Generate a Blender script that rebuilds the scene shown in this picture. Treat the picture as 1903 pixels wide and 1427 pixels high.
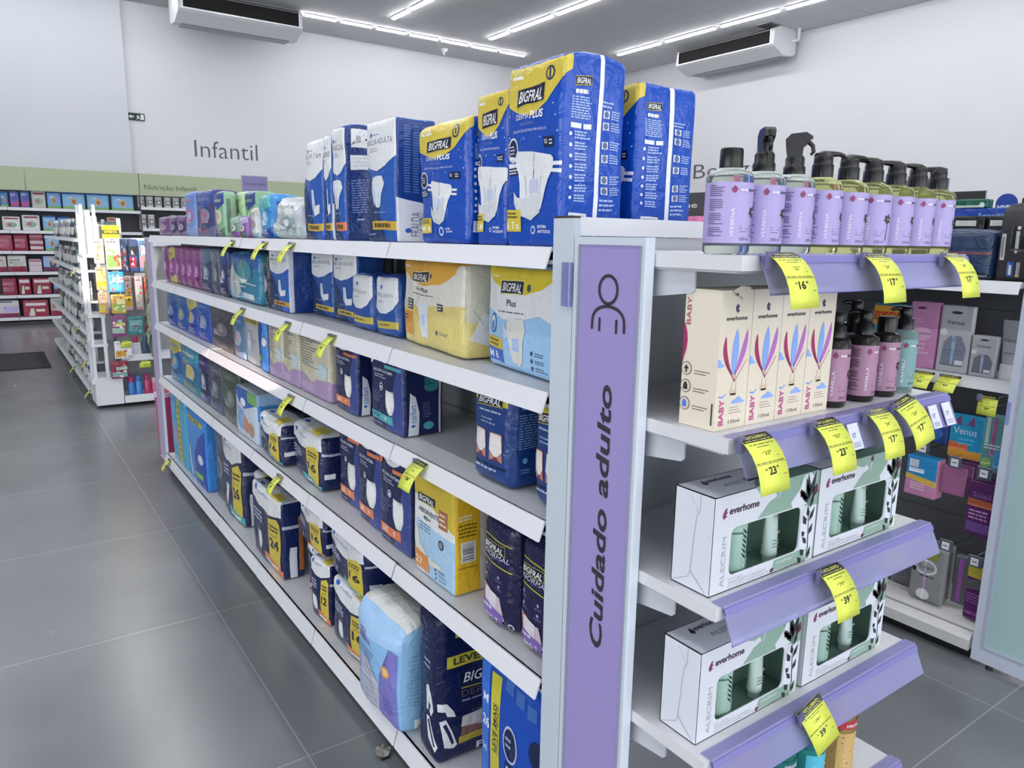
import bpy, bmesh, math, random
from mathutils import Vector, Matrix, noise as mnoise
PI = math.pi
for o in list(bpy.data.objects): bpy.data.objects.remove(o)
C = bpy.context.scene.collection
sc = bpy.context.scene

# ------------------------------------------------------------ camera
cd = bpy.data.cameras.new('camera'); cam = bpy.data.objects.new('camera', cd); C.objects.link(cam)
X = Vector((0.81839, -0.57446, 0.01608)); Y = Vector((0.0973, 0.1660, 0.9813)); 
X.normalize(); Y = (Y - X * X.dot(Y)).normalized(); Z3 = X.cross(Y)
m = Matrix((X, Y, Z3)).transposed().to_4x4(); m.translation = Vector((0, 0, 1.5))
cam.matrix_world = m
cd.sensor_fit = 'HORIZONTAL'; cd.sensor_width = 36; cd.lens = 1383.28 / 1903 * 36
cd.clip_start = .05; cd.clip_end = 100
sc.camera = cam

# ------------------------------------------------------------ world, exposure
w = bpy.data.worlds.new('world'); sc.world = w; w.use_nodes = True
bg = w.node_tree.nodes['Background']; bg.inputs[0].default_value = (.86, .92, 1, 1); bg.inputs[1].default_value = .50
sc.view_settings.view_transform = 'Standard'; sc.view_settings.look = 'None'
sc.view_settings.exposure = 0.0; sc.view_settings.gamma = 1
LED_STRENGTH = 32
def spot(name, loc, to, power, size, blend, col, rad=.1):
    l = bpy.data.lights.new(name, 'SPOT'); l.energy = power; l.spot_size = math.radians(size); l.spot_blend = blend
    l.color = col; l.shadow_soft_size = rad
    o = bpy.data.objects.new(name, l); C.objects.link(o); o.location = loc
    o.rotation_euler = (Vector(to) - Vector(loc)).to_track_quat('-Z', 'Y').to_euler()
    return o
l = bpy.data.lights.new('assumed_front_daylight', 'AREA'); l.shape = 'RECTANGLE'; l.size = 14; l.size_y = 4.0; l.energy = 400; l.color = (.93, .96, 1)  # unseen fill lamp added for assumed daylight from behind; no shop front stands there
o = bpy.data.objects.new('assumed_front_daylight', l); C.objects.link(o); o.location = (1.5, -5.8, 2.3); o.rotation_euler = (math.radians(90), 0, 0)
l = bpy.data.lights.new('side_fill_light', 'AREA'); l.shape = 'RECTANGLE'; l.size = 9; l.size_y = 3.2; l.energy = 330; l.color = (.93, .96, 1)  # unseen soft fill lamp before the left wall, which has no window
o = bpy.data.objects.new('side_fill_light', l); C.objects.link(o); o.location = (-7.8, 0, 2.0); o.rotation_euler = (math.radians(90), 0, math.radians(-90))
# narrow spot lamps standing in for an assumed low sun; no shop front is built
spot('assumed_sun_spot', (-3.2, -3.0, 3.4), (.76, 7.15, 1.32), 8500, 4.2, .3, (1, .93, .80), .03)
spot('assumed_sun_spot_on_shelf', (0, -5.5, 1.75), (.85, 3.25, .935), 17000, .62, .25, (1, .72, .62), .004)

# ------------------------------------------------------------ materials
def lin(c): return c / 12.92 if c <= .04045 else ((c + .055) / 1.055) ** 2.4
def rgb(h): h = h.lstrip('#'); return tuple(lin(int(h[i:i + 2], 16) / 255) for i in (0, 2, 4)) + (1,)
MC = {}
def mat(h, kind='matte', **k):
    key = (h, kind) + tuple(sorted(k.items()))
    if key in MC: return MC[key]
    m = bpy.data.materials.new(kind + '_' + h.lstrip('#')); m.use_nodes = True
    nt = m.node_tree; b = nt.nodes['Principled BSDF']
    b.inputs['Base Color'].default_value = rgb(h)
    R = {'matte': .6, 'paper': .55, 'film': .24, 'metal': .35, 'gloss': .18, 'wall': .85, 'print': .45, 'glass': .04}[kind]
    b.inputs['Roughness'].default_value = k.get('rough', R)
    if kind == 'metal' and k.get('metallic'): b.inputs['Metallic'].default_value = 1
    if kind == 'film':
        tc = nt.nodes.new('ShaderNodeTexCoord'); n = nt.nodes.new('ShaderNodeTexNoise'); n.inputs['Scale'].default_value = k.get('scale', 24)
        n.inputs['Detail'].default_value = 3; n.inputs['Distortion'].default_value = 1.2
        bp = nt.nodes.new('ShaderNodeBump'); bp.inputs['Strength'].default_value = k.get('bump', .5); bp.inputs['Distance'].default_value = .010
        nt.links.new(tc.outputs['Object'], n.inputs['Vector']); nt.links.new(n.outputs['Fac'], bp.inputs['Height']); nt.links.new(bp.outputs[0], b.inputs['Normal'])
    if kind == 'glass':
        b.inputs['Transmission Weight'].default_value = k.get('tr', .9); b.inputs['IOR'].default_value = k.get('ior', 1.2)
        if 'alpha' in k: b.inputs['Alpha'].default_value = k['alpha']
    MC[key] = m
    return m
def emis(h, s):
    m = bpy.data.materials.new('lit_diffuser'); m.use_nodes = True; b = m.node_tree.nodes['Principled BSDF']
    b.inputs['Base Color'].default_value = rgb(h); b.inputs['Emission Color'].default_value = rgb(h); b.inputs['Emission Strength'].default_value = s
    return m
WHITE = mat('#e4e6ea', 'metal'); SHELFW = mat('#d9dadd', 'metal'); GREYP = mat('#8d9095', 'matte')
LILAC = None

# ------------------------------------------------------------ mesh builder
class B:
    def __init__(s): s.v = []; s.f = []; s.mi = []; s.ms = []; s.sm = []
    def m(s, mt):
        if mt not in s.ms: s.ms.append(mt)
        return s.ms.index(mt)
    def add(s, vs, fs, mt, smooth=False):
        o = len(s.v); s.v += [tuple(v) for v in vs]; i = s.m(mt)
        for f in fs: s.f.append(tuple(o + k for k in f)); s.mi.append(i); s.sm.append(smooth)
        return s
    def box(s, x0, x1, y0, y1, z0, z1, mt):
        v = [(x, y, z) for x in (x0, x1) for y in (y0, y1) for z in (z0, z1)]
        return s.add(v, [(0, 1, 3, 2), (4, 6, 7, 5), (0, 4, 5, 1), (2, 3, 7, 6), (0, 2, 6, 4), (1, 5, 7, 3)], mt)
    def prism(s, pts, axis, a, b, mt, smooth=False):   # pts 2D polygon extruded along an axis
        def P(p, t):
            if axis == 'x': return (t, p[0], p[1])
            if axis == 'y': return (p[0], t, p[1])
            return (p[0], p[1], t)
        n = len(pts); v = [P(p, a) for p in pts] + [P(p, b) for p in pts]
        s.add(v, [tuple(range(n))[::-1], tuple(range(n, 2 * n))], mt)
        return s.add(v, [(i, (i + 1) % n, n + (i + 1) % n, n + i) for i in range(n)], mt, smooth)
    def lathe(s, prof, mt, c=(0, 0, 0), n=28, sx=1, sy=1, cap=True):
        vs = []; fs = []
        for r, z in prof:
            for i in range(n):
                a = 2 * PI * i / n; vs.append((c[0] + r * sx * math.cos(a), c[1] + r * sy * math.sin(a), c[2] + z))
        for k in range(len(prof) - 1):
            for i in range(n):
                j = (i + 1) % n; fs.append((k * n + i, k * n + j, (k + 1) * n + j, (k + 1) * n + i))
        s.add(vs, fs, mt, True)
        if cap: s.add(vs[:n], [tuple(range(n))[::-1]], mt); s.add(vs[-n:], [tuple(range(n))], mt)
        return s
    def tube(s, pts, r, mt, n=10, rs=None):
        vs = []; fs = []; P = [Vector(p) for p in pts]
        for k, p in enumerate(P):
            d = (P[min(k + 1, len(P) - 1)] - P[max(k - 1, 0)]).normalized()
            u = d.orthogonal().normalized() if k == 0 else (u - d * u.dot(d)).normalized()
            v = d.cross(u); rr = rs[k] if rs else r
            for i in range(n):
                a = 2 * PI * i / n; vs.append(p + (u * math.cos(a) + v * math.sin(a)) * rr)
        for k in range(len(P) - 1):
            for i in range(n):
                j = (i + 1) % n; fs.append((k * n + i, k * n + j, (k + 1) * n + j, (k + 1) * n + i))
        s.add(vs, fs, mt, True); s.add(vs[:n], [tuple(range(n))[::-1]], mt); s.add(vs[-n:], [tuple(range(n))], mt)
        return s
    def text(s, txt, h, o, ux, uy, mt, align='L', width=None, bold=0, shear=0):
        vs, fs, wd = text2d(txt, bold, shear); k = h / .72; kx = k
        if width: kx = width / max(wd, .01)
        ux = Vector(ux); uy = Vector(uy); o = Vector(o); off = {'L': 0, 'C': -wd / 2, 'R': -wd}[align]
        return s.add([o + ux * (x + off) * kx + uy * y * k for x, y in vs], fs, mt)
    def mesh(s, name):
        me = bpy.data.meshes.new(name); me.from_pydata(s.v, [], s.f)
        for mt in s.ms: me.materials.append(mt)
        me.polygons.foreach_set('material_index', s.mi); me.polygons.foreach_set('use_smooth', s.sm)
        me.update(); return me
    def obj(s, name, parent=None, loc=None):
        o = bpy.data.objects.new(name, s.mesh(name)); C.objects.link(o)
        if parent: o.parent = parent
        if loc: o.location = loc
        return o
def empty(name, loc=(0, 0, 0), rz=0):
    o = bpy.data.objects.new(name, None); C.objects.link(o); o.location = loc; o.rotation_euler = (0, 0, rz); o.empty_display_size = .05
    return o
LABELS = {}
def tag(o, label, cat, group=None):
    o['label'] = label; o['category'] = cat
    if group: o['group'] = group
    if label in LABELS: print('DUP LABEL', label)
    LABELS[label] = 1
    return o
def struct(o): o['kind'] = 'structure'; return o
def dup(o, loc, rz=None, parent=None):
    c = o.copy(); C.objects.link(c)
    if parent: c.parent = parent
    else:
        c.location = loc
        if rz is not None: c.rotation_euler = (c.rotation_euler[0], c.rotation_euler[1], rz)
    for ch in o.children: dup(ch, None, None, c)
    return c

# ------------------------------------------------------------ lettering
TC = {}
def text2d(s, bold=0, shear=0):
    k = (s, bold, shear)
    if k not in TC:
        cu = bpy.data.curves.new('lettering', 'FONT'); cu.body = s; cu.size = 1; cu.offset = bold; cu.shear = shear; cu.resolution_u = 3
        o = bpy.data.objects.new('lettering', cu); C.objects.link(o); bpy.context.view_layer.update()
        ev = o.evaluated_get(bpy.context.evaluated_depsgraph_get()); me = ev.to_mesh()
        vs = [(v.co.x, v.co.y) for v in me.vertices]; fs = [tuple(p.vertices) for p in me.polygons]
        ev.to_mesh_clear(); bpy.data.objects.remove(o); bpy.data.curves.remove(cu)
        x0 = min([v[0] for v in vs] or [0]); vs = [(x - x0, y) for x, y in vs]
        TC[k] = (vs, fs, max([v[0] for v in vs] or [1]))
    return TC[k]

# ------------------------------------------------------------ soft packs with printed faces
INK = {}
def ink(h, k='film'): return mat(h, k)
class Face:
    """2D artwork on one face of a pack, in fractions of that face"""
    def __init__(s, W, H): s.W = W; s.H = H; s.it = []; s.bb = []; s.rng = random.Random(5)
    def raw(s, vs, fs, mt, top=False):
        if not vs: return s
        xs, ys = [v[0] for v in vs], [v[1] for v in vs]; q = (min(xs), max(xs), min(ys), max(ys))
        ly = 1 + max([l for (a, b, c, d), l in s.bb if a < q[1] and b > q[0] and c < q[3] and d > q[2]] or [0])   # one step above whatever it is printed over
        s.bb.append((q, ly)); s.it.append(([(x, y) for x, y in vs], fs, mt, ly)); return s
    def poly(s, pts, h, top=False, kind='film'):
        return s.raw([(u * s.W, v * s.H) for u, v in pts], [tuple(range(len(pts)))], mat(h, kind), top)
    def rect(s, a, b, c, d, h, top=False, kind='film'): return s.poly([(a, b), (c, b), (c, d), (a, d)], h, top, kind)
    def ell(s, cu, cv, ru, rv, h, n=20, a0=0, a1=2 * PI, top=False):
        return s.poly([(cu + ru * math.cos(a0 + (a1 - a0) * i / n), cv + rv * math.sin(a0 + (a1 - a0) * i / n)) for i in range(n if a1 - a0 > 6.2 else n + 1)], h, top)
    def circ(s, cu, cv, r, h, n=20): return s.ell(cu, cv, r / s.W, r / s.H, h, n)
    def text(s, t, u, v, hh, h, bold=0, shear=0, align='L', rot=0, mw=None):
        vs, fs, wd = text2d(t, bold, shear); k = hh * s.H / .72; kx = k
        if mw: kx = mw * (s.W if abs(math.cos(rot)) > .5 else s.H) / max(wd, .01)
        off = {'L': 0, 'C': -wd / 2, 'R': -wd}[align]; ca, sa = math.cos(rot), math.sin(rot); out = []
        for x, y in vs:
            X = (x + off) * kx; Yy = y * k; out.append((u * s.W + X * ca - Yy * sa, v * s.H + X * sa + Yy * ca))
        return s.raw(out, fs, mat(h, 'film'), True)
    def lines(s, u0, v0, u1, v1, n, h, th=.45, rag=.35, seg=True):
        dv = (v1 - v0) / n; vs = []; fs = []
        for i in range(n):
            y = v1 - (i + .5) * dv; e = u1 - (u1 - u0) * rag * s.rng.random(); x = u0
            while x < e - .01:
                L = (u1 - u0) * s.rng.uniform(.1, .28) if seg else e - x; x2 = min(x + L, e); k = len(vs)
                vs += [(x * s.W, (y - dv * th / 2) * s.H), (x2 * s.W, (y - dv * th / 2) * s.H), (x2 * s.W, (y + dv * th / 2) * s.H), (x * s.W, (y + dv * th / 2) * s.H)]
                fs.append((k, k + 1, k + 2, k + 3)); x = x2 + (u1 - u0) * .035
        return s.raw(vs, fs, mat(h, 'film'), True)
    def barcode(s, u0, v0, u1, v1, vert=False):
        s.rect(u0, v0, u1, v1, '#eef0f0'); n = 13
        for i in range(n):
            a = (i + .8) / (n + 1); b = a + s.rng.uniform(.2, .6) / (n + 1)
            if vert: s.rect(u0 + (u1 - u0) * .1, v0 + (v1 - v0) * a, u1 - (u1 - u0) * .1, v0 + (v1 - v0) * b, '#30343c', True)
            else: s.rect(u0 + (u1 - u0) * a, v0 + (v1 - v0) * .12, u0 + (u1 - u0) * b, v1 - (v1 - v0) * .12, '#30343c', True)
        return s
    def sym(s, half, cx, cy, sx, sy, h, rot=0):   # outline mirrored about its axis
        pts = [(x, y) for x, y in half] + [(-x, y) for x, y in half[::-1]]; ca, sa = math.cos(rot), math.sin(rot); k = s.H / s.W
        return s.poly([(cx + (x * sx * ca - y * sy * sa) * k, cy + x * sx * sa + y * sy * ca) for x, y in pts], h)
    def diaper(s, cx, cy, q, h='#e4e6e8', pad='#c4cce6'):
        half = [(-.02, 1), (.55, .98), (.62, .9), (.62, .8), (.86, .82), (.86, .70), (.62, .69), (.61, .6), (.86, .6), (.86, .48), (.58, .5), (.5, .3), (.44, .0), (.40, -.35), (.36, -.62), (.2, -.86), (0, -.9)]
        s.sym(half, cx, cy, q * 1.55, q, h, -.10)
        k = s.H / s.W * 1.55
        s.poly([(cx - .62 * q * k, cy - .15 * q), (cx - .5 * q * k, cy - .32 * q), (cx - .3 * q * k, cy - .36 * q), (cx + .32 * q * k, cy - .25 * q), (cx + .28 * q * k, cy - .8 * q), (cx - .02 * q * k, cy - 1.02 * q), (cx - .42 * q * k, cy - .86 * q), (cx - .6 * q * k, cy - .5 * q)], '#d4d7da')
        s.poly([(cx - .28 * q * k, cy + .3 * q), (cx - .2 * q * k, cy - .28 * q), (cx - .17 * q * k, cy - .28 * q), (cx - .25 * q * k, cy + .32 * q)], '#c3c7cc')
        s.poly([(cx + .3 * q * k, cy + .3 * q), (cx + .24 * q * k, cy - .25 * q), (cx + .21 * q * k, cy - .25 * q), (cx + .27 * q * k, cy + .32 * q)], '#c3c7cc')
        s.rect(cx - .1 * q * k, cy - .22 * q, cx + .17 * q * k, cy + .2 * q, pad)
    def pants(s, cx, cy, q, h='#dfe0dc'):
        s.sym([(0, .9), (.5, .95), (.58, .6), (.6, .1), (.55, -.35), (.3, -.85), (0, -.95)], cx, cy, q * 1.1, q, h)
        s.sym([(0, .78), (.42, .82), (.48, .4), (.45, -.2), (.2, -.65), (0, -.72)], cx, cy, q * 1.1, q, '#eceded')
    def bigfral(s, cx, cy, mw, hh, rim='#c9b63a'):
        a = mw / 2
        s.poly([(cx - a, cy - hh * .55), (cx + a, cy - hh * .40), (cx + a, cy + hh * .62), (cx - a, cy + hh * .5)], rim)
        s.poly([(cx - a * .97, cy - hh * .46), (cx + a * .97, cy - hh * .33), (cx + a * .97, cy + hh * .55), (cx - a * .97, cy + hh * .44)], '#161c36')
        s.text('BIGFRAL', cx, cy - hh * .27, hh * .62, '#f0f0ee', bold=.012, shear=.25, align='C', mw=mw * .84)

def cuts(half, r, n):
    a = [-half + (2 * half) * i / n for i in range(n + 1)]
    a += [-half + r * .35, -half + r, half - r, half - r * .35]; a = sorted(a); out = [a[0]]
    for v in a[1:]:
        if v - out[-1] > half * .02: out.append(v)
    out[-1] = half; return out
def pack_mesh(name, w, d, h, base, art, r=.012, bulge=.008, ns=.003, fr=9., seed=0, taper=0, n=10, peak=0, top=None, sides=None, kind='film', notch=0):
    hw, hd, hh = w / 2, d / 2, h / 2; r = min(r, hw * .8, hd * .8, hh * .8)
    U = cuts(hw, r, n); V = cuts(hd, r, max(5, n * 2 // 3)); W = cuts(hh, r, n)
    def dfm(p):
        x, y, z = p
        ix, iy, iz = max(-hw + r, min(hw - r, x)), max(-hd + r, min(hd - r, y)), max(-hh + r, min(hh - r, z))
        q = Vector((x - ix, y - iy, z - iz)); L = q.length
        v = Vector((ix, iy, iz)) + (q * (r / L) if L > 1e-6 else q)
        a, b, c = x / hw, y / hd, z / hh
        v.y += b * bulge * (1 - a * a) * (1 - c ** 4); v.x += a * bulge * .3 * (1 - b * b) * (1 - c ** 4)
        if c > 0:
            v.z += c ** 6 * bulge * .8 * (1 - a * a) * (1 - b * b)
            if taper: v.y *= 1 - taper * c ** 3
            if peak: v.z += peak * c ** 3 * (1 - b * b)
        nz = mnoise.noise_vector(Vector((v.x * fr + seed * 7.3, v.y * fr, v.z * fr))) * ns
        nz += mnoise.noise_vector(Vector((v.x * fr * 3 + seed, v.y * fr * 3, v.z * fr * 2.2))) * ns * .45
        if c < -.9: nz.z *= .0
        nz.x *= .6
        v += nz; v.z += hh
        if v.z < 0: v.z = 0
        return v
    b = B(); base_m = mat(base, kind); idx = {}
    def vid(p):
        k = (round(p[0], 6), round(p[1], 6), round(p[2], 6))
        if k not in idx: idx[k] = len(b.v); b.v.append(tuple(dfm(p)))
        return idx[k]
    spec = {'front': (U, W, lambda u, t: (u, -hd, t)), 'right': (V, W, lambda u, t: (hw, u, t)), 'left': (V, W, lambda u, t: (-hw, -u, t)),
            'back': (U, W, lambda u, t: (-u, hd, t)), 'top': (U, V, lambda u, t: (u, t, hh)), 'bottom': (U, V, lambda u, t: (u, -t, -hh))}
    for fn, (A, T, P) in spec.items():
        mt = base_m
        if fn == 'top' and top: mt = mat(top, kind)
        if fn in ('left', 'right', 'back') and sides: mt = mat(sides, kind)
        i = b.m(mt)
        for x in range(len(A) - 1):
            for y in range(len(T) - 1):
                b.f.append((vid(P(A[x], T[y])), vid(P(A[x + 1], T[y])), vid(P(A[x + 1], T[y + 1])), vid(P(A[x], T[y + 1])))); b.mi.append(i); b.sm.append(True)
    for fn, fa in art.items():
        A, T, P = spec[fn]; A0, T0 = A[0], T[0]
        grid = [[dfm(P(a, t)) for t in T] for a in A]
        bm = bmesh.new(); ms = []
        lim = {}
        for vs, fs, mt, ly in fa.it:
            if mt not in ms: ms.append(mt)
            k = ms.index(mt); bv = [bm.verts.new((x + A0, y + T0, ly)) for x, y in vs]
            for f in fs:
                try: g = bm.faces.new([bv[i] for i in f]); g.material_index = k
                except ValueError: pass
        bmesh.ops.triangulate(bm, faces=[f for f in bm.faces if len(f.verts) > 4])
        mid = lambda T_: sorted(T_ + [(p + q) / 2 for p, q in zip(T_, T_[1:])])
        for t in mid(A):
            bmesh.ops.bisect_plane(bm, geom=bm.verts[:] + bm.edges[:] + bm.faces[:], plane_co=(t, 0, 0), plane_no=(1, 0, 0), clear_inner=(t == A[0]), clear_outer=(t == A[-1]))
        for t in mid(T):
            bmesh.ops.bisect_plane(bm, geom=bm.verts[:] + bm.edges[:] + bm.faces[:], plane_co=(0, t, 0), plane_no=(0, 1, 0), clear_inner=(t == T[0]), clear_outer=(t == T[-1]))
        o = len(b.v); mi = [b.m(x) for x in ms]
        import bisect as bs
        bm.verts.ensure_lookup_table(); bm.verts.index_update()
        for v in bm.verts:
            i = max(0, min(len(A) - 2, bs.bisect_right(A, v.co.x) - 1)); j = max(0, min(len(T) - 2, bs.bisect_right(T, v.co.y) - 1))
            s_ = (v.co.x - A[i]) / (A[i + 1] - A[i]); t_ = (v.co.y - T[j]) / (T[j + 1] - T[j])
            p00, p10, p01, p11 = grid[i][j], grid[i + 1][j], grid[i][j + 1], grid[i + 1][j + 1]
            p = (p00 * (1 - s_) + p10 * s_) * (1 - t_) + (p01 * (1 - s_) + p11 * s_) * t_
            nn = (p10 - p00 + p11 - p01).cross(p01 - p00 + p11 - p10)
            nn = nn.normalized() if nn.length > 1e-9 else Vector((0, 0, 1))
            b.v.append(tuple(p + nn * (.0006 + .0003 * v.co.z)))
        for f in bm.faces:
            b.f.append(tuple(o + v.index for v in f.verts)); b.mi.append(mi[f.material_index]); b.sm.append(True)
        bm.free()
    return b.mesh(name)
def put(name, me, label, cat, loc, rz=0, group=None, tilt=(0, 0), scale=None):
    o = bpy.data.objects.new(name, me); C.objects.link(o); o.location = loc; o.rotation_euler = (tilt[0], tilt[1], rz)
    if scale: o.scale = scale
    return tag(o, label, cat, group)
AISLE = -PI / 2      # a pack turned to face the aisle on the left

# ============================================================ THE ROOM
def tile_mat():
    m = bpy.data.materials.new('grey_floor_tile'); m.use_nodes = True; nt = m.node_tree; N = nt.nodes.new; L = nt.links.new
    b = nt.nodes['Principled BSDF']; tc = N('ShaderNodeTexCoord'); sp = N('ShaderNodeSeparateXYZ'); L(tc.outputs['Object'], sp.inputs[0])
    def line(out, off, pitch):
        a = N('ShaderNodeMath'); a.operation = 'SUBTRACT'; L(out, a.inputs[0]); a.inputs[1].default_value = off - pitch * .5
        p = N('ShaderNodeMath'); p.operation = 'PINGPONG'; L(a.outputs[0], p.inputs[0]); p.inputs[1].default_value = pitch / 2
        g = N('ShaderNodeMath'); g.operation = 'GREATER_THAN'; L(p.outputs[0], g.inputs[0]); g.inputs[1].default_value = pitch / 2 - .0022
        return g.outputs[0]
    gx = line(sp.outputs[0], .643, .98); gy = line(sp.outputs[1], .885, 1.028)
    mx = N('ShaderNodeMath'); mx.operation = 'MAXIMUM'; L(gx, mx.inputs[0]); L(gy, mx.inputs[1])
    n1 = N('ShaderNodeTexNoise'); n1.inputs['Scale'].default_value = 1.6; n1.inputs['Detail'].default_value = 6; L(tc.outputs['Object'], n1.inputs['Vector'])
    cr = N('ShaderNodeValToRGB'); cr.color_ramp.elements[0].position = .3; cr.color_ramp.elements[0].color = rgb('#6b6e71'); cr.color_ramp.elements[1].position = .7; cr.color_ramp.elements[1].color = rgb('#787b7e'); L(n1.outputs['Fac'], cr.inputs[0])
    mix = N('ShaderNodeMix'); mix.data_type = 'RGBA'; L(mx.outputs[0], mix.inputs['Factor']); L(cr.outputs[0], mix.inputs['A']); mix.inputs['B'].default_value = rgb('#97989a')
    L(mix.outputs['Result'], b.inputs['Base Color'])
    n2 = N('ShaderNodeTexNoise'); n2.inputs['Scale'].default_value = 5; L(tc.outputs['Object'], n2.inputs['Vector'])
    mr = N('ShaderNodeMapRange'); mr.inputs['To Min'].default_value = .2; mr.inputs['To Max'].default_value = .3; L(n2.outputs['Fac'], mr.inputs['Value']); L(mr.outputs[0], b.inputs['Roughness'])
    b.inputs['Specular IOR Level'].default_value = 1.0
    return m
def ceil_mat():
    m = bpy.data.materials.new('plaster_ceiling'); m.use_nodes = True; nt = m.node_tree; N = nt.nodes.new; L = nt.links.new
    b = nt.nodes['Principled BSDF']; tc = N('ShaderNodeTexCoord'); sp = N('ShaderNodeSeparateXYZ'); L(tc.outputs['Object'], sp.inputs[0]); outs = []
    for k, pitch in ((0, 2.6), (1, 1.9)):
        p = N('ShaderNodeMath'); p.operation = 'PINGPONG'; L(sp.outputs[k], p.inputs[0]); p.inputs[1].default_value = pitch / 2
        g = N('ShaderNodeMath'); g.operation = 'LESS_THAN'; L(p.outputs[0], g.inputs[0]); g.inputs[1].default_value = .006; outs.append(g.outputs[0])
    mx = N('ShaderNodeMath'); mx.operation = 'MAXIMUM'; L(outs[0], mx.inputs[0]); L(outs[1], mx.inputs[1])
    mix = N('ShaderNodeMix'); mix.data_type = 'RGBA'; L(mx.outputs[0], mix.inputs['Factor']); mix.inputs['A'].default_value = rgb('#c9c9cd'); mix.inputs['B'].default_value = rgb('#a9a9ae')
    L(mix.outputs['Result'], b.inputs['Base Color']); b.inputs['Roughness'].default_value = .8
    return m
WALL = mat('#dcdce0', 'wall'); WALL2 = mat('#d0d4da', 'wall')
b = B(); b.add([(-8, -6, 0), (12.7, -6, 0), (12.7, 14.75, 0), (-8, 14.75, 0)], [(0, 1, 2, 3)], tile_mat()); struct(b.obj('floor'))
b = B(); b.add([(-8, -6, 5.3), (12.7, -6, 5.3), (12.7, 14.75, 5.3), (-8, 14.75, 5.3)], [(3, 2, 1, 0)], ceil_mat()); struct(b.obj('ceiling'))
b = B(); b.box(2.27, 12.85, 14.75, 14.9, 0, 5.3, WALL); b.box(-8, 2.27, 14.63, 14.9, 0, 5.3, WALL2); struct(b.obj('wall_back'))
b = B(); b.box(12.7, 12.85, -6, 14.75, 0, 5.3, WALL); struct(b.obj('wall_right'))
b = B(); b.box(-8.15, -8, -6, 14.9, 0, 5.3, WALL); struct(b.obj('wall_left'))

# tubes of light in the ceiling
DIFF = emis('#fdfdff', LED_STRENGTH); HOUS = mat('#d8dade', 'metal')
def led(x0, x1, y0, y1, label):
    t = empty('ceiling_light', ((x0 + x1) / 2, (y0 + y1) / 2, 5.3)); a, c = (x1 - x0) / 2, (y1 - y0) / 2
    b = B(); b.box(-a, a, -c, c, -.02, -.001, HOUS); b.obj('housing', t)
    b = B(); pts = []
    if a > c: b.prism([(-c * .85, -.02), (-c * .6, -.045), (c * .6, -.045), (c * .85, -.02)], 'x', -a * .985, a * .985, DIFF)
    else: b.prism([(-a * .85, -.02), (-a * .6, -.045), (a * .6, -.045), (a * .85, -.02)], 'y', -c * .985, c * .985, DIFF)
    b.obj('diffuser', t); tag(t, label, 'ceiling light', 'linear lights in the ceiling')
ORD = ['first', 'second', 'third', 'fourth', 'fifth', 'sixth', 'seventh', 'eighth', 'ninth', 'tenth', 'eleventh', 'twelfth', 'thirteenth', 'fourteenth', 'fifteenth', 'sixteenth', 'seventeenth', 'eighteenth', 'nineteenth', 'twentieth']
# the run along the back wall
x = 9.75; k = 0
while x > -2.5:
    led(x - .60, x, 13.515, 13.585, 'white linear ceiling light, %s from the right in the run along the back wall' % ORD[k]); x -= .692; k += 1
for lx, y1, nm in ((6.35, 12.8, 'left'), (8.45, 12.87, 'middle'), (11.2, 12.24, 'right')):
    y = y1; k = 0
    L0 = .69 if nm != 'right' else 1.29
    while y > 1:
        led(lx - .042, lx + .042, y - L0 + .09, y, 'white linear ceiling light, %s from the back wall in the %s run' % (ORD[k], nm)); y -= L0 + .05; L0 = 1.29; k += 1
for lx, nm in ((3.9, 'above the razor shelves'), (1.4, 'above the diaper aisle'), (-1.1, 'above the left aisle')):
    y = 12.8; k = 0
    while y > -4:
        led(lx - .05, lx + .05, y - 1.6, y, 'white linear ceiling light, %s in the run %s' % (ORD[k], nm)); y -= 1.66; k += 1

# air conditioners hung under the ceiling
def ac(loc, rz, wd, label):
    t = empty('air_conditioner', loc, rz); W = mat('#dcdde0', 'gloss', rough=.35); D = mat('#030304', 'wall')
    b = B(); a = wd / 2   # faces local -Y, hangs below z=0
    prof = [(-.58, -.03), (-.64, -.10), (-.665, -.325), (-.63, -.352), (-.34, -.47), (-.06, -.45), (0, -.40), (0, 0), (-.5, 0)]
    b.prism(prof, 'x', -a, a, W); b.obj('body', t)
    b = B(); b.box(-a + .07, a - .07, -.672, -.60, -.305, -.06, D); b.obj('air_outlet', t)
    b = B(); R = mat('#eceef0', 'gloss', rough=.3)
    b.box(-a + .03, a - .03, -.680, -.64, -.326, -.303, R); b.box(-a + .045, -a + .07, -.676, -.62, -.326, -.07, R); b.box(a - .07, a - .045, -.676, -.62, -.326, -.07, R); b.obj('outlet_rim', t)
    b = B(); b.tube([(-a + .08, -.676, -.085), (a - .08, -.676, -.085)], .010, mat('#77797c', 'metal')); b.obj('louver', t)
    b = B(); b.box(-a + .12, a - .12, -.30, -.06, -.478, -.468, mat('#8c8e90', 'metal')); b.obj('intake_grille', t)
    b = B(); b.tube([(a, -.1, -.2), (a + .12, -.1, -.2), (a + .12, -.1, 0)], .03, W); b.obj('pipe', t)
    tag(t, label, 'air conditioner', 'air conditioners under the ceiling')
ac((3.9, 14.0, 5.3), 0, 2.0, 'white ceiling air conditioner with dark outlet above the Infantil wall')
ac((12.55, 10.1, 5.3), -PI / 2, 2.3, 'white ceiling air conditioner on the right-hand wall')

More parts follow.
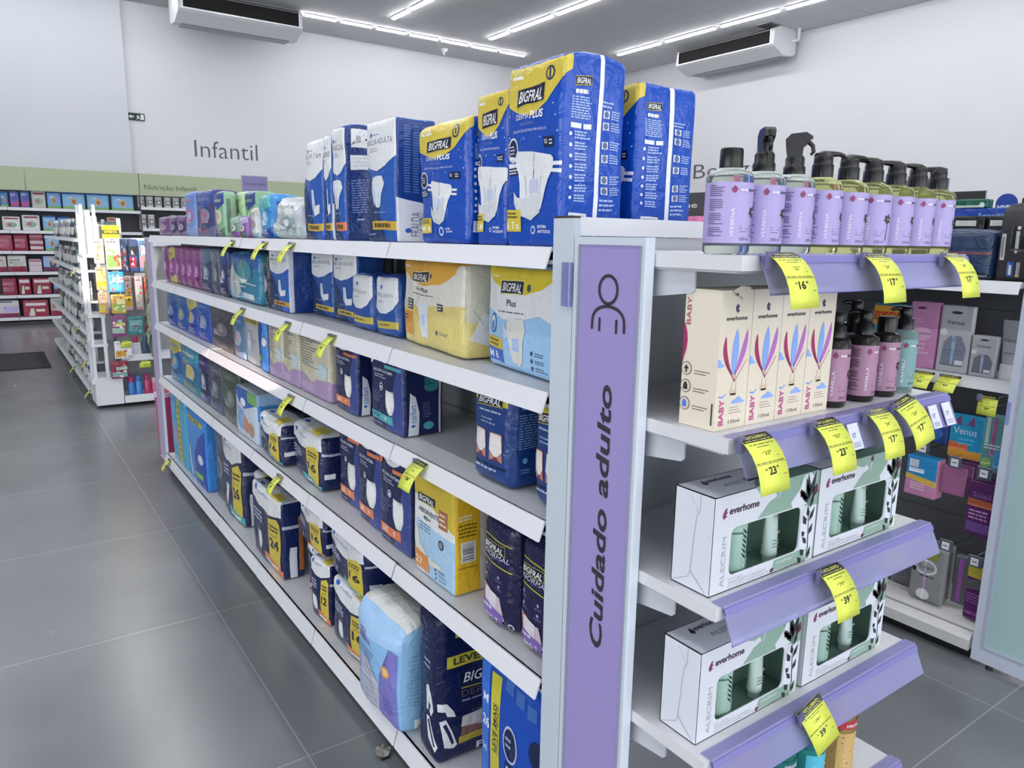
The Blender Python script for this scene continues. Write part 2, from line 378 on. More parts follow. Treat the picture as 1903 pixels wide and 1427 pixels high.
# writing on the walls
INKW = mat('#53565c', 'print')
b = B(); b.text('Infantil', .31, (3.33, 14.744, 2.86), (1, 0, 0), (0, 0, 1), INKW, width=1.12, bold=-.01); tag(b.obj('wall_lettering'), 'dark grey Infantil lettering on the white back wall', 'lettering')
b = B(); b.text('Beleza', .31, (12.694, 11.33, 2.82), (0, -1, 0), (0, 0, 1), INKW, width=1.75, bold=-.01); tag(b.obj('wall_lettering'), 'dark grey wall lettering beginning Bel on the right wall, partly behind lilac bottles', 'lettering')
t = empty('exit_sign', (2.40, 14.74, 3.45)); b = B(); b.box(-.14, .14, -.012, 0, -.06, .06, mat('#23322d')); b.obj('plate', t)
b = B(); g = mat('#dfe8e2', 'print'); y = -.014
b.add([(-.115, y, 0), (-.075, y, .035), (-.075, y, .014), (-.03, y, .014), (-.03, y, -.014), (-.075, y, -.014), (-.075, y, -.035)], [(0, 6, 5, 4, 3, 2, 1)], g)
b.add([(.075, y, .045), (.125, y, .045), (.125, y, -.045), (.075, y, -.045)], [(0, 3, 2, 1)], g)
b.lathe([(.011, -.001), (.011, .001)], g, (.035, y, .032), 10); b.add([(.02, y, .02), (.05, y, .018), (.055, y, -.005), (.07, y, -.04), (.06, y, -.043), (.04, y, -.012), (.02, y, -.045), (.008, y, -.043), (.026, y, -.008), (.01, y, 0)], [tuple(range(9, -1, -1))], g); b.obj('symbols', t)
tag(t, 'small dark green exit sign with arrow on the back wall', 'sign')
for i, (x, y, z, lb) in enumerate([(8.2, 14.2, 5.3, 'small white dome camera under the ceiling near the back wall lights'), (5.0, 14.25, 5.3, 'white sensor on the ceiling beside the left air conditioner')]):
    t = empty('security_camera', (x, y, z)); b = B(); b.lathe([(.07, 0), (.07, -.03), (.05, -.05)], WHITE); b.obj('mount', t)
    b = B(); b.lathe([(.045, -.05), (.05, -.08), (.03, -.115), (.001, -.13)], mat('#cfd1d4', 'gloss'), n=16); b.box(-.012, .012, -.052, -.04, -.1, -.075, mat('#111111')); b.obj('lens_dome', t); tag(t, lb, 'camera')
t = empty('ceiling_vent', (11.85, 9.05, 5.3)); b = B(); b.box(-.16, .16, -.16, .16, -.012, 0, mat('#8f9094')); b.obj('frame', t)
b = B()
for i in range(7): b.box(-.14, .14, -.14 + i * .043, -.12 + i * .043, -.02, -.012, mat('#5d5e62'))
b.obj('slats', t); tag(t, 'small grey square air vent in the ceiling by the right air conditioner', 'vent')
b = B(); b.box(-1.2, .52, 9.67, 10.96, .001, .012, mat('#303135', 'wall')); tag(b.obj('door_mat'), 'dark rectangular door mat on the tiles of the left aisle', 'mat')

# ============================================================ SHELVING
Y0, Y1, MOD = 1.09, 5.08, .665
XF, XM = .86, 1.20
ROW = [1.485, 1.214, .953, .61, .10]
DECK = mat('#d3d5d8', 'metal', rough=.4); LIP = mat('#dedfe4', 'metal', rough=.4); PANEL = mat('#8b8f94', 'matte'); POST = mat('#c3ccd6', 'metal'); DARK = mat('#4a4c50', 'matte')
def lip_prof(x, z, s=-1, dp=.038):   # sloping price rail in the x-z plane
    return [(x, z + .002), (x + s * .004, z + .002), (x + s * .019, z - dp), (x + s * .015, z - dp), (x + s * .003, z - .006), (x, z - .006)]
g = empty('shelving_unit', (1.2, 3.085, 0))
def gp(b, name, p=g): o = b.obj(name, p); o.location = -p.location; return o
b = B(); b.box(1.194, 1.206, Y0, Y1, .1, 1.462, PANEL)
for k in range(4): b.box(1.190, 1.194, Y0, Y1, .43 + k * .27, .432 + k * .27, mat('#6d7176'))
gp(b, 'back_panel')
b = B(); b.box(.872, 1.528, Y0, Y1, 0, .05, mat('#3f4246', 'matte')); gp(b, 'plinth')
rng = random.Random(3)
for r, z in enumerate(ROW):
    for k in range(6):
        ya, yb = Y0 + MOD * k + .001, Y0 + MOD * (k + 1) - .001; zz = z - rng.uniform(.0003, .0025)
        b = B()
        b.box(XF, 1.193, ya, yb, zz - .022, zz, DECK)
        if r == 0: b.box(1.207, 1.54, ya, yb, zz - .022, zz, DECK)
        b.box(XF, XF + .006, ya, yb, zz - .03, zz, DECK)
        if r < 4:
            for yy in (ya + .004, yb - .007): b.prism([(1.08, zz - .022), (1.19, zz - .022), (1.19, zz - .06), (1.1, zz - .026)], 'y', yy, yy + .003, POST)
        sh = gp(b, 'shelf')
        b = B(); xo = rng.uniform(0, .0015); b.prism(lip_prof(XF - xo, zz, dp=.038 if r < 4 else .052), 'y', ya + .002, yb - .002, LIP)
        rl = b.obj('price_rail', sh)
for k in range(7):
    b = B(); y = Y0 + MOD * k; b.box(1.185, 1.215, max(Y0, y - .012), min(Y1, y + .012), 0, 1.48, POST)
    b.box(1.184, 1.1855, max(Y0, y - .004), min(Y1, y + .004), .15, 1.44, mat('#6d7176')); gp(b, 'upright')
tag(g, 'long white two-sided shelving unit filled with adult diaper packs', 'shelving unit')

# ---- end bay facing the shopper
e = empty('end_shelving_unit', (1.2, 1.05, 0))
EX0, EX1, EYF, EYB = .872, 1.522, .680, 1.05
EROW = [1.482, 1.214, .945, .677, .40]
b = B(); b.box(.872, 1.528, 1.052, 1.064, .05, 1.506, mat('#bcc0c4', 'matte'))  # panel grey of the long unit, lightened to paint in stronger light
gp(b, 'back_panel', e)
b = B(); b.box(.872, 1.545, 1.048, 1.088, 1.507, 1.540, WHITE); gp(b, 'header_rail', e)
for xx in (.856, 1.53):
    b = B(); b.box(xx, xx + .014, 1.029, 1.088, 0, 1.537, POST); b.box(xx, xx + .014, 1.03, 1.086, 1.537, 1.541, mat('#3b332e')); gp(b, 'post', e)
for z in EROW:
    b = B(); b.box(EX0, EX1, EYF, EYB, z - .022, z, SHELFW); b.box(EX0 + .004, EX1 - .004, EYF + .01, EYB, z - .026, z - .022, mat('#b7b9bd', 'metal')); sh = gp(b, 'shelf', e)
    for xx in (.885, 1.49):
        b = B(); b.prism([(.775, z - .026), (1.05, z - .026), (1.05, z - .082), (.9, z - .075), (.78, z - .060), (.775, z - .055)], 'x', xx, xx + .004, mat('#c3c7cd', 'metal')); b.obj('bracket', sh)
    LIL = mat('#c2c2ec', 'glass', tr=.62, rough=.15, ior=1.15)
    b = B(); x0, x1 = EX0 + (.035 if z > 1.4 else .012), EX1 + .004
    b.prism([(EYF + .019, z + .0005), (EYF + .019, z + .0022), (EYF - .003, z + .0028), (EYF - .028, z - .054), (EYF - .026, z - .054), (EYF - .0015, z + .001)], 'x', x0, x1, LIL)
    b.prism([(EYF - .003, z - .001), (EYF - .007, z - .001), (EYF - .011, z - .010), (EYF - .007, z - .010)], 'x', x0, x1, mat('#b4b2ee', 'glass', tr=.6, rough=.1))
    b.tube([(x0, EYF - .026, z - .054), (x1, EYF - .026, z - .054)], .0016, mat('#a5a3ea', 'glass', tr=.5)); b.obj('price_rail', sh)
b = B(); b.box(EX0, EX1, EYF - .015, EYB, .05, .12, SHELFW); b.box(EX0 + .01, EX1 - .01, EYF, EYB, 0, .05, mat('#3f4246')); gp(b, 'base_deck', e)
tag(e, 'white end-of-aisle shelf bay with lilac price rails behind the purple sign', 'shelving unit')

def side_sign(loc, h, face_mat, label, cat='aisle sign', w=.178, writing=True, mirror=False):
    t = empty('aisle_sign', loc)     # plane x = 0 facing -X, y from -w to 0
    F = mat('#c9d2dc', 'metal')
    b = B(); bw = .013
    for y0, y1, z0, z1 in ((-bw, 0, .02, h), (-w, -w + bw, .02, h), (-w + bw, -bw, h - bw, h), (-w + bw, -bw, .02, .02 + bw)): b.box(0, .014, y0, y1, z0, z1, F)
    for y in (-bw - .001, -w + bw - .002): b.box(-.001, .004, y, y + .003, .03, h - bw, mat('#9aa2ad', 'metal'))
    b.box(-.0015, .0145, -w - .002, -w + .003, .02, h, mat('#e6eefa', 'metal', rough=.25)); b.obj('frame', t)
    b = B(); b.box(.003, .011, -w + bw, -bw, .03, h - bw, face_mat); fo = b.obj('sign_panel', t)
    if writing:
        K = mat('#302f38', 'print'); b = B(); xx = .0022; yc = -w / 2 - .002
        b.text('Cuidado adulto', .0335, (xx, yc - .0165, .762), (0, 0, 1), (0, 1, 0), K, width=.494, bold=.022, shear=.12)
        zc = 1.418
        pr = [(xx - .0003, yc + (.0225 if 1 else 0) * math.cos(a) + .002, zc + .0235 * math.sin(a)) for a in [2 * PI * i / 28 for i in range(29)]]
        def stroke(pts, wd):
            vs = []; P = [Vector(p) for p in pts]
            for i, p in enumerate(P):
                d = (P[min(i + 1, len(P) - 1)] - P[max(i - 1, 0)]).normalized(); n = Vector((0, -d.z, d.y)) * wd / 2; vs += [p + n, p - n]
            b.add(vs, [(2 * i, 2 * i + 1, 2 * i + 3, 2 * i + 2) for i in range(len(P) - 1)], K)
        stroke(pr, .0055)
        A = [(xx - .0003, yc + .040 * math.cos(a), 1.357 + .033 * max(0, math.sin(a)) ** .7) for a in [PI * i / 20 for i in range(21)]]
        A = [(A[0][0], A[0][1], 1.348)] + A + [(A[-1][0], A[-1][1], 1.348)]; stroke(A, .0055)
        for dy in (-.021, .021): stroke([(xx - .0003, yc + dy, 1.346), (xx - .0003, yc + dy, 1.37)], .005)
        b.obj('lettering', fo)
    tag(t, label, cat); return t
LILP = mat('#9c8fc6', 'print', rough=.45)
side_sign((.855, 1.026, 0), 1.505, LILP, 'tall purple Cuidado adulto sign panel in a white frame at the near shelf end')
t = empty('price_clip', (.853, 1.053, 1.46)); b = B(); b.box(-.004, 0, -.026, 0, -.078, 0, mat('#9194c4', 'glass', tr=.3, rough=.2)); b.obj('plate', t); b = B(); b.tube([(-.005, -.024, -.078), (-.005, -.024, 0)], .0025, mat('#8386c0', 'gloss')); b.obj('hinge', t)
tag(t, 'small lilac plastic clip on the white post beside the purple sign', 'clip')
side_sign((.862, 5.32, 0), 1.47, mat('#b7a9c9', 'print'), 'pale lilac side sign panel at the far end of the long shelving unit', w=.2, writing=False)
t = empty('header_sign', (1.498, 5.05, 1.872)); b = B(); b.box(-.080, .080, 0, .006, -.118, -.004, mat('#77709a')); b.box(-.084, .084, .001, .007, -.122, .0, mat('#9b98ac')); b.obj('board', t)
b = B(); b.text('Cuidado adulto', .020, (-.068, -.001, -.06), (1, 0, 0), (0, 0, 1), mat('#4a4468'), width=.135); b.obj('lettering', t)
b = B(); b.tube([(0, .012, -.386), (0, .012, -.05)], .005, POST); b.obj('stem', t)
tag(t, 'small purple header sign above the far end of the diaper shelves', 'sign')

# ---- shelving on the right of the picture
RX = 2.825; r = empty('shelving_unit', (3.1, 2.6, 0))
b = B(); b.box(3.16, 3.18, 1.06, 6.4, .1, 1.50, mat('#5a5b5f'))
for k in range(8): b.box(3.157, 3.16, 1.06, 6.4, .28 + k * .14, .283 + k * .14, mat('#47484c'))
gp(b, 'back_panel', r)
b = B(); b.box(2.86, 3.5, 1.06, 6.4, 0, .04, mat('#1c1d1f')); gp(b, 'plinth', r)
b = B(); b.prism([(2.815, .045), (3.16, .045), (3.16, .13), (2.92, .13), (2.86, .115), (2.83, .10), (2.815, .085)], 'y', 1.065, 6.4, mat('#c8c8c8', 'metal'))
b.box(2.845, 2.848, 1.065, 6.4, .107, .1145, mat('#9b9b9d')); gp(b, 'base_deck', r)
for z, d in ((1.383, .30), (1.03, .20)):
    for k in range(4):
        b = B(); ya = 1.065 + k * 1.0; x0 = RX if z > 1.2 else 2.93
        b.box(x0, 3.16, ya, ya + .998, z - .02, z, DECK); sh = gp(b, 'shelf', r)
        b = B(); b.prism(lip_prof(x0, z, dp=.04), 'y', ya + .002, ya + .996, LIP); b.obj('price_rail', sh)
for y in (1.06, 2.4, 3.73, 5.06, 6.39): b = B(); b.box(3.14, 3.165, y, y + .02, 0, 1.52, mat('#9a9da2', 'metal')); gp(b, 'upright', r)
tag(r, 'dark-backed shelving unit with razors across the right aisle', 'shelving unit')
t = empty('category_sign', (2.82, 1.055, 0)); F = mat('#c2cadb', 'metal')
b = B()
for y0, y1, z0, z1 in ((-.03, 0, .02, 1.55), (-.62, -.59, .02, 1.55), (-.59, -.03, .02, .075), (-.59, -.03, 1.5, 1.55)): b.box(0, .03, y0, y1, z0, z1, F)
for y0, y1, z0, z1 in ((-.04, -.03, .075, 1.5), (-.59, -.58, .075, 1.5), (-.58, -.04, .075, .082)): b.box(-.003, .01, y0, y1, z0, z1, mat('#aab2c4', 'metal'))
b.box(-.002, .004, -.012, 0, .9, .98, mat('#8f95c8')); b.obj('frame', t)
b = B(); b.box(.008, .02, -.58, -.04, .08, 1.5, mat('#a6c4c4', 'print')); b.obj('infill_panel', t)
for y in (-.06, -.5): b = B(); b.lathe([(.012, 0), (.012, .012), (.006, .02)], mat('#2a2a2c'), (.015, y, 0), 12); b.obj('foot', t)
tag(t, 'pale green end panel in a white frame at the right edge', 'panel')

# ---- green-topped shelving along the back wall
wv = empty('wall_shelving_unit', (2, 14.5, 0))
WR = [1.855, 1.50, 1.18, .85, .485, .13]; GREEN = mat('#a9b695', 'print')
b = B(); b.box(-3, 12.6, 14.60, 14.625, .05, 2.13, mat('#4c4d52')); gp(b, 'back_panel', wv)
b = B(); b.box(-3, 12.6, 14.3, 14.6, 0, .06, mat('#3c3d40')); gp(b, 'plinth', wv)
for x0, x1 in ((-3, .66), (.675, 2.285), (2.30, 5.5), (5.515, 9.), (9.015, 12.6)):
    b = B(); b.box(x0, x1, 14.25, 14.30, 2.12, 2.475, GREEN); hd = gp(b, 'header_panel', wv)
    if x0 == 2.30:
        b = B(); b.text('Nutrição Infantil', .085, (2.37, 14.246, 2.22), (1, 0, 0), (0, 0, 1), mat('#5d6650'), width=.83); o = b.obj('lettering', hd); o.location = (0, 0, 0)
    if x0 == .675: b = B(); b.box(2.286, 2.299, 14.255, 14.35, 0, 2.47, mat('#6f7468')); gp(b, 'divider', wv)
for z in WR:
    for x0, x1 in ((-3, -1.3), (-1.3, .4), (.4, 2.285), (2.3, 4.2), (4.2, 6.1)):
        zz = z + (.07 if x0 > 2 else 0) * (1 if z > 1 else 0)
        b = B(); b.box(x0 + .003, x1 - .003, 14.28, 14.6, zz - .025, zz, DECK); b.box(x0 + .003, x1 - .003, 14.262, 14.28, zz - .045, zz + .002, LIP); gp(b, 'shelf', wv)
    
tag(wv, 'shelving along the back wall under a pale green header band', 'shelving unit')

# ---- sunlit shelving end in the left aisle
lg = empty('shelving_unit', (1.0, 8.6, 0)); LGX = .70
b = B(); b.box(1.02, 1.035, 7.5, 11.6, .1, 1.6, PANEL); gp(b, 'back_panel', lg)
b = B(); b.box(.72, 1.33, 7.5, 11.6, 0, .06, mat('#77797d')); gp(b, 'plinth', lg)
for z in (1.44, 1.17, .90, .63, .36, .10):
    for k in range(4):
        ya = 7.5 + k * 1.02; b = B(); b.box(LGX, 1.02, ya, ya + 1.0, z - .02, z, DECK); sh = gp(b, 'shelf', lg)
        b = B(); b.prism(lip_prof(LGX, z, dp=.03), 'y', ya, ya + 1.0, LIP); b.obj('price_rail', sh)
for y in (7.5, 8.52, 9.54, 10.56, 11.58): b = B(); b.box(1.0, 1.03, y - .01, y + .01, 0, 1.62, POST); gp(b, 'upright', lg)
tag(lg, 'white shelving unit of small bottles in the far left aisle', 'shelving unit')
le = empty('end_shelving_unit', (1.0, 7.3, 0)); W2 = mat('#dfe2e6', 'metal')
b = B(); b.box(.69, .90, 7.14, 7.48, .03, .27, W2); b.prism([(.665, .22), (.69, .22), (.69, .27), (.672, .27)], 'y', 7.14, 7.48, W2); gp(b, 'base_box', le)
for x, y in ((.70, 7.17), (.70, 7.45), (.79, 7.15)): b = B(); b.box(x - .012, x + .012, y - .012, y + .012, .25 if x > .75 else .03, 1.72, W2); gp(b, 'post', le)
for z in (1.30, .80, .55): b = B(); b.box(.68, .81, 7.14, 7.48, z - .012, z + .012, W2); gp(b, 'shelf', le)
b = B(); b.box(.81, 1.52, 7.47, 7.49, .05, 1.45, mat('#8f9094')); gp(b, 'back_panel', le)
b = B(); b.box(.91, 1.52, 7.13, 7.47, .04, .075, W2); b.box(.905, 1.52, 7.125, 7.135, .035, .10, W2); gp(b, 'shelf', le)
b = B(); b.box(.91, 1.52, 7.15, 7.47, .42, .435, W2); b.box(.905, 1.52, 7.14, 7.15, .40, .455, W2); gp(b, 'shelf', le)
b = B(); b.box(.81, 1.52, 7.44, 7.47, 1.38, 1.45, mat('#dcdce6', 'metal')); gp(b, 'header_rail', le)
for x in (.905, 1.515): b = B(); b.box(x - .008, x + .008, 7.44, 7.47, 0, 1.45, mat('#55565a')); gp(b, 'post', le)
tag(le, 'white end stand crowded with hanging toys and brushes in a patch of sunlight', 'shelving unit')

# ============================================================ PACKS ON THE LONG SHELVES
NAVY, BLUE, ROYAL, SKY, YEL, ORG, TEAL, WH, GR = '#1a2350', '#1a50a6', '#0f4ab2', '#8fc0ea', '#d2bd48', '#dd7f52', '#4fa9b4', '#e2e4e6', '#a9aeb6'
def A(w, d, h): return {'front': Face(w, h), 'right': Face(d, h), 'top': Face(w, d)}
def art_derma(w, d, h, size='6 7 n', var=0):
    a = A(w, d, h); f = a['front']; s = a['right']
    f.poly([(0, .80), (.3, .73), (.52, .72), (.75, .78), (1, .90), (1, 1), (0, 1)], YEL); f.rect(.0, .93, .3, 1, '#c7bd63')
    f.lines(.1, .925, .3, .95, 1, '#f2f2ea', th=.7, rag=0); f.circ(.78, .925, w * .075, '#2a3a55', 20); f.circ(.78, .925, w * .052, YEL, 18); f.rect(.765, .90, .795, .95, '#2a3a55')
    f.bigfral(.46, .825, .5, .105); f.text('DERMA', .2, .705, .035, '#e6eaf2', mw=.24); f.text('PLUS', .46, .705, .042, '#f4f4f4', bold=.03, shear=.1, mw=.24)
    f.text('NOTURNA', .28, .67, .018, '#6d86b8', mw=.26); f.text('FRALDA DESCARTÁVEL PARA ADULTO', .14, .635, .014, '#d5dcea', mw=.62)
    f.ell(.13, .545, .095, .07, '#d8dadc'); f.ell(.13, .545, .075, .058, '#16234e'); f.lines(.075, .52, .19, .575, 3, '#c9ccd4'); f.rect(.04, .405, .22, .465, '#16234e'); f.lines(.05, .41, .21, .46, 3, '#e4e6ea')
    f.rect(.70, .545, .88, .60, '#14204a'); f.text('12', .72, .565, .022, '#eef0f2', bold=.02); f.lines(.8, .555, .87, .59, 2, '#e0e2e6')
    f.diaper(.50, .34, .185); f.rect(.0, .04 + .05, .30, .215, YEL); f.lines(.05, .165, .24, .205, 2, '#55521e', th=.5)
    f.text(size, .04, .105, .045, '#f4f0d2', bold=.02, mw=.22)
    f.circ(.52, .10, w * .045, '#cfd8ea', 14); f.circ(.52, .10, w * .028, ROYAL, 12); f.text('SISTEMA', .6, .108, .016, '#e3e8f2', bold=.02); f.text('ANTIODOR', .6, .083, .016, '#e3e8f2', bold=.02)
    for i, (u, v) in enumerate([(.06, .74), (.9, .70), (.93, .62), (.07, .62), (.86, .76), (.64, .60), (.35, .60)]): f.circ(u, v, .0016, '#d8e0f4', 6)
    s.poly([(0, .90), (.10, .92), (.12, 1), (0, 1)], YEL)
    s.bigfral(.27, .865, .26, .045); s.lines(.16, .795, .36, .83, 1, '#dfe4f0', th=.6, rag=.1)
    s.lines(.12, .68, .42, .79, 9, '#9db8e6', th=.55, rag=.15); s.rect(.12, .635, .28, .66, '#dfe6f4'); s.rect(.31, .635, .43, .66, '#dfe6f4')
    for i in range(7): s.circ(.12, .605 - i * .055, .0035, '#d9e2f2', 10); s.lines(.18, .58 - i * .055, .42, .625 - i * .055, 3, '#a9c0ea', th=.55)
    s.rect(.10, .10, .40, .19, '#e8ebf0'); s.lines(.12, .11, .38, .18, 5, '#5e74a8', th=.3)
    for i, v in enumerate((.72, .66, .56, .49, .38, .32)): s.rect(.62, v - .02, .73, v + .02, '#cfd6e2'); s.circ(.675, v, .006, '#5a6b92', 10); s.lines(.76, v - .025, .93, v + .025, 4, '#a9c0ea', th=.5)
    s.lines(.6, .75, .85, .79, 2, '#a9c0ea'); s.lines(.6, .2, .92, .28, 3, '#a9c0ea')
    s.poly([(.50, 0), (.57, 0), (.60, 1), (.53, 1)], '#e8eef8')
    if var:
        a['top'].poly([(0, 0), (1, 0), (1, .3), (.5, .5), (0, .2)], YEL)
    return a
def art_fralda(w, d, h, badge='#cda83c', name='FRALDA ADULTA', pad=0, side=1):
    a = A(w, d, h); f = a['front']; s = a['right']
    f.poly([(0, 0), (.62, 0), (.35, .45), (0, .62)], '#18315f'); f.poly([(0, 1), (0, .66), (.15, .62), (.45, .59), (.72, .62), (1, .70), (1, 1)], WH)
    f.ell(.22, .885, .05, .022, '#3668b4'); f.lines(.29, .875, .5, .895, 1, '#6d7f9c', rag=0); f.text(name, .06, .80, .05, '#70757c', mw=.86); f.lines(.2, .74, .6, .78, 2, '#9ba0a6')
    if pad: f.poly([(.52, .50), (.62, .50), (.66, .34), (.86, .36), (.84, .27), (.62, .24), (.53, .32)], WH); f.poly([(.55, .48), (.6, .48), (.62, .34), (.57, .3)], '#b9d0e8')
    else:
        f.sym([(0, .9), (.6, .85), (.85, .45), (.75, .3), (.45, -.1), (.28, -.8), (0, -.9)], .44, .42, .15, .15, '#dfe4ea'); f.poly([(.22, .52), (.38, .40), (.32, .30), (.22, .44)], '#bcd2ea'); f.rect(.42, .3, .5, .42, '#c5d8ee')
    f.lines(.3, .235, .8, .26, 1, '#7d93bd'); f.rect(.22, .095, 1, .17, badge); f.lines(.3, .11, .85, .155, 1, '#5b4a1c', th=.8, rag=.1); f.lines(.06, .05, .3, .07, 1, '#8ba0c8')
    if side == 1:
        s.poly([(0, 0), (1, 0), (1, .28), (.6, .33), (0, .36)], WH); s.text('FRALDA', .62, .05, .10, '#6e7276', rot=PI / 2, mw=.2); s.text('ADULTA', .88, .05, .10, '#6e7276', rot=PI / 2, mw=.2); s.ell(.3, .1, .09, .02, '#3668b4')
        for u in (.2, .42, .64): s.lines(u, .4, u + .16, .95, 26, '#5f80b8', th=.5, rag=.2)
    elif side == 2:
        s.rect(.18, .82, .78, .96, '#dfe2e2'); s.poly([(.18, .84), (.4, .97), (.78, .9), (.78, .96), (.18, .97)], WH); s.rect(.14, .64, .8, .76, '#dfe2e2'); s.lines(.2, .66, .75, .75, 3, '#c2c6c8', th=.2)
        s.rect(.02, .62, .95, .78, '#24418a') if 0 else None
        s.lines(.15, .24, .88, .56, 14, '#6f86b8', th=.45); s.lines(.3, .17, .55, .2, 1, '#b9c4da')
    else:
        s.rect(0, 0, .10, 1, '#d7dde6') if side == 3 else None; s.lines(.3, .2, .8, .9, 22, '#4a6cab', th=.4)
    return a
def art_navy(w, d, h, col=ORG, teal=False, clip=True):
    a = A(w, d, h); f = a['front']; s = a['right']
    f.poly([(.62, 0), (.70, 0), (.98, 1), (.88, .93)], '#43528f'); f.poly([(.45, .0), (1, 0), (1, .95), (.90, .9), (.76, .6), (.72, .2)], '#3a488a')
    f.ell(.45, 1.02, .38, .16, WH, a0=PI, a1=2 * PI); f.ell(.44, .935, .05, .022, '#2f6ac0'); f.lines(.52, .925, .72, .945, 1, '#63779c', rag=0)
    f.poly([(0, 1), (.13, 1), (.13, .86), (.06, .82), (0, .84)], col if not teal else WH)
    f.rect(.50, .80, .96, .84, col); f.text('ROUPA ÍNTIMA', .13, .735, .036, '#d6dae6', bold=.01, mw=.62); f.lines(.16, .66, .66, .715, 2, '#b9c0d6', th=.4)
    f.circ(.4, .56, w * .06, '#c9cfe0', 14); f.circ(.4, .56, w * .04, NAVY, 12); f.ell(.4, .555, .025, .018, '#e2e4ee'); f.lines(.1, .34, .46, .5, 6, '#79829f', th=.3)
    f.pants(.66, .38, .165); f.poly([(0, .105), (.0, .21), (.72, .21), (.72, .105)], col); f.text('G/XG' if not teal else 'P/M', .12, .13, .055, '#f5e6de' if not teal else '#22607a', bold=.03, mw=.2); f.text('9', .5, .13, .055, '#f5e6de', bold=.03)
    f.lines(.05, .045, .4, .075, 1, '#8f98ba')
    s.rect(.52, .60, .86, 1, '#b3703a' if not teal else '#357f88'); s.ell(.69, .60, .17, .05, '#b3703a' if not teal else '#357f88', a0=PI, a1=2 * PI); s.text('G/XG' if not teal else 'P/M', .76, .64, .14, '#6a3a18' if not teal else '#1c4d58', rot=PI / 2, mw=.16)
    s.poly([(.10, 0), (.36, 0), (.38, .3), (.30, .50), (.16, .56)], '#dfe4ec'); s.text('bigfral'[:0] + 'confort', .30, .18, .09, '#2f6ac0', rot=PI / 2, mw=.22); s.ell(.22, .14, .05, .018, '#2f6ac0'); s.lines(.48, .22, .72, .42, 7, '#5d6690', th=.4)
    s.ell(.62, .12, .14, .05, '#a86a3a' if not teal else TEAL); s.rect(.88, 0, .93, 1, '#c9ccd4')
    return a
def art_pads(w, d, h, n='16', col=TEAL, big=False):
    a = A(w, d, h); f = a['front']; s = a['right']; t = a['top']; v = .72 if not big else .80
    f.poly([(0, 1), (0, v + .04), (.3, v - .05), (.62, v - .06), (1, v + .02), (1, 1)], WH); f.ell(.18, v + .16, .05, .04, '#2f6ac0'); f.text('confort', .26, v + .11, .055, '#4a6fae', mw=.36)
    f.poly([(.62, 0), (.95, 0), (.95, .70), (.88, .76), (.62, .70)], YEL); f.lines(.66, .56, .93, .66, 2, '#5c5630', th=.6, rag=.1); f.text(n, .66, .34, .13, '#3a3a30', bold=.04, mw=.24); f.text('LEVE', .68, .5, .04, '#6b6432', mw=.2)
    f.lines(.08, v - .28, .52, v - .12, 3, '#c4c9da', th=.5); f.poly([(.46, .20), (1, .11), (1, .0), (.46, .08)], col); f.lines(.5, .06, .9, .12, 1, '#dfeff0', th=.6)
    if big: f.pants(.3, .28, .14)
    else: f.circ(.3, .25, .008, '#9aa2bc', 10); f.lines(.08, .1, .4, .2, 2, '#8088a6', th=.35)
    t.poly([(0, 0), (1, 0), (1, .8), (.55, .7), (.4, .3), (0, .5)], '#cfd3d8'); t.poly([(.65, 0), (.92, 0), (.9, .45), (.68, .4)], YEL); t.ell(.25, .25, .07, .08, '#2f6ac0')
    s.rect(.1, .25, .42, .34, '#dfe3ea') if not big else s.rect(.3, 0, .62, .42, '#dfe4ec'); s.rect(0, .66, 1, .70, '#b9c0ce'); s.rect(.72, .1, .95, .8, '#b3703a' if col == ORG else '#2f6d7c')
    return a
def art_generic(w, d, h, cols, seed):
    a = A(w, d, h); R = random.Random(seed); f = a['front']; s = a['right']
    f.poly([(0, 1), (0, .70 + R.uniform(-.06, .06)), (.5, .60), (1, .74), (1, 1)], cols[0]); f.poly([(0, 0), (1, 0), (1, R.uniform(.18, .3)), (.45, .12), (0, .26)], cols[1])
    x = R.uniform(.1, .35); f.rect(x, .30, x + .42, .42, cols[2]); f.ell(.58, .46, .24, .15, cols[3]); f.ell(.55, .47, .12, .09, cols[2]); f.text('confort', .12, .78, .08, cols[3], bold=.02, mw=.7); f.lines(.12, .55, .6, .68, 3, cols[3]); f.lines(.1, .08, .8, .2, 3, cols[2])
    s.rect(.2, .1, .5, .85, cols[1]); s.lines(.56, .2, .9, .8, 12, cols[2])
    return a
def art_cream(w, d, h, sd):
    a = A(w, d, h); f = a['front']; s = a['right']
    f.poly([(0, 0), (1, 0), (1, .33), (.62, .30), (.45, .22), (0, .36)], '#a78fb4'); f.poly([(.66, .36), (.92, .33), (.95, .52), (.8, .60), (.62, .5)], '#b9cdd2'); f.lines(.1, .45, .78, .93, 11, '#777468', th=.32, rag=.5); f.text('toalha', .3, .87, .05, '#8b86a0', mw=.5)
    f.lines(.08, .08, .66, .2, 4, '#d9cfe2', th=.3); f.ell(.3, .38, .12, .05, '#cfc39a'); s.rect(0, 0, 1, .3, '#a78fb4'); s.lines(.2, .4, .8, .9, 12, '#9b9683', th=.3)
    return a
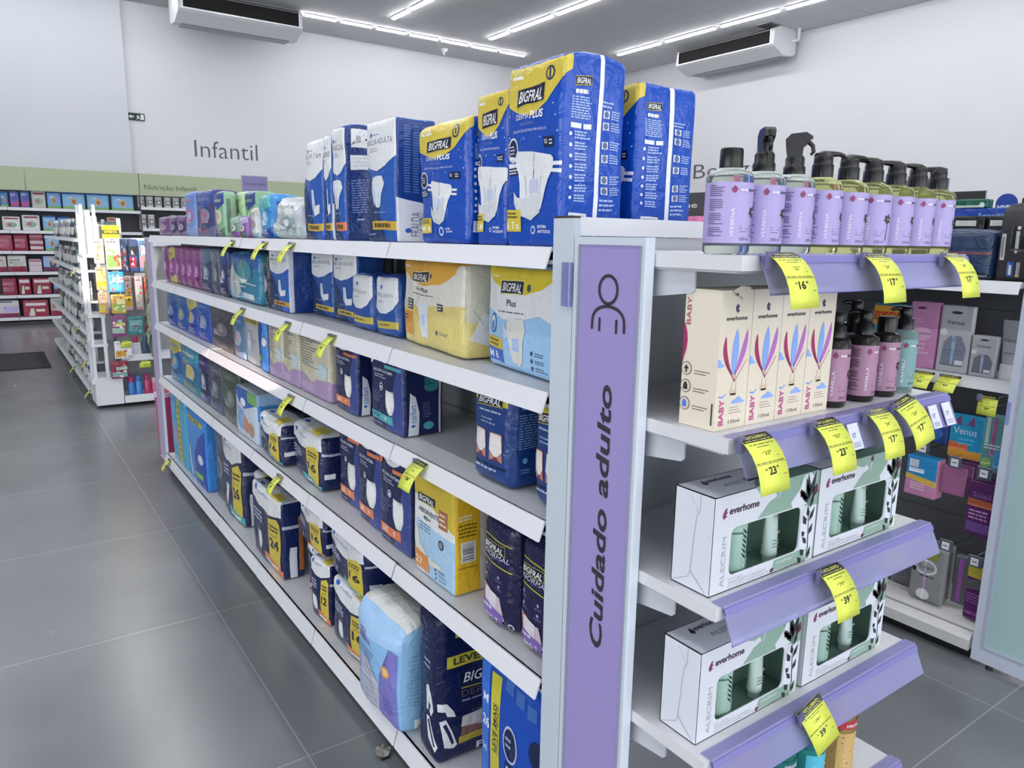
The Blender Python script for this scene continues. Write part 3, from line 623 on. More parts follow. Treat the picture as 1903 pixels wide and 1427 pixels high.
def art_biground(w, d, h, cols=('#c2bd3e', '#8a6a72')):
    a = A(w, d, h); f = a['front']; s = a['right']
    f.poly([(.14, .97), (.14, .86), (.9, .83), (.92, .97)], cols[0]); f.bigfral(.5, .86, .62, .10); f.lines(.25, .74, .8, .78, 1, '#aebcd6', rag=.1); f.lines(.3, .62, .75, .7, 2, '#8fa2c4', th=.4)
    for u in (.3, .68):
        f.rect(u - .15, .27, u + .15, .56, '#6f3a44'); f.poly([(u - .15, .27), (u - .1, .56), (u + .1, .56), (u + .15, .27), (u + .06, .29), (u, .36), (u - .06, .29)], '#b98378'); f.poly([(u - .14, .38), (u - .12, .55), (u + .12, .55), (u + .14, .38), (u + .03, .32), (u - .03, .32)], '#e2ddda')
    f.rect(.1, .195, .9, .215, '#131c3a'); f.lines(.14, .14, .8, .19, 1, '#b9c6de'); s.bigfral(.45, .9, .6, .07); s.rect(.2, .82, .85, .85, '#7f9fd0'); s.lines(.15, .42, .85, .78, 14, '#7d97c4', th=.45); s.circ(.3, .3, .007, '#6fb0e0', 12); s.barcode(.55, .16, .9, .36); s.lines(.2, .16, .45, .22, 2, '#7d97c4')
    return a
def art_mobility(w, d, h):
    a = A(w, d, h); f = a['front']; s = a['right']; t = a['top']
    f.bigfral(.42, .74, .66, .085, '#b5b24a'); f.text('NORMAL', .14, .655, .045, '#c7cadb', shear=.3, mw=.7); f.poly([(.1, .62), (.9, .58), (.9, .59), (.1, .63)], '#c2bd3e'); f.poly([(.1, .83), (.9, .80), (.9, .81), (.1, .84)], '#c2bd3e')
    for u, v in ((.2, .55), (.6, .50), (.2, .45), (.6, .41)): f.circ(u, v, .004, '#9aa0c4', 9); f.lines(u - .08, v - .05, u + .14, v - .02, 2, '#777da6', th=.35)
    f.poly([(0, .1), (0, .34), (.12, .37), (.3, .34), (.5, .30), (.62, .30), (.72, .1)], '#cdbcc4'); f.poly([(0, .2), (.04, .35), (.25, .35), (.2, .2)], '#b08072'); f.poly([(.2, .12), (.22, .34), (.55, .31), (.5, .12)], '#ddd6e0')
    f.poly([(0, .10), (.66, .04), (.7, .15), (0, .24)], '#7b5cae'); f.lines(.06, .14, .6, .2, 1, '#d8cfe8'); f.text('G/XG 7', .06, .055, .05, '#e6e6f0', bold=.02, mw=.5); f.circ(.86, .06, .01, '#e0e0e8', 12); f.circ(.86, .06, .007, '#231c4c', 10)
    R = random.Random(4)
    for i in range(46): f.circ(R.uniform(.3, .97), R.uniform(.6, .97), .0011, '#8c92b8', 5)
    for i in range(40): s.circ(R.uniform(.05, .95), R.uniform(.35, .97), .0011, '#8c92b8', 5)
    s.lines(.3, .35, .55, .6, 12, '#4b5480', th=.5); s.circ(.5, .62, .007, '#9aa4c8', 12); s.circ(.5, .7, .007, '#9aa4c8', 12); s.circ(.5, .22, .007, '#6fa0d0', 12)
    t.poly([(.15, .2), (.8, .2), (.85, .75), (.2, .8)], '#2b2a3c'); t.poly([(.15, .2), (.8, .2), (.8, .24), (.15, .24)], '#c2bd3e'); t.poly([(.15, .2), (.19, .2), (.24, .8), (.2, .8)], '#c2bd3e'); t.text('BIGFRAL', .25, .4, .25, '#8f90a4', mw=.5)
    return a
packN = 0
def place(row, ya, yb, h, d, base, art, name, cat, label, xf=.905, group=None, rot=0, tilt=(0, 0), zoff=0, **k):
    global packN; packN += 1
    w = yb - ya - .004 - .5 * k.get('bulge', .008) - 1.2 * k.get('ns', .003)
    me = pack_mesh(name, w, d, h, base, art(w, d, h) if art else {}, seed=packN, **k)
    yc = (ya + yb) / 2; return put(name, me, label, cat, (xf + d / 2, yc, (ROW[row] if row is not None else 0) + zoff + .0005), AISLE + rot, group, tilt)
dp = 'diaper_pack'; PK = 'diaper pack'
# --- top shelf, from the near end to the far end
place(0, 1.098, 1.288, .352, .148, ROYAL, lambda w, d, h: art_derma(w, d, h), dp, PK, 'largest blue adult diaper pack, nearest on the top shelf above the purple sign', .888, r=.010, bulge=.006, ns=.004, n=14, seed=0 or 0) if 0 else None
def P0(*a, **k): return place(0, *a, **k)
P0(1.098, 1.288, .340, .150, ROYAL, art_derma, dp, PK, 'tallest blue and yellow Bigfral diaper pack, nearest on the top shelf', xf=.886, r=.009, bulge=.005, ns=.0045, n=14, peak=.012)
P0(1.296, 1.424, .312, .140, ROYAL, lambda w, d, h: art_derma(w, d, h, '4 M'), dp, PK, 'blue and yellow Bigfral pack squeezed just left of the tallest one', xf=.900, r=.009, bulge=.004, ns=.004, n=12)
P0(1.432, 1.668, .268, .140, ROYAL, lambda w, d, h: art_derma(w, d, h, 'M 8', 1), dp, PK, 'wide blue Bigfral pack with wavy yellow top and white diaper picture on the top shelf', xf=.890, r=.012, bulge=.008, ns=.006, n=13, peak=.012)
P0(1.455, 1.645, .335, .10, BLUE, lambda w, d, h: art_generic(w, d, h, (WH, BLUE, '#d7dfe8', '#9fb6d8'), 9), dp, PK, 'blue and white pack peeping over the top of the wide Bigfral pack', xf=1.06, r=.02, bulge=.01, ns=.01, fr=12)
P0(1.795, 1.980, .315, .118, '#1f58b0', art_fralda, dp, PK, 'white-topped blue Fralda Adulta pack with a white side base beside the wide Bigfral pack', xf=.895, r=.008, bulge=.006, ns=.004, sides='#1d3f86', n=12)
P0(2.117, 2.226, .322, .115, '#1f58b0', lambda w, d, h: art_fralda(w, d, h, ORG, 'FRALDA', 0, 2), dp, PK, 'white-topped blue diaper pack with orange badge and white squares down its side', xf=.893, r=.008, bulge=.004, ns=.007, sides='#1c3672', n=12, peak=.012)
P0(2.232, 2.305, .312, .110, '#1f58b0', lambda w, d, h: art_fralda(w, d, h, '#cda83c', 'ABSORVENTE', 1), dp, PK, 'narrow white and blue pack, second from the left of the tall white-topped packs', xf=.895, r=.008, bulge=.004, ns=.005, n=9)
P0(2.312, 2.484, .315, .110, '#1f58b0', lambda w, d, h: art_fralda(w, d, h, '#cda83c', 'ROUPA TAM', 1, 0), dp, PK, 'farthest of the tall white-topped blue packs, beside the silvery bags', xf=.897, r=.01, bulge=.006, ns=.005, taper=.25, n=10)
P0(2.505, 2.79, .125, .13, '#c5ccd0', lambda w, d, h: art_generic(w, d, h, ('#dfe5e4', '#b2bfc0', '#e6eceb', '#93a6a4'), 2), 'pad_pack', 'pack', 'crumpled silvery clear bag on the top shelf', xf=.89, r=.03, bulge=.012, ns=.02, fr=14, bump=1, n=14) if 0 else None
P0(2.505, 2.79, .128, .13, '#c5ccd0', lambda w, d, h: art_generic(w, d, h, ('#dfe5e4', '#b2bfc0', '#e6eceb', '#93a6a4'), 2), 'pad_pack', 'pack', 'crumpled silvery clear bag on the top shelf', xf=.89, r=.03, bulge=.012, ns=.02, fr=14, n=14)
P0(2.795, 2.965, .155, .11, '#3f8fd0', lambda w, d, h: art_generic(w, d, h, ('#5fb6b8', '#1d3f92', '#cfe4f0', '#8ec4e6'), 3), 'pad_pack', 'pack', 'crumpled turquoise and white bag left of the silvery bag', xf=.89, r=.02, bulge=.01, ns=.012, fr=13)
P0(2.972, 3.055, .115, .08, '#d2d6d8', lambda w, d, h: art_generic(w, d, h, ('#c9c2b4', '#74b6bc', '#d88a5a', '#88a0b8'), 4), 'pad_pack', 'pack', 'small pale pack with orange and teal print on the top shelf', xf=.885)
P0(3.061, 3.190, .082, .07, '#8a5aa8', lambda w, d, h: art_generic(w, d, h, ('#b7a6ce', '#6b7f8c', '#cf6a5a', '#b9e0d8'), 5), 'pad_pack', 'pack', 'small violet pack, nearer of two in front of the green packs', xf=.872)
P0(3.196, 3.315, .084, .07, '#6e8e80', lambda w, d, h: art_generic(w, d, h, ('#9fbfa4', '#8a5aa8', '#d08a9a', '#cfe0d0'), 6), 'pad_pack', 'pack', 'small grey-green pack, farther of two in front of the green packs', xf=.872)
P0(3.240, 3.395, .190, .10, '#7fae8c', lambda w, d, h: art_generic(w, d, h, ('#223a7c', '#3c5d4e', '#bfe0a8', '#9cc48a'), 7), 'pad_pack', 'pack', 'tall green pack with navy top behind the small violet pack', xf=.96)
P0(3.400, 3.545, .196, .10, '#a9cf9a', lambda w, d, h: art_generic(w, d, h, ('#bfe0ae', '#7fb48c', '#dff0cf', '#88b88a'), 8), 'pad_pack', 'pack', 'tall pale green pack behind the small grey-green pack', xf=.96)
P0(3.450, 3.610, .194, .055, '#8fb494', lambda w, d, h: art_generic(w, d, h, ('#26408c', '#5a7f6c', '#d4a0ac', '#cfe6b8'), 10), 'pad_pack', 'pack', 'tall green flowery pack with blue cap beside the dark violet pack', xf=.885)
P0(3.615, 3.970, .211, .11, '#3a3f78', lambda w, d, h: art_generic(w, d, h, ('#1f46a0', '#6a6f94', '#c05a8a', '#8a8fb0'), 11), 'pad_pack', 'pack', 'dark blue and violet flowery pack on the far top shelf', xf=.885, sides='#3b2a78')
P0(3.975, 4.208, .215, .11, '#7f9cd6', lambda w, d, h: art_generic(w, d, h, ('#6f8fd8', '#8fa8e0', '#b0c4ee', '#c07aa0'), 12), 'pad_pack', 'pack', 'tall pale blue pack with blue cap on the far top shelf', xf=.885)
for i, (a_, b_, c_, lb) in enumerate([(4.212, 4.416, '#4c2a5e', 'nearest to the tall pale blue pack'), (4.420, 4.627, '#3e2c5c', 'middle one of three at the far end'), (4.631, 4.940, '#7a4a84', 'at the very far end')]):
    P0(a_, b_, .103, .09, c_, lambda w, d, h: art_generic(w, d, h, ('#6b3f74', '#8f7a9c', '#a98ab0', '#9aa0c0'), 20 + i), 'pad_pack', 'pack', 'small purple pack on the top shelf, ' + lb, xf=.885, group='small purple packs on the top shelf')
P0(1.12, 1.30, .345, .165, ROYAL, art_derma, dp, PK, 'blue and yellow Bigfral pack behind the tallest one, on the far side of the top shelf', xf=1.055, r=.009, bulge=.005, ns=.0045, n=13) if 0 else None
o = P0(1.10, 1.285, .318, .165, ROYAL, art_derma, dp, PK, 'blue Bigfral pack with white strap behind and right of the tallest one', xf=1.072, r=.009, bulge=.005, ns=.0045, n=13)

# --- second shelf
def P1(*a, **k): return place(1, *a, **k)
def art_y(w, d, h):
    a = A(w, d, h); f = a['front']; s = a['right']; t = a['top']
    f.rect(0, .42, 1, 1, '#e0ddd2'); f.poly([(0, 1), (.02, .86), (.2, .76), (.45, .72), (.7, .76), (.88, .88), (.92, 1)], '#dba63e'); f.poly([(0, 0), (1, 0), (1, .55), (.55, .5), (.3, .46), (0, .55)], '#dccb7e')
    f.lines(.06, .90, .16, .93, 1, '#f4f0e6', rag=0); f.bigfral(.38, .81, .30, .12, '#e3dcae'); f.circ(.56, .83, .006, '#4a4f60', 12); f.text('DERMA', .29, .66, .03, '#4a4e58', mw=.1); f.text('Plus', .40, .65, .05, '#30343e', bold=.02, mw=.12); f.lines(.24, .60, .6, .625, 1, '#5b5f68', rag=0)
    f.rect(.14, .42, .25, .54, '#3a3d48'); f.lines(.15, .43, .24, .53, 3, '#d4d6da'); f.circ(.07, .50, .011, '#c9c9c4', 12); f.rect(.66, .46, .74, .55, '#3a3d48'); f.lines(.67, .47, .73, .54, 2, '#e6e6e8')
    f.rect(0, .14, .24, .40, '#e0962e'); f.lines(.03, .3, .2, .37, 2, '#6a4a1a'); f.text('G  7', .03, .17, .10, '#eebf7a', bold=.02, mw=.16); f.sym([(0, .9), (.5, .95), (.6, .6), (.5, .1), (.4, -.8), (0, -.95)], .44, .32, .22, .22, '#dfe3ec'); f.rect(.40, .26, .46, .38, '#bccdf0'); f.poly([(.28, .5), (.36, .40), (.33, .3), (.26, .4)], '#e6cf6a')
    f.circ(.66, .22, .006, '#4a4e58', 10); f.lines(.7, .2, .84, .24, 2, '#6b6f78'); s.poly([(0, 0), (1, 0), (1, .3), (0, .4)], '#dccb7e'); s.poly([(.1, .2), (.3, .5), (.5, .45), (.7, .1)], '#e2e2e0'); t.poly([(0, 0), (1, 0), (1, .4), (0, .4)], '#dba63e')
    return a
def art_l(w, d, h):
    a = A(w, d, h); f = a['front']; t = a['top']
    f.poly([(0, 1), (0, .60), (.3, .50), (.6, .52), (.8, .58), (1, .50), (1, 1)], '#e1e3e6'); f.poly([(0, .96), (.1, .84), (.35, .76), (.6, .75), (.82, .82), (1, .95), (1, 1), (0, 1)], '#d3c02f'); f.lines(.1, .88, .2, .91, 1, '#f6f2dc', rag=0)
    f.bigfral(.42, .80, .34, .13, '#e2d884'); f.circ(.66, .82, .008, '#4a4c50', 12); f.text('Plus', .35, .63, .06, '#33363e', bold=.02, mw=.14); f.lines(.22, .56, .6, .585, 1, '#5d6068', rag=0)
    f.ell(.14, .44, .055, .10, '#2f6cb8'); f.ell(.14, .44, .040, .075, '#dfe6ee'); f.ell(.14, .42, .028, .05, '#3f7ccc'); f.rect(.02, .20, .30, .31, '#ccb53a'); f.lines(.08, .215, .24, .3, 2, '#5b5320'); f.rect(0, .07, .30, .20, '#2560c4'); f.text('M 8', .06, .095, .075, '#dfe8f6', bold=.02, mw=.14)
    f.sym([(0, .95), (.6, .9), (.7, .5), (.5, 0), (.36, -.8), (0, -.95)], .50, .30, .24, .24, '#d9d9d2', rot=.05); f.rect(.46, .22, .54, .34, '#aabfe8'); f.poly([(.33, .48), (.4, .36), (.35, .3), (.3, .4)], '#b9cfe6')
    for i in range(3): f.circ(.70, .22 - i * .07, .005, '#3d4b60', 9); f.lines(.74, .195 - i * .07, .9, .24 - i * .07, 2, '#55657c')
    return a
P1(1.112, 1.432, .228, .150, '#9cc6ea', art_l, dp, PK, 'light blue and yellow Bigfral Plus pack at the near end of the second shelf', xf=.925, rot=-.11, r=.014, bulge=.012, ns=.004, n=13)
P1(1.468, 1.868, .228, .150, '#d8d0a0', art_y, dp, PK, 'cream and yellow Bigfral Derma Plus pack on the second shelf', xf=.928, rot=-.10, r=.018, bulge=.012, ns=.006, sides='#cfcdb8', n=14)
def art_short(w, d, h):
    a = A(w, d, h); f = a['front']; f.poly([(0, 1), (0, .62), (.12, .46), (.35, .38), (.6, .38), (.85, .47), (1, .62), (1, 1)], WH); f.ell(.4, .82, .06, .04, '#5d84c0'); f.text('MASCULINO', .14, .66, .06, '#8a8e94', mw=.7); f.lines(.25, .56, .6, .6, 1, '#a9adb2'); f.rect(.2, .13, 1, .25, '#c2b04a'); f.lines(.3, .16, .85, .22, 1, '#6a6028'); return a
for i, (a_, b_, rt, lb) in enumerate([(1.905, 2.062, .0, 'nearer'), (2.070, 2.245, -.03, 'farther')]):
    P1(a_, b_, .172, .09, '#1f4f9c', lambda w, d, h: art_short(w, d, h), 'pad_pack', 'pack', 'short blue pack with rounded white top, %s of the pair beside the cream Bigfral pack' % lb, xf=.952, rot=rt, r=.014, bulge=.01, ns=.004)
P1(2.27, 2.475, .234, .10, '#1f4f9c', lambda w, d, h: art_fralda(w, d, h, '#cbb549', 'ABSORVENTE', 1, 0), dp, PK, 'white and blue pad pack behind the two short packs on the second shelf', xf=.985, r=.01)
P1(2.485, 2.70, .234, .10, '#1f4f9c', lambda w, d, h: art_fralda(w, d, h, '#cbb549', 'ABSORVENTE', 1, 0), dp, PK, 'white and blue pad pack with yellow badge right of the dark blue pack side', xf=.99, r=.01, bulge=.006)
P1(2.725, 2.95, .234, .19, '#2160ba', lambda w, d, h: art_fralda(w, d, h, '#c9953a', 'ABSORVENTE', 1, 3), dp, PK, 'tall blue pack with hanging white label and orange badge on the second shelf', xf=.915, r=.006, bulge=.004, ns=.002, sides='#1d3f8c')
P1(2.955, 3.025, .21, .11, '#22313f', lambda w, d, h: art_generic(w, d, h, ('#1c4a4c', '#1a2340', '#c9c2a8', '#8f8a9c'), 30), dp, PK, 'dark teal pack between the tall blue pack and the turquoise pack', xf=.915)
def art_turq(w, d, h):
    a = art_generic(w, d, h, ('#2a5ca8', '#3d86a8', '#dfe6e6', '#2c7f8f'), 31); f = a['front']; f.poly([(.08, .7), (.22, .78), (.3, .6), (.42, .5), (.46, .2), (.3, .1), (.1, .2), (.05, .5)], '#b9c4c0'); f.ell(.6, .66, .2, .2, '#4a8f9c'); f.rect(.5, .1, .85, .2, '#cfe0e0'); f.rect(.2, .38, .9, .40, '#c9d6d8'); return a
P1(3.03, 3.50, .205, .13, '#2f7fa0', art_turq, dp, PK, 'wide turquoise baby diaper pack on the second shelf', xf=.905, r=.02, bulge=.015, ns=.008)
P1(3.515, 3.665, .214, .12, '#232a58', lambda w, d, h: art_generic(w, d, h, ('#26408c', '#1c2348', '#c9ccd8', '#5d648c'), 32), 'pad_pack', 'pack', 'navy pack beside the wide turquoise pack')
P1(3.67, 3.80, .216, .12, '#4c5468', lambda w, d, h: art_generic(w, d, h, ('#6a7280', '#3a4060', '#9c9684', '#8a8f9c'), 33), 'pad_pack', 'pack', 'dull grey pack between two navy packs on the second shelf')
P1(3.805, 4.03, .216, .12, '#33466a', lambda w, d, h: art_generic(w, d, h, ('#5c7290', '#2a3458', '#a9b4c0', '#7488a0'), 34), 'pad_pack', 'pack', 'slate blue pack beside the magenta packs on the second shelf')
PINKS = ['#7a3a78', '#94458c', '#8c4184', '#84407c', '#93508c', '#7c4478']; yy = 4.035
for i, c_ in enumerate(PINKS):
    y2 = yy + (.15 if i < 4 else .17)
    P1(yy, y2, .208, .12, c_, lambda w, d, h: art_generic(w, d, h, ('#8e4a88' if i != 4 else '#c9c04a', '#7a3a6e' if i != 4 else '#c9c04a', '#c9a0c8', '#b06aa6'), 40 + i), 'pad_pack', 'pack', 'magenta pad pack on the second shelf, %s of six counted from the slate blue pack' % ORD[i], xf=.905, group='magenta packs on the second shelf'); yy = y2 + .003

# --- third shelf
def P2(*a, **k): return place(2, *a, **k)
P2(1.262, 1.435, .222, .115, '#1b3f7e', art_biground, dp, PK, 'dark blue Bigfral pack with two underwear pictures and a barcode on the third shelf', xf=.900, r=.022, bulge=.010, ns=.003, n=13)
P2(1.094, 1.205, .222, .115, '#1b3f7e', lambda w, d, h: art_biground(w, d, h), dp, PK, 'dark blue Bigfral pack half hidden by the white sign post on the third shelf', xf=.908, r=.022, bulge=.010, ns=.003, n=12)
P2(1.790, 2.008, .226, .125, NAVY, lambda w, d, h: art_navy(w, d, h, TEAL, True), dp, PK, 'navy pants pack with teal band beside the empty space on the third shelf', xf=.906, r=.008, bulge=.006, ns=.003, n=12)
P2(2.085, 2.268, .226, .11, NAVY, art_navy, dp, PK, 'navy pants pack with orange band on the third shelf', xf=.90, r=.008, bulge=.006, ns=.003, n=12)
for i, (a_, b_, lb) in enumerate([(2.30, 2.585, 'nearest to the navy packs'), (2.59, 2.765, 'middle one of three'), (2.77, 2.945, 'beside the bright blue pack')]):
    P2(a_, b_, .218, .12, '#c8c3ad', lambda w, d, h: art_cream(w, d, h, i), 'pad_pack', 'pack', 'cream and lilac pad pack on the third shelf, ' + lb, xf=.895, r=.012, bulge=.006, ns=.002, group='cream and lilac packs')
def art_bb(w, d, h):
    a = A(w, d, h); f = a['front']; f.poly([(.5, 1), (.72, .8), (.5, .55), (.7, .35), (.45, 0), (1, 0), (1, 1)], '#4a90dc'); f.ell(.78, .56, .2, .11, '#5f6f8c'); f.ell(.78, .56, .16, .085, '#d6e2ec'); f.rect(.15, .2, .5, .32, '#7fae4a'); return a
P2(2.95, 3.075, .220, .11, '#1d3f92', art_bb, 'pad_pack', 'pack', 'bright blue pad pack with green spot on the third shelf', xf=.895)
def art_wl(w, d, h):
    a = A(w, d, h); f = a['front']; f.rect(0, .80, 1, .93, '#c9b845'); f.text('LEVE MAIS', .08, .83, .07, '#6a5f28', bold=.03, mw=.8); f.lines(.2, .3, .8, .7, 7, '#9b9ba0', th=.3, rag=.5); f.ell(.4, .45, .15, .2, '#c9cdd6'); return a
P2(3.08, 3.295, .218, .11, '#b4b6bc', art_wl, 'pad_pack', 'pack', 'silvery white pack with yellow band across its top on the third shelf')
P2(3.30, 3.485, .208, .11, '#5d7f9c', lambda w, d, h: art_generic(w, d, h, ('#4a6a94', '#7f9cb8', '#c9a0a0', '#9cb4cc'), 50), 'pad_pack', 'pack', 'grey-blue pack with pink spot on the third shelf')
P2(3.49, 3.90, .222, .12, '#45404a', lambda w, d, h: art_generic(w, d, h, ('#4a4550', '#55504c', '#8c8888', '#6c6870'), 51), 'pad_pack', 'pack', 'wide dark brown-grey pack with a thin yellow foot on the third shelf')
P2(3.905, 4.18, .222, .12, '#2450b0', lambda w, d, h: art_generic(w, d, h, ('#2a58b4', '#1f46b0', '#b9b0c0', '#7fa0cc'), 52), 'pad_pack', 'pack', 'blue pack with a pale stripe beside the dark brown-grey pack')
P2(4.185, 4.42, .222, .12, '#2a50a8', lambda w, d, h: art_generic(w, d, h, ('#c9bf58', '#1f46b0', '#c9bf58', '#9aa6c0'), 53), 'pad_pack', 'pack', 'blue pack with yellow panel on the far third shelf')
P2(4.425, 4.69, .215, .12, '#2a58a4', lambda w, d, h: art_generic(w, d, h, ('#3a68a8', '#1f46b0', '#b9b45a', '#6f94c0'), 54), 'pad_pack', 'pack', 'blue pack with olive mark, second from the far end of the third shelf')
P2(4.695, 5.0, .213, .12, '#25509c', lambda w, d, h: art_generic(w, d, h, ('#3d6aa0', '#1f46a8', '#7f9cb8', '#5a84b0'), 55), 'pad_pack', 'pack', 'plain blue pack at the far end of the third shelf')

# --- fourth shelf
def P3(*a, **k): return place(3, *a, **k)
P3(1.245, 1.400, .262, .120, '#1c1b44', art_mobility, dp, PK, 'dark violet Bigfral pack with yellow lines, left of the near pair, fourth shelf', xf=.905, r=.024, bulge=.010, ns=.005, n=13)
P3(1.094, 1.238, .262, .120, '#1c1b44', art_mobility, dp, PK, 'dark violet Bigfral pack half hidden by the sign post on the fourth shelf', xf=.900, r=.024, bulge=.010, ns=.005, n=13)
def art_abs(w, d, h):
    a = A(w, d, h); f = a['front']; s = a['right']; t = a['top']
    f.rect(0, 0, 1, .80, '#dfe2e2'); f.poly([(.1, .58), (1, .52), (1, 0), (.3, 0), (.12, .3)], '#a9cbe6'); f.poly([(0, 1), (0, .82), (.5, .76), (1, .60), (1, 1)], '#d0b53c')
    f.bigfral(.36, .80, .44, .09); f.text('ABSORVENTE', .16, .66, .045, '#3c4650', bold=.02, mw=.5); f.text('40+', .28, .60, .04, '#3c4650', bold=.02, mw=.2); f.lines(.18, .48, .56, .57, 3, '#4a5f80', th=.3)
    f.rect(.66, .60, .86, .78, '#a86a44'); f.lines(.68, .62, .84, .76, 3, '#e6dcd0'); f.circ(.72, .44, .0135, '#3a3f48', 14); f.circ(.72, .44, .009, '#8a8f98', 12)
    f.poly([(.08, .50), (.14, .50), (.2, .34), (.4, .24), (.7, .22), (.72, .19), (.4, .16), (.16, .24), (.07, .40)], '#dcdccf'); f.rect(0, .06, .40, .24, '#d9904e'); f.text('27', .05, .10, .08, '#f2dcc0', bold=.02, mw=.2)
    for i in range(3): f.circ(.58, .16 - i * .045, .004, '#2f3c54', 9); f.lines(.64, .145 - i * .045, .85, .175 - i * .045, 2, '#5b6c86')
    s.rect(0, 0, .68, 1, '#e0b52c'); s.rect(.68, 0, 1, 1, '#dad8d0'); s.lines(.1, .72, .56, .78, 2, '#f2ecd0'); s.lines(.1, .56, .6, .70, 4, '#6a5c1c', th=.4, rag=.05); s.barcode(.15, .32, .56, .52, True); s.lines(.08, .26, .6, .28, 1, '#6a5c1c', rag=0)
    t.poly([(0, 0), (1, 0), (1, .9), (.5, .7), (.3, 1), (0, 1)], '#c9b24a'); t.poly([(.4, .5), (1, .2), (1, 1), (.3, 1)], '#a9a9a4'); t.bigfral(.4, .3, .3, .2)
    return a
P3(1.490, 1.712, .272, .110, '#dcd9cc', art_abs, dp, PK, 'yellow and white Bigfral Absorvente 40+ pack on the fourth shelf', xf=.890, r=.010, bulge=.004, ns=.003, n=12, peak=.012)
for i, (a_, b_, xx, lb) in enumerate([(1.752, 1.958, .905, 'under the yellow price tag'), (1.965, 2.148, .918, 'middle one of three'), (2.155, 2.345, .935, 'farthest of three')]):
    P3(a_, b_, .286, .12, NAVY, art_navy, dp, PK, 'navy pants pack with orange foot band on the fourth shelf, ' + lb, xf=xx, r=.008, bulge=.006, ns=.003, n=12, group='navy pants packs on the fourth shelf')
P3(2.40, 2.745, .200, .13, NAVY, art_pads, 'pad_pack', 'pack', 'navy and white pad pack with large yellow 16 strip on the fourth shelf', xf=.905, rot=-.06, r=.022, bulge=.014, ns=.007, n=13)
P3(2.765, 3.085, .170, .13, NAVY, art_pads, 'pad_pack', 'pack', 'navy and white pad pack with torn yellow strip, left of the 16 pack', xf=.88, rot=-.03, r=.022, bulge=.014, ns=.007, n=13)
P3(2.40, 2.70, .270, .10, NAVY, lambda w, d, h: art_pads(w, d, h, '06'), 'pad_pack', 'pack', 'navy pad pack rising behind the large 16 strip pack', xf=1.075, r=.02, bulge=.01, ns=.006)
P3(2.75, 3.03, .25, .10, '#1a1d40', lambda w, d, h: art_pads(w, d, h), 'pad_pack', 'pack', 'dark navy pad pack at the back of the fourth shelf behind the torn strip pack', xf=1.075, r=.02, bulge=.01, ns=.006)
def art_baby(w, d, h):
    a = A(w, d, h); f = a['front']; s = a['right']; f.poly([(0, 1), (0, .86), (.25, .70), (.5, .62), (.75, .7), (1, .8), (1, 1)], '#2f5cb0'); f.ell(.45, .74, .13, .08, '#dfe6ee'); f.poly([(.6, 1), (.7, .8), (1, .78), (1, 1)], '#6fa85c'); f.ell(.35, .35, .22, .2, '#7fa8d8'); f.ell(.55, .3, .1, .16, '#c98a6a'); f.lines(.1, .5, .6, .6, 2, '#6a8cc0'); f.ell(.75, .25, .12, .14, '#b98a6a'); s.rect(0, .5, 1, .8, '#4a94dc'); s.rect(.1, .1, .8, .4, '#c9dcf2'); return a
P3(3.11, 3.44, .222, .12, '#c5d2e0', art_baby, 'wipes_pack', 'pack', 'white and blue baby pack with child picture on the fourth shelf', xf=.885, r=.012, sides='#9cc0e8')
P3(3.45, 3.745, .27, .12, '#4a5048', lambda w, d, h: art_generic(w, d, h, ('#3c4c3a', '#5c6264', '#7f8c88', '#6a7470'), 60), 'pad_pack', 'pack', 'dark grey-green pack beside the white baby pack')
P3(3.75, 4.02, .27, .12, '#474c58', lambda w, d, h: art_generic(w, d, h, ('#3a4050', '#50607c', '#8c94a0', '#6c7480'), 61), 'pad_pack', 'pack', 'dark slate pack, second beyond the white baby pack')
P3(4.025, 4.22, .27, .12, '#22244e', lambda w, d, h: art_generic(w, d, h, ('#231c4c', '#4c5484', '#c9cdd8', '#8088a8'), 62), 'pad_pack', 'pack', 'navy pack with pale label on the far fourth shelf')
P3(4.225, 4.665, .27, .12, '#2a6a94', lambda w, d, h: art_generic(w, d, h, ('#2f7fa0', '#2a7f94', '#c9b85a', '#cfc4a0'), 63), 'pad_pack', 'pack', 'wide teal blue pack with yellow foot on the far fourth shelf')
P3(4.67, 5.0, .275, .12, '#245a9c', lambda w, d, h: art_generic(w, d, h, ('#c0b04a', '#2a84b8', '#b4a890', '#3f94c8'), 64), 'pad_pack', 'pack', 'blue pack with yellow top at the far end of the fourth shelf')

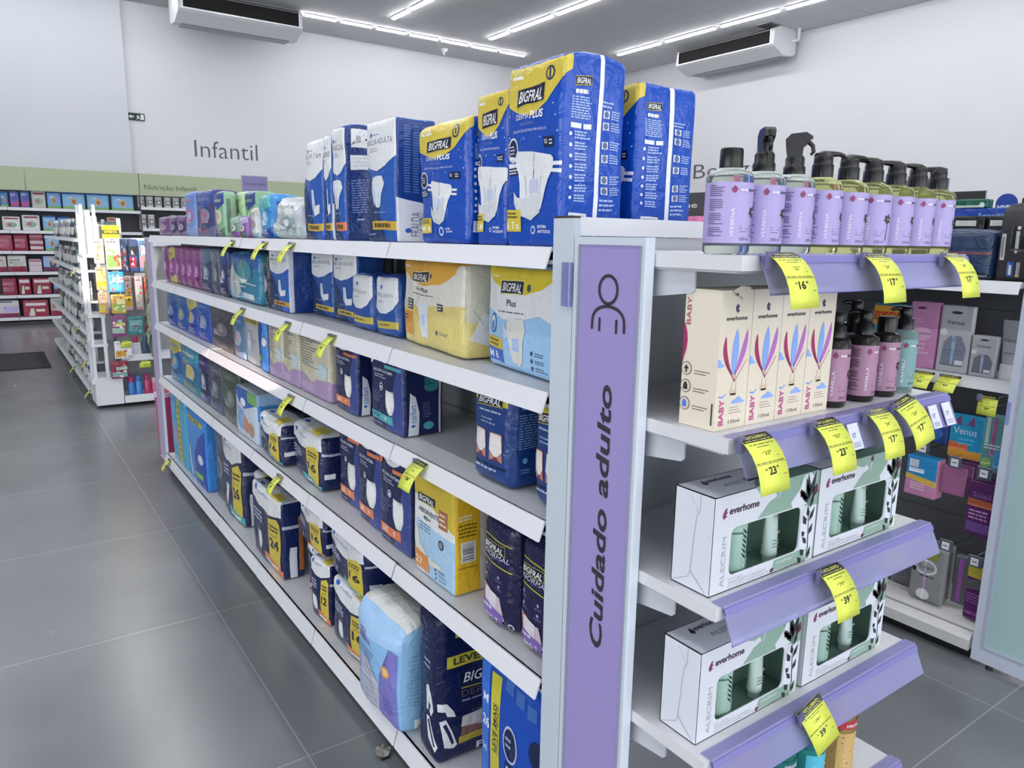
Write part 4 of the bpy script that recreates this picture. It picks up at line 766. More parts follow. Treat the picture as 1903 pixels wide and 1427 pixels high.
# --- bottom shelf
def P4(*a, **k): return place(4, *a, **k)
def art_flat(w, d, h):
    a = A(w, d, h); f = a['front']; s = a['right']
    f.rect(.08, .02, .22, .98, '#3470d4'); f.text('BIGFRAL', .20, .52, .08, '#d3e0f4', rot=PI / 2, mw=.3) if 0 else None
    f.text('M', .11, .74, .055, '#dfe8f6', bold=.03, shear=.1); f.text('26', .10, .60, .055, '#e4ebf8', bold=.03, rot=0); f.text('H', .11, .44, .045, '#dfe8f6', bold=.02)
    f.rect(.25, .30, .40, .95, '#c9c238'); f.text('LEVE MAIS', .345, .50, .035, '#3d4030', rot=PI / 2, bold=.02, mw=.28) ; f.text('PAGUE MENOS', .385, .50, .03, '#3d4030', rot=PI / 2, mw=.28)
    f.ell(.56, .62, .10, .11, '#b9c6dc'); f.ell(.56, .62, .085, .095, '#16224c'); f.rect(.48, .30, .62, .50, '#16224c'); f.lines(.5, .31, .6, .49, 5, '#c9ccd8'); f.lines(.5, .59, .62, .67, 2, '#9aa8c8')
    f.ell(.93, .30, .13, .24, '#cdc63a'); f.rect(.91, .18, .96, .40, '#e8ecec'); f.ell(.9, .68, .1, .08, '#16224c'); f.poly([(0, 0), (.42, 0), (.46, .1), (.42, .2), (.3, .26), (.12, .27), (0, .22)], '#c9ccce'); f.ell(.45, .12, .12, .09, ROYAL)
    for i in range(3): f.rect(.46 + i * .16, .90 - i * .02, .58 + i * .16, .98 - i * .02, '#3f6cb8')
    f.barcode(.28, .955, .42, 1.0) if 0 else None
    a['top'].barcode(.08, .1, .28, .5); 
    for i in range(3): a['top'].rect(.34 + i * .2, .1, .50 + i * .2, .7, '#3f6cb8')
    return a
P4(1.098, 1.378, .432, .135, ROYAL, art_flat, dp, PK, 'blue Bigfral pack with a yellow stripe at the near end of the bottom shelf', xf=.885, r=.022, bulge=.010, ns=.004, n=14)
def art_dark(w, d, h):
    a = A(w, d, h); f = a['front']; s = a['right']; l = a['left'] = Face(d, h)
    f.rect(.22, .86, .95, .94, '#b9b53c'); f.rect(.12, .66, 1, .74, '#c2bd3e'); f.text('LEVE MAIS', .2, .68, .045, '#3d4030', bold=.03, mw=.7); f.bigfral(.62, .57, .72, .10, '#2a3566'); f.rect(.3, .505, 1, .512, '#b9b53c'); f.text('DERMA', .3, .45, .045, '#6f5a6a', mw=.5); f.lines(.3, .41, .8, .44, 1, '#8a90a8', rag=0)
    f.circ(.62, .37, .008, '#7a86a0', 12); f.lines(.42, .29, .85, .35, 2, '#4a567e'); f.rect(.26, .115, 1, .165, '#b9a93a'); f.poly([(.28, .17), (.30, .30), (.92, .34), (.96, .2), (.9, .17)], '#8a5f58'); f.poly([(.28, .235), (.30, .31), (.92, .345), (.96, .25), (.7, .22), (.62, .19), (.5, .22)], '#cfc9c6'); f.text('P/M', .5, .03, .05, '#e0e2ea', bold=.03, mw=.35)
    f.poly([(.0, .44), (.12, .43), (.2, .36), (.22, .32), (.12, .33), (.10, .37), (0, .38)], WH); f.poly([(.02, .30), (.1, .31), (.24, .12), (.20, .10), (.08, .12)], WH); f.poly([(.06, .27), (.1, .28), (.2, .14), (.17, .13)], '#16224c')
    f.text('Plus', .04, .21, .06, WH, bold=.05, rot=-1.2) if 0 else None
    l.lines(.2, .2, .8, .8, 10, '#4a567e'); a.pop('left')
    return a
def art_dark2(w, d, h):
    a = art_dark(w, d, h); l = a['left'] = Face(d, h); a.pop('right')
    l.poly([(.50, .50), (.62, .52), (.80, .44), (.84, .36), (.70, .30), (.64, .33), (.70, .38), (.60, .40), (.58, .33), (.48, .33)], WH); l.poly([(.50, .29), (.62, .29), (.98, .12), (.88, .08), (.60, .14)], WH); l.poly([(.56, .26), (.62, .27), (.90, .12), (.84, .11)], '#16224c'); l.lines(.4, .62, .8, .7, 2, '#9aa4bc', th=.4); l.lines(.2, .75, .8, .85, 2, '#3a4468')
    return a
me = pack_mesh('diaper_pack', .235, .115, .425, '#131c46', art_dark2(.235, .115, .425), seed=81, r=.016, bulge=.008, ns=.006, n=14)
put('diaper_pack', me, 'dark navy Bigfral pack marked Leve Mais, turned sideways on the bottom shelf', PK, (.992, 1.603, .1005), -.06)
def art_light(w, d, h):
    a = A(w, d, h); f = a['front']; s = a['right']; t = a['top']
    f.poly([(0, 1), (0, .9), (.4, .80), (.8, .82), (1, .84), (1, 1)], '#a9d0f4'); f.poly([(.62, 0), (.95, 0), (.95, .80), (.83, .82), (.82, .54), (.66, .48)], '#7f7cc8'); f.poly([(.28, .05), (.62, .10), (.64, .4), (.5, .52), (.3, .6), (.24, .4)], '#b9bccc'); f.lines(.3, .15, .6, .5, 6, '#9ca4bc', th=.25)
    f.ell(.78, .58, .07, .055, '#d89a3a'); f.ell(.78, .58, .05, .038, '#e8c08a'); f.lines(.22, .72, .5, .84, 3, '#7f7cb4', th=.6); f.lines(.18, .55, .6, .68, 4, '#6f97c8', th=.3); f.lines(.7, .15, .9, .32, 4, '#5f5cae', th=.4); f.lines(.05, .3, .2, .6, 6, '#7f9fd0', th=.4); f.text('fralda', .22, .74, .05, '#7a6cb0', mw=.3)
    s.lines(.15, .3, .75, .8, 14, '#6f9cc0', th=.5); s.rect(.25, .04, .75, .16, '#e0e8ea'); s.barcode(.3, .05, .7, .12); t.rect(0, 0, 1, 1, '#dfe0dd'); t.poly([(0, 0), (1, 0), (1, .12), (0, .12)], '#a9d0f4'); t.poly([(0, 1), (1, 1), (1, .4), (0, .6)], '#c2c2be')
    return a
P4(1.690, 2.010, .315, .17, '#8fc0ec', art_light, dp, PK, 'light blue and white diaper pack bulging over the bottom shelf edge', xf=.838, r=.035, bulge=.022, ns=.009, fr=7, n=15, tilt=(0, 0), sides='#85b4d8', peak=.02)
P4(2.02, 2.075, .30, .12, '#cfd4d8', lambda w, d, h: art_generic(w, d, h, (WH, '#3a488a', YEL, '#8ba0c0'), 70), 'pad_pack', 'pack', 'narrow white pack squeezed behind the light blue pack on the bottom shelf', xf=.93) if 0 else None
P4(2.045, 2.355, .235, .11, NAVY, lambda w, d, h: art_pads(w, d, h, '16', ORG, True), dp, PK, 'navy and white pants pack with orange foot, just left of the light blue pack', xf=.90, r=.018, bulge=.012, ns=.006, n=13)
P4(2.03, 2.36, .175, .14, NAVY, lambda w, d, h: art_pads(w, d, h), 'pad_pack', 'pack', 'navy pad pack lying on top of the orange-footed pants pack', xf=.895, zoff=.252, r=.022, bulge=.014, ns=.009, rot=-.04)
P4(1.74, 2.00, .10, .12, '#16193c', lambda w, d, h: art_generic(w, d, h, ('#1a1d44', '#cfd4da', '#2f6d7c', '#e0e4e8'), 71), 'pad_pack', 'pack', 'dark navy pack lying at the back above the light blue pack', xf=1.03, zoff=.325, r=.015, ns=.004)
P4(1.42, 1.53, .34, .13, '#4f64a8', lambda w, d, h: art_generic(w, d, h, ('#7fa4c8', '#5a54a0', '#a9c4d8', '#6f6cb0'), 72), dp, PK, 'blue-violet pack at the back of the bottom shelf behind the leaning navy pack', xf=1.03, r=.02, ns=.006)
P4(2.40, 2.56, .235, .11, NAVY, lambda w, d, h: art_pads(w, d, h, '12', ORG, True), dp, PK, 'narrow navy pack with yellow strip standing under a tilted white-topped pack', xf=.90, r=.012, ns=.005, rot=.12)
P4(2.40, 2.69, .155, .12, NAVY, lambda w, d, h: art_pads(w, d, h, '16', ORG), 'pad_pack', 'pack', 'white-topped navy pad pack tilted on top of two narrow packs', xf=.900, zoff=.262, r=.022, bulge=.014, ns=.008, tilt=(0, 0), rot=-.05)
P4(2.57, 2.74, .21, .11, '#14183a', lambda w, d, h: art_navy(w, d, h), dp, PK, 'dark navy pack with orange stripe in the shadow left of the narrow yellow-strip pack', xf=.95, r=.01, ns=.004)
P4(2.855, 3.265, .33, .095, NAVY, lambda w, d, h: art_pads(w, d, h, '24', ORG, True), dp, PK, 'large navy and white pack with yellow 24 strip on the bottom shelf', xf=.888, r=.012, bulge=.008, ns=.005, n=14, sides='#1c2a5e')
P4(3.50, 3.86, .40, .11, '#2a3156', lambda w, d, h: art_pads(w, d, h, '26', TEAL, True), dp, PK, 'navy pack in shiny clear wrap with yellow and teal strips on the bottom shelf', xf=.912, r=.02, bulge=.012, ns=.008, n=13)
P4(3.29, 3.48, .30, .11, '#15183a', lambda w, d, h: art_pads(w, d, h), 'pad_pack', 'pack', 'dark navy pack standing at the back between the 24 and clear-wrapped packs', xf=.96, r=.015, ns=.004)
P4(3.88, 4.09, .41, .10, '#4c4f5c', lambda w, d, h: art_generic(w, d, h, ('#5c6070', '#3a3d48', '#6c6f5a', '#7f8490'), 73), dp, PK, 'grey-black pack beside the bright blue pack on the bottom shelf', xf=.93)
def art_sky(w, d, h):
    a = A(w, d, h); f = a['front']; f.rect(.05, .88, .95, .94, '#c9bf3a'); f.text('LEVE MAIS', .15, .89, .035, '#5b5a2a', bold=.03, mw=.65); f.poly([(.5, 0), (1, 0), (1, .85), (.72, .7), (.5, .45)], '#1d4eae'); f.ell(.8, .42, .12, .07, '#c9d8ec'); f.rect(.5, .12, .85, .2, '#8fbf4a'); f.poly([(.1, .5), (.2, .5), (.32, .1), (.2, .05)], '#bcd4ee'); return a
P4(4.13, 4.55, .405, .11, '#3f8bdc', art_sky, dp, PK, 'bright blue pack with slanted yellow band on the far bottom shelf', xf=.888, r=.015, bulge=.01)
def art_cy(w, d, h):
    a = A(w, d, h); f = a['front']; f.rect(.52, .05, .72, .98, '#c9b53a'); f.lines(.56, .1, .68, .9, 9, '#8a6f24', th=.5); f.ell(.35, .4, .15, .12, '#9c94c4'); f.rect(.05, .6, .45, .9, '#3fa4d8'); return a
P4(4.58, 5.0, .43, .11, '#4aa8cc', art_cy, dp, PK, 'cyan pack with upright yellow stripe at the far end of the bottom shelf', xf=.888, r=.012)

# ============================================================ PRICE TAGS
TAGY = mat('#dfe85a', 'paper', rough=.5)
def sheet(name, face, w, prof):
    """a strip of paper hung from its top edge, facing -Y; prof = (out, down) points"""
    L = [0]
    for (a, c), (a2, c2) in zip(prof, prof[1:]): L.append(L[-1] + math.hypot(a2 - a, c2 - c))
    tot = L[-1]; b = B()
    def at(s_, off=0):
        s_ = max(0, min(tot, s_)); i = 0
        while i < len(L) - 2 and L[i + 1] < s_: i += 1
        t = (s_ - L[i]) / (L[i + 1] - L[i]); (a, c), (a2, c2) = prof[i], prof[i + 1]
        l = math.hypot(a2 - a, c2 - c); nx, nz = (c2 - c) / l, (a2 - a) / l
        return -(a + (a2 - a) * t) - nx * off, -(c + (c2 - c) * t) + nz * off
    vs = []; fs = []
    for s_ in L:
        for off in (.0004, -.0004):
            y, z = at(s_, off); vs += [(0, y, z), (w, y, z)]
    n = len(L)
    for i in range(n - 1):
        k = i * 4; q = k + 4
        fs += [(k, k + 1, q + 1, q)[::-1], (k + 2, k + 3, q + 3, q + 2), (k, k + 2, q + 2, q), (k + 1, k + 3, q + 3, q + 1)[::-1]]
    fs += [(0, 1, 3, 2), (4 * n - 4, 4 * n - 3, 4 * n - 1, 4 * n - 2)[::-1]]
    b.add(vs, fs, TAGY, True)
    bm = bmesh.new(); ms = []
    for v2, f2, mt, ly in face.it:
        if mt not in ms: ms.append(mt)
        bv = [bm.verts.new((x, face.H - y, ly)) for x, y in v2]
        for f in f2:
            try: bm.faces.new([bv[i] for i in f]).material_index = ms.index(mt)
            except ValueError: pass
    bmesh.ops.triangulate(bm, faces=[f for f in bm.faces if len(f.verts) > 4])
    for s_ in L[1:-1]: bmesh.ops.bisect_plane(bm, geom=bm.verts[:] + bm.edges[:] + bm.faces[:], plane_co=(0, s_ * face.H / tot, 0), plane_no=(0, 1, 0))
    bm.verts.index_update(); o = len(b.v)
    for v in bm.verts: y, z = at(v.co.y * tot / face.H, .0006 + .00012 * v.co.z); b.v.append((v.co.x, y, z))
    mi = [b.m(x) for x in ms]
    for f in bm.faces: b.f.append(tuple(o + v.index for v in f.verts)); b.mi.append(mi[f.material_index]); b.sm.append(True)
    bm.free(); return b.mesh(name)
def tag_face(w, h, old, new, cents, head='EXCLUSIVO'):
    f = Face(w, h); K = '#26261c'
    f.rect(0, .83, 1, 1, K); f.text(head, .14, .895, .06, '#cfd06a', bold=.03, mw=.72); f.lines(.06, .845, .94, .87, 1, '#b9ba70', th=.6, rag=.05)
    f.lines(.1, .765, .9, .795, 1, '#6c7038', rag=0, th=.6); f.lines(.3, .72, .7, .745, 1, '#6c7038', rag=.1, th=.6)
    f.text('R$', .34, .62, .025, K); f.text(old, .42, .585, .065, K, bold=.0, mw=.15); f.text('90', .59, .62, .03, K); f.lines(.78, .55, .86, .565, 1, K, rag=0)
    f.rect(0, .452, 1, .460, '#55582c'); f.lines(.02, .468, .98, .485, 1, '#55582c', th=.7, rag=0)
    f.text('R$', .25, .36, .03, K, bold=.02); f.text(new, .36, .29, .115, K, bold=.035, mw=.24); f.text(cents, .63, .365, .04, K, bold=.02); f.lines(.82, .25, .94, .27, 1, K, rag=0)
    return f
ARC = [(0, 0), (.010, .004), (.020, .011), (.030, .021), (.038, .033), (.044, .047), (.048, .062), (.050, .076)]
TM = {}
def price_tag(x, z, old, new, cents, label, w=.066, y=None, rz=0, prof=ARC, grp=None, pos=None, roll=0):
    k = (old, new, cents, w, tuple(prof))
    if k not in TM: TM[k] = sheet('price_tag', tag_face(w, sum(math.hypot(b[0] - a[0], b[1] - a[1]) for a, b in zip(prof, prof[1:])), old, new, cents), w, prof)
    o = put('price_tag', TM[k], label, 'price tag', pos or (x, EYF - .012 if y is None else y, z + .004), rz, grp)
    if roll: o.rotation_euler[1] = roll
    c = B(); c.box(-.004, .010, -.010, -.0045, -.022, .002, mat('#9d9ac8', 'glass', tr=.6, rough=.15)); c.obj('clip', o)
    return o
price_tag(.905, 1.482, '22', '16', '49', 'yellow price tag reading 16, hanging under the first lilac bottles')
price_tag(1.145, 1.482, '24', '17', '49', 'yellow price tag reading 17, in the middle of the top lilac rail')
price_tag(1.402, 1.482, '24', '17', '49', 'yellow price tag reading 17, at the right end of the top lilac rail')
price_tag(.873, 1.217, '33', '23', '79', 'yellow price tag reading 23,79 hanging under the first baby carton', w=.068)
price_tag(1.052, 1.217, '33', '23', '79', 'yellow price tag reading 23,79 hanging under the last baby carton')
price_tag(1.205, 1.217, '24', '17', '49', 'yellow price tag under the mauve bottles, overlapped by its neighbour', w=.062)
price_tag(1.290, 1.217, '24', '17', '49', 'tilted yellow price tag under the mauve bottles, beside the small white price cards', w=.062, roll=-.22)
price_tag(1.112, .948, '79', '39', '90', 'yellow price tag reading 39,90 between the two shelves of gift boxes')
price_tag(1.098, .680, '79', '39', '90', 'yellow price tag reading 39,90 hanging in front of the coloured soap bottles', roll=-.30, prof=[(0, 0), (.008, .010), (.018, .028), (.028, .050), (.036, .075)])
for i, x in enumerate((1.157, 1.372, 1.427, 1.478)):
    t = B(); t.box(0, .030, -.0012, .0008, -.044, .0, mat('#d9dcf4', 'paper')); t.text('17', .008, (.007, -.0016, -.024), (1, 0, 0), (0, 0, 1), mat('#4a4e74', 'print'), bold=.02); 
    for q in range(3): t.box(.004, .024, -.0016, -.0012, -.034 - q * .003, -.0326 - q * .003, mat('#8488a8', 'print'))
    o = t.obj('price_card', None, (x, EYF - .014, 1.203)); o.rotation_euler = (-.42, 0, 0)
    tag(o, 'small white price card in the lilac rail, ' + ('left of the overlapping yellow tags' if i == 0 else ('%s from the right shelf end' % ORD[3 - i])), 'price card', 'white price cards in the rail')
FLAG = [(0, 0), (.014, .008), (.028, .020), (.040, .034), (.049, .050), (.054, .064)]
for y, z, lb, L in [(3.21, 1.475, 'first from the far end on the top diaper shelf', 0), (2.79, 1.475, 'middle one of three on the top diaper shelf', 0), (2.50, 1.475, 'under the crumpled silvery bag', 0),
    (3.12, 1.205, 'on the second diaper shelf rail under the turquoise pack', 0), (2.57, .944 + .26, 'on the second shelf rail above the cream packs', 0), (2.17, 1.205, 'on the second shelf rail above the navy orange pack', 0),
    (2.57, .944, 'on the third shelf rail above the torn yellow strip pack', 0), (2.74, .602, 'on the fourth shelf rail above the large 24 pack', 0), (4.96, .095, 'low at the far end of the bottom shelf', 0)]:
    price_tag(0, 0, '49', '34', '90', 'small yellow price tag ' + lb, w=.052, pos=(.852, y, z), rz=AISLE, prof=FLAG, grp='yellow tags on the diaper shelves')
price_tag(0, 0, '49', '34', '90', 'yellow price tag with black head above the nearest navy pants pack', w=.060, pos=(.850, 1.615, .950), rz=AISLE, prof=FLAG)

# ============================================================ THE END BAY
BK = mat('#050506', 'gloss', rough=.3); CLEAR = mat('#dfe9df', 'glass', tr=.95, rough=.03, ior=1.18); YLIQ = mat('#dfe3a0', 'glass', tr=.9, rough=.03, ior=1.2)
EH = '#8a2f5e'
def curved(b, r, z0, z1, a0, a1, mt, c=(0, 0), off=.0004, n=10):
    vs = []
    for i in range(n + 1):
        a = a0 + (a1 - a0) * i / n; vs += [(c[0] + (r + off) * math.cos(a), c[1] + (r + off) * math.sin(a), z0), (c[0] + (r + off) * math.cos(a), c[1] + (r + off) * math.sin(a), z1)]
    b.add(vs, [(2 * i, 2 * i + 2, 2 * i + 3, 2 * i + 1) for i in range(n)], mt, True)
def wrap(b, vs, fs, r, a0, mt, off=.0006):   # flat artwork (x along the label, y = height) wrapped round a cylinder
    b.add([((r + off) * math.cos(a0 + x / r), (r + off) * math.sin(a0 + x / r), y) for x, y in vs], fs, mt)
def wtext(b, s, r, a0, z, h, mt, width=None, rot=0, bold=0):
    vs, fs, wd = text2d(s, bold); k = h / .72; kx = width / wd if width else k
    pts = [(x * kx, y * k) for x, y in vs]
    if rot: pts = [(-y, x) for x, y in pts]
    wrap(b, [(x, z + y) for x, y in pts], fs, r, a0, mt)
def label_part(t, r, z0, z1, col, name, ink_h, turn, flower=True, ml='250 ml'):
    b = B(); LM = mat(col, 'paper', rough=.42); curved(b, r, z0, z1, 0, 2 * PI, LM, off=.0006, n=30); o = b.obj('label', t)
    b = B(); K = mat(ink_h, 'print'); W = mat('#ece8f6', 'print'); H = z1 - z0; f = -PI / 2 + turn; R = r + .0008
    b.lathe([(.001, 0)], K, cap=False) if 0 else None
    vs = [(-.014, z1 - H * .11), (-.0095, z1 - H * .05), (-.005, z1 - H * .11), (-.008, z1 - H * .175), (-.0125, z1 - H * .16)]; wrap(b, vs, [(0, 4, 3, 2, 1)], R, f, mat('#8a2f5e', 'print'))
    wtext(b, 'ever', R, f - .001 / r, z1 - H * .145, H * .055, W, width=.013, bold=.03); wtext(b, 'home', R, f + .013 / r, z1 - H * .145, H * .055, K, width=.015, bold=.03)
    wtext(b, name, R, f - .008 / r, z0 + H * .10, .0055, W, width=H * .48, rot=1)
    wtext(b, ml, R, f + .001 / r, z0 + H * .05, H * .05, K, width=.018)
    for q in range(3): wrap(b, [(0, z0 + H * (.28 - q * .045)), (.02 - q * .003, z0 + H * (.28 - q * .045)), (.02 - q * .003, z0 + H * (.288 - q * .045)), (0, z0 + H * (.288 - q * .045))], [(0, 1, 2, 3)], R, f, K)
    if flower:
        for q in range(6):
            a = q * PI / 3 + .3; cx, cz = .025, z0 + H * .52
            wrap(b, [(cx, cz), (cx + .006 * math.cos(a - .5), cz + .006 * math.sin(a - .5)), (cx + .0095 * math.cos(a), cz + .0095 * math.sin(a)), (cx + .006 * math.cos(a + .5), cz + .006 * math.sin(a + .5))], [(0, 1, 2, 3)], R, f, mat('#2b2530', 'print'), .0007)
        wrap(b, [(.0235, z0 + H * .50), (.0265, z0 + H * .50), (.0265, z0 + H * .535), (.0235, z0 + H * .535)], [(0, 1, 2, 3)], R, f, mat('#e6d9a0', 'print'), .001)
        wrap(b, [(.025, z0 + H * .48), (.022, z0 + H * .1), (.0235, z0 + H * .1), (.0262, z0 + H * .48)], [(0, 1, 2, 3)], R, f, mat('#2b2530', 'print'), .0007)
    R_ = random.Random(8)
    for q in range(26):
        zz = z1 - H * (.06 + .033 * q); w_ = .024 * (1 if q % 6 else .5) * R_.uniform(.8, 1)
        if q % 7 == 6: continue
        for g_ in range(5): wrap(b, [(-.047 + w_ * g_ / 5, zz), (-.047 + w_ * (g_ + 1) / 5, zz), (-.047 + w_ * (g_ + 1) / 5, zz + .0011), (-.047 + w_ * g_ / 5, zz + .0011)], [(0, 1, 2, 3)], R, f, K)
    b.obj('label_print', o)
def pump(t, z, r=.0165, rot=0, s=1.0):
    b = B(); b.lathe([(r * 1.02, 0), (r * 1.02, .020), (r * .96, .022)], BK, (0, 0, z), 22); b.lathe([(r * .9, .022), (r * .9, .034), (r * .8, .036)], BK, (0, 0, z), 22); b.obj('collar', t)
    b = B(); ca, sa = math.cos(rot), math.sin(rot); z2 = z + .036
    z2 -= .004; pts = [(-.012, 0, z2 + .001), (0, 0, z2 + .005), (.014, 0, z2 + .008), (.03, 0, z2 + .0085), (.040, 0, z2 + .006)]
    b.tube([(x * ca, x * sa, q) for x, _, q in pts], .004, BK, 10, [.008, .0085, .0055, .004, .0035]); b.lathe([(.011, 0), (.011, .006), (.007, .010)], BK, (0, 0, z2 - .001), 16); b.obj('pump_head', t)
def trigger(t, z, rot=0):
    b = B(); b.lathe([(.0165, 0), (.0165, .012), (.0145, .014), (.0145, .026), (.012, .030)], BK, (0, 0, z), 20); b.obj('collar', t)
    b = B(); pr = [(-.011, .024), (.010, .024), (.011, .044), (.020, .053), (.021, .062), (.014, .067), (-.008, .065), (-.016, .056), (-.014, .040)]
    ca, sa = math.cos(rot), math.sin(rot); o = len(b.v); b.prism([(x, z + q) for x, q in pr], 'y', -.008, .008, BK); b.v = b.v[:o] + [(x * ca - y * sa, x * sa + y * ca, q) for x, y, q in b.v[o:]]
    b.obj('spray_head', t)
    b = B(); P = [(.015, 0, z + .054), (.024, 0, z + .046), (.026, 0, z + .036), (.022, 0, z + .031)]; b.tube([(x * ca, x * sa, q) for x, _, q in P], .003, BK, 8, [.0045, .0035, .003, .002]); b.obj('trigger', t)
    b = B(); b.lathe([(.004, 0), (.0035, .006)], BK, (.020 * ca, .020 * sa, z + .056), 10); b.obj('nozzle', t)
def bottle(x, y, z, kind, label, turn=0, grp=None, rot=0, liquid=None):
    t = empty('spray_bottle' if kind == 'trigger' else ('pump_bottle' if kind == 'pump' else 'refill_bottle'), (x, y, z)); R = .0335
    b = B(); b.lathe([(R - .004, 0), (R, .004), (R, .117), (R - .003, .123), (.018, .130), (.0145, .132), (.0145, .138)], liquid or CLEAR, n=36); b.obj('bottle', t)
    label_part(t, R, .017, .108, '#aba0d2', 'VERBENA', '#4a3c6c', turn)
    if kind == 'cap':
        b = B(); b.lathe([(.0165, .131), (.0168, .133), (.0163, .158), (.0150, .1605)], BK, n=26); b.obj('cap', t)
    elif kind == 'pump': pump(t, .131, rot=rot)
    else: trigger(t, .131, rot)
    t.scale = (1, 1, .935)
    return tag(t, label, 'bottle', grp)
bx = [.902 + .0755 * i for i in range(9)]
desc = ['with a plain black cap, first in the row by the purple sign', 'with black trigger spray, left one of the two sprayers', 'with black trigger spray, right one of the two sprayers', 'with black pump, first after the two sprayers', 'with black pump, second after the two sprayers', 'with black pump, third after the two sprayers', 'with black pump, fourth after the two sprayers', 'with black pump, last but one in the row', 'with black pump, at the right end of the row']
for i, x in enumerate(bx):
    kd = 'cap' if i == 0 else ('trigger' if i < 3 else 'pump')
    bottle(x, .735, 1.4826, kd, 'lilac-labelled bottle ' + desc[i], [-.38, -.45, -.2, -.30, -.45, -.75, -.45, -.40, -.42][i], None, [0, -2.2, -1.0, -.3, -.2, 2.6, 2.7, 2.9, 1.9][i], CLEAR if i < 3 else YLIQ)

def carton(x, y, z, label, w=.0735, d=.07, h=.215, torn=False):
    t = empty('baby_carton', (x, y, z)); CR = mat('#e4dac8', 'paper')
    b = B(); b.box(0, w, 0, d, 0, h, CR)
    b.box(-.0003, .0003 + w, d * .48, d * .49, h - .001, h + .0004, mat('#a89b86', 'paper'))
    b.obj('carton', t)
    b = B(); y_ = -.0006; E = (1, 0, 0); U = (0, 0, 1)
    def F(pts, c, off=0): b.add([(u * w, y_ - off, v * h) for u, v in pts], [tuple(range(len(pts)))], mat(c, 'print'))
    F([(.44, .885), (.5, .905), (.56, .885), (.52, .87), (.57, .855), (.5, .84), (.45, .86)], '#3a3560'); b.text('everhome', .0065, (w * .5, y_, h * .79), E, U, mat('#2e2c38', 'print'), 'C', width=w * .66, bold=.02)
    M_, Bl, Vi, Ln = '#a3265e', '#86aaf2', '#b86cc4', '#b9507c'
    def lens(x0, y0, x1, y1, wd, c, n=12, sk=0):
        L_, R_ = [], []
        for i in range(n + 1):
            t_ = i / n; px = x0 + (x1 - x0) * t_ + sk * math.sin(PI * t_); py = y0 + (y1 - y0) * t_; ww = wd * math.sin(PI * min(1, t_ * .96 + .04)) ** .7
            L_.append((px - ww / 2, py)); R_.append((px + ww / 2, py))
        F(L_ + R_[::-1], c)
    lens(.44, .40, .20, .68, .13, M_, sk=-.10); lens(.50, .40, .55, .73, .20, Bl, sk=.0); lens(.56, .40, .88, .72, .15, Vi, sk=.06)
    for px in (.22, .40, .56, .90): F([(px, .50 if px in (.22, .9) else .44), (px + .015, .50 if px in (.22, .9) else .44), (.56, .345), (.545, .345)], Ln)
    for px, pw in ((.46, .03), (.60, .03)): F([(px, .29), (px + .012, .29), (px + .03, .345), (px + .015, .345)], '#c9b79c')
    F([(.44, .245), (.64, .245), (.66, .29), (.42, .29)], '#d4c4a8'); F([(.46, .25), (.62, .25), (.63, .262), (.45, .262)], '#b9a688')
    F([(0, .46), (.16, .46), (.2, .475), (.12, .485), (.08, .51), (0, .525)], '#8fb2f4'); F([(.52, .185), (.9, .185), (.92, .20), (.84, .205), (.8, .225), (.7, .235), (.64, .215), (.56, .21), (.50, .195)], '#8fb2f4')
    b.text('BABY', .011, (w * .27, y_, h * .035), (0, 0, 1), (-1, 0, 0), mat('#c04a8c', 'print'), width=h * .19, bold=.02)
    F([(.08, .245), (.2, .235), (.3, .26), (.3, .268), (.2, .245), (.1, .255)], '#6f9cf0')
    b.text('135ml', .006, (w * .45, y_, h * .04), E, U, mat('#5b5248', 'print'), width=w * .36)
    for q in range(3): F([(.45, .115 + q * .02), (.85 - q * .05, .115 + q * .02), (.85 - q * .05, .120 + q * .02), (.45, .120 + q * .02)], '#a3988a')
    if torn: F([(.28, 1.0), (.42, .955), (.50, .965), (.62, .93), (.78, .95), (.86, .985), (.8, 1.02), (.5, 1.03)], '#e6dcc8', .003); F([(.34, .975), (.44, .955), (.42, .985)], '#2a2522', .0035)
    # printed side panel facing the purple sign
    def S(pts, c): b.add([(-.0006, d - u * d, v * h) for u, v in pts], [tuple(range(len(pts)))], mat(c, 'print'))
    b.text('BABY', .009, (-.0006, d * .82, h * .74), (0, 0, 1), (0, 1, 0), mat('#a8506a', 'print'), width=h * .2, bold=.01)
    S([(0, .44), (.04, .50), (.10, .56), (.12, .62), (.10, .68), (.04, .74), (0, .76)], M_)
    for i, v in enumerate((.42, .29, .16)):
        pts = [(.14 + .15 * math.cos(a), v + .05 * math.sin(a)) for a in [2 * PI * k / 18 for k in range(18)]]; S(pts, '#4a4440'); pts = [(.14 + .135 * math.cos(a), v + .045 * math.sin(a)) for a in [2 * PI * k / 18 for k in range(18)]]
        b.add([(-.0009, d - u * d, q * h) for u, q in pts], [tuple(range(18))], mat('#d8ccb8', 'print')); c = '#2b2826' if i < 2 else '#4a7ad0'
        b.add([(-.0012, d - u * d, q * h) for u, q in ([(.07, v), (.14, v + .028), (.21, v), (.16, v - .004), (.16, v - .03), (.12, v - .03), (.12, v - .004)] if i == 0 else [(.08, v - .025), (.20, v - .025), (.20, v + .01), (.16, v + .03), (.12, v + .03), (.08, v + .01)])], [tuple(range(7 if i == 0 else 6))], mat(c, 'print'))
        for q in range(2): S([(.36, v - .01 - q * .02), (.8 - q * .1, v - .01 - q * .02), (.8 - q * .1, v - .004 - q * .02), (.36, v - .004 - q * .02)], '#6f665a')
    S([(.90, .04), (.94, .04), (.94, .2), (.90, .2)], '#3a3632'); b.obj('printed_art', t)
    return tag(t, label, 'carton', None)
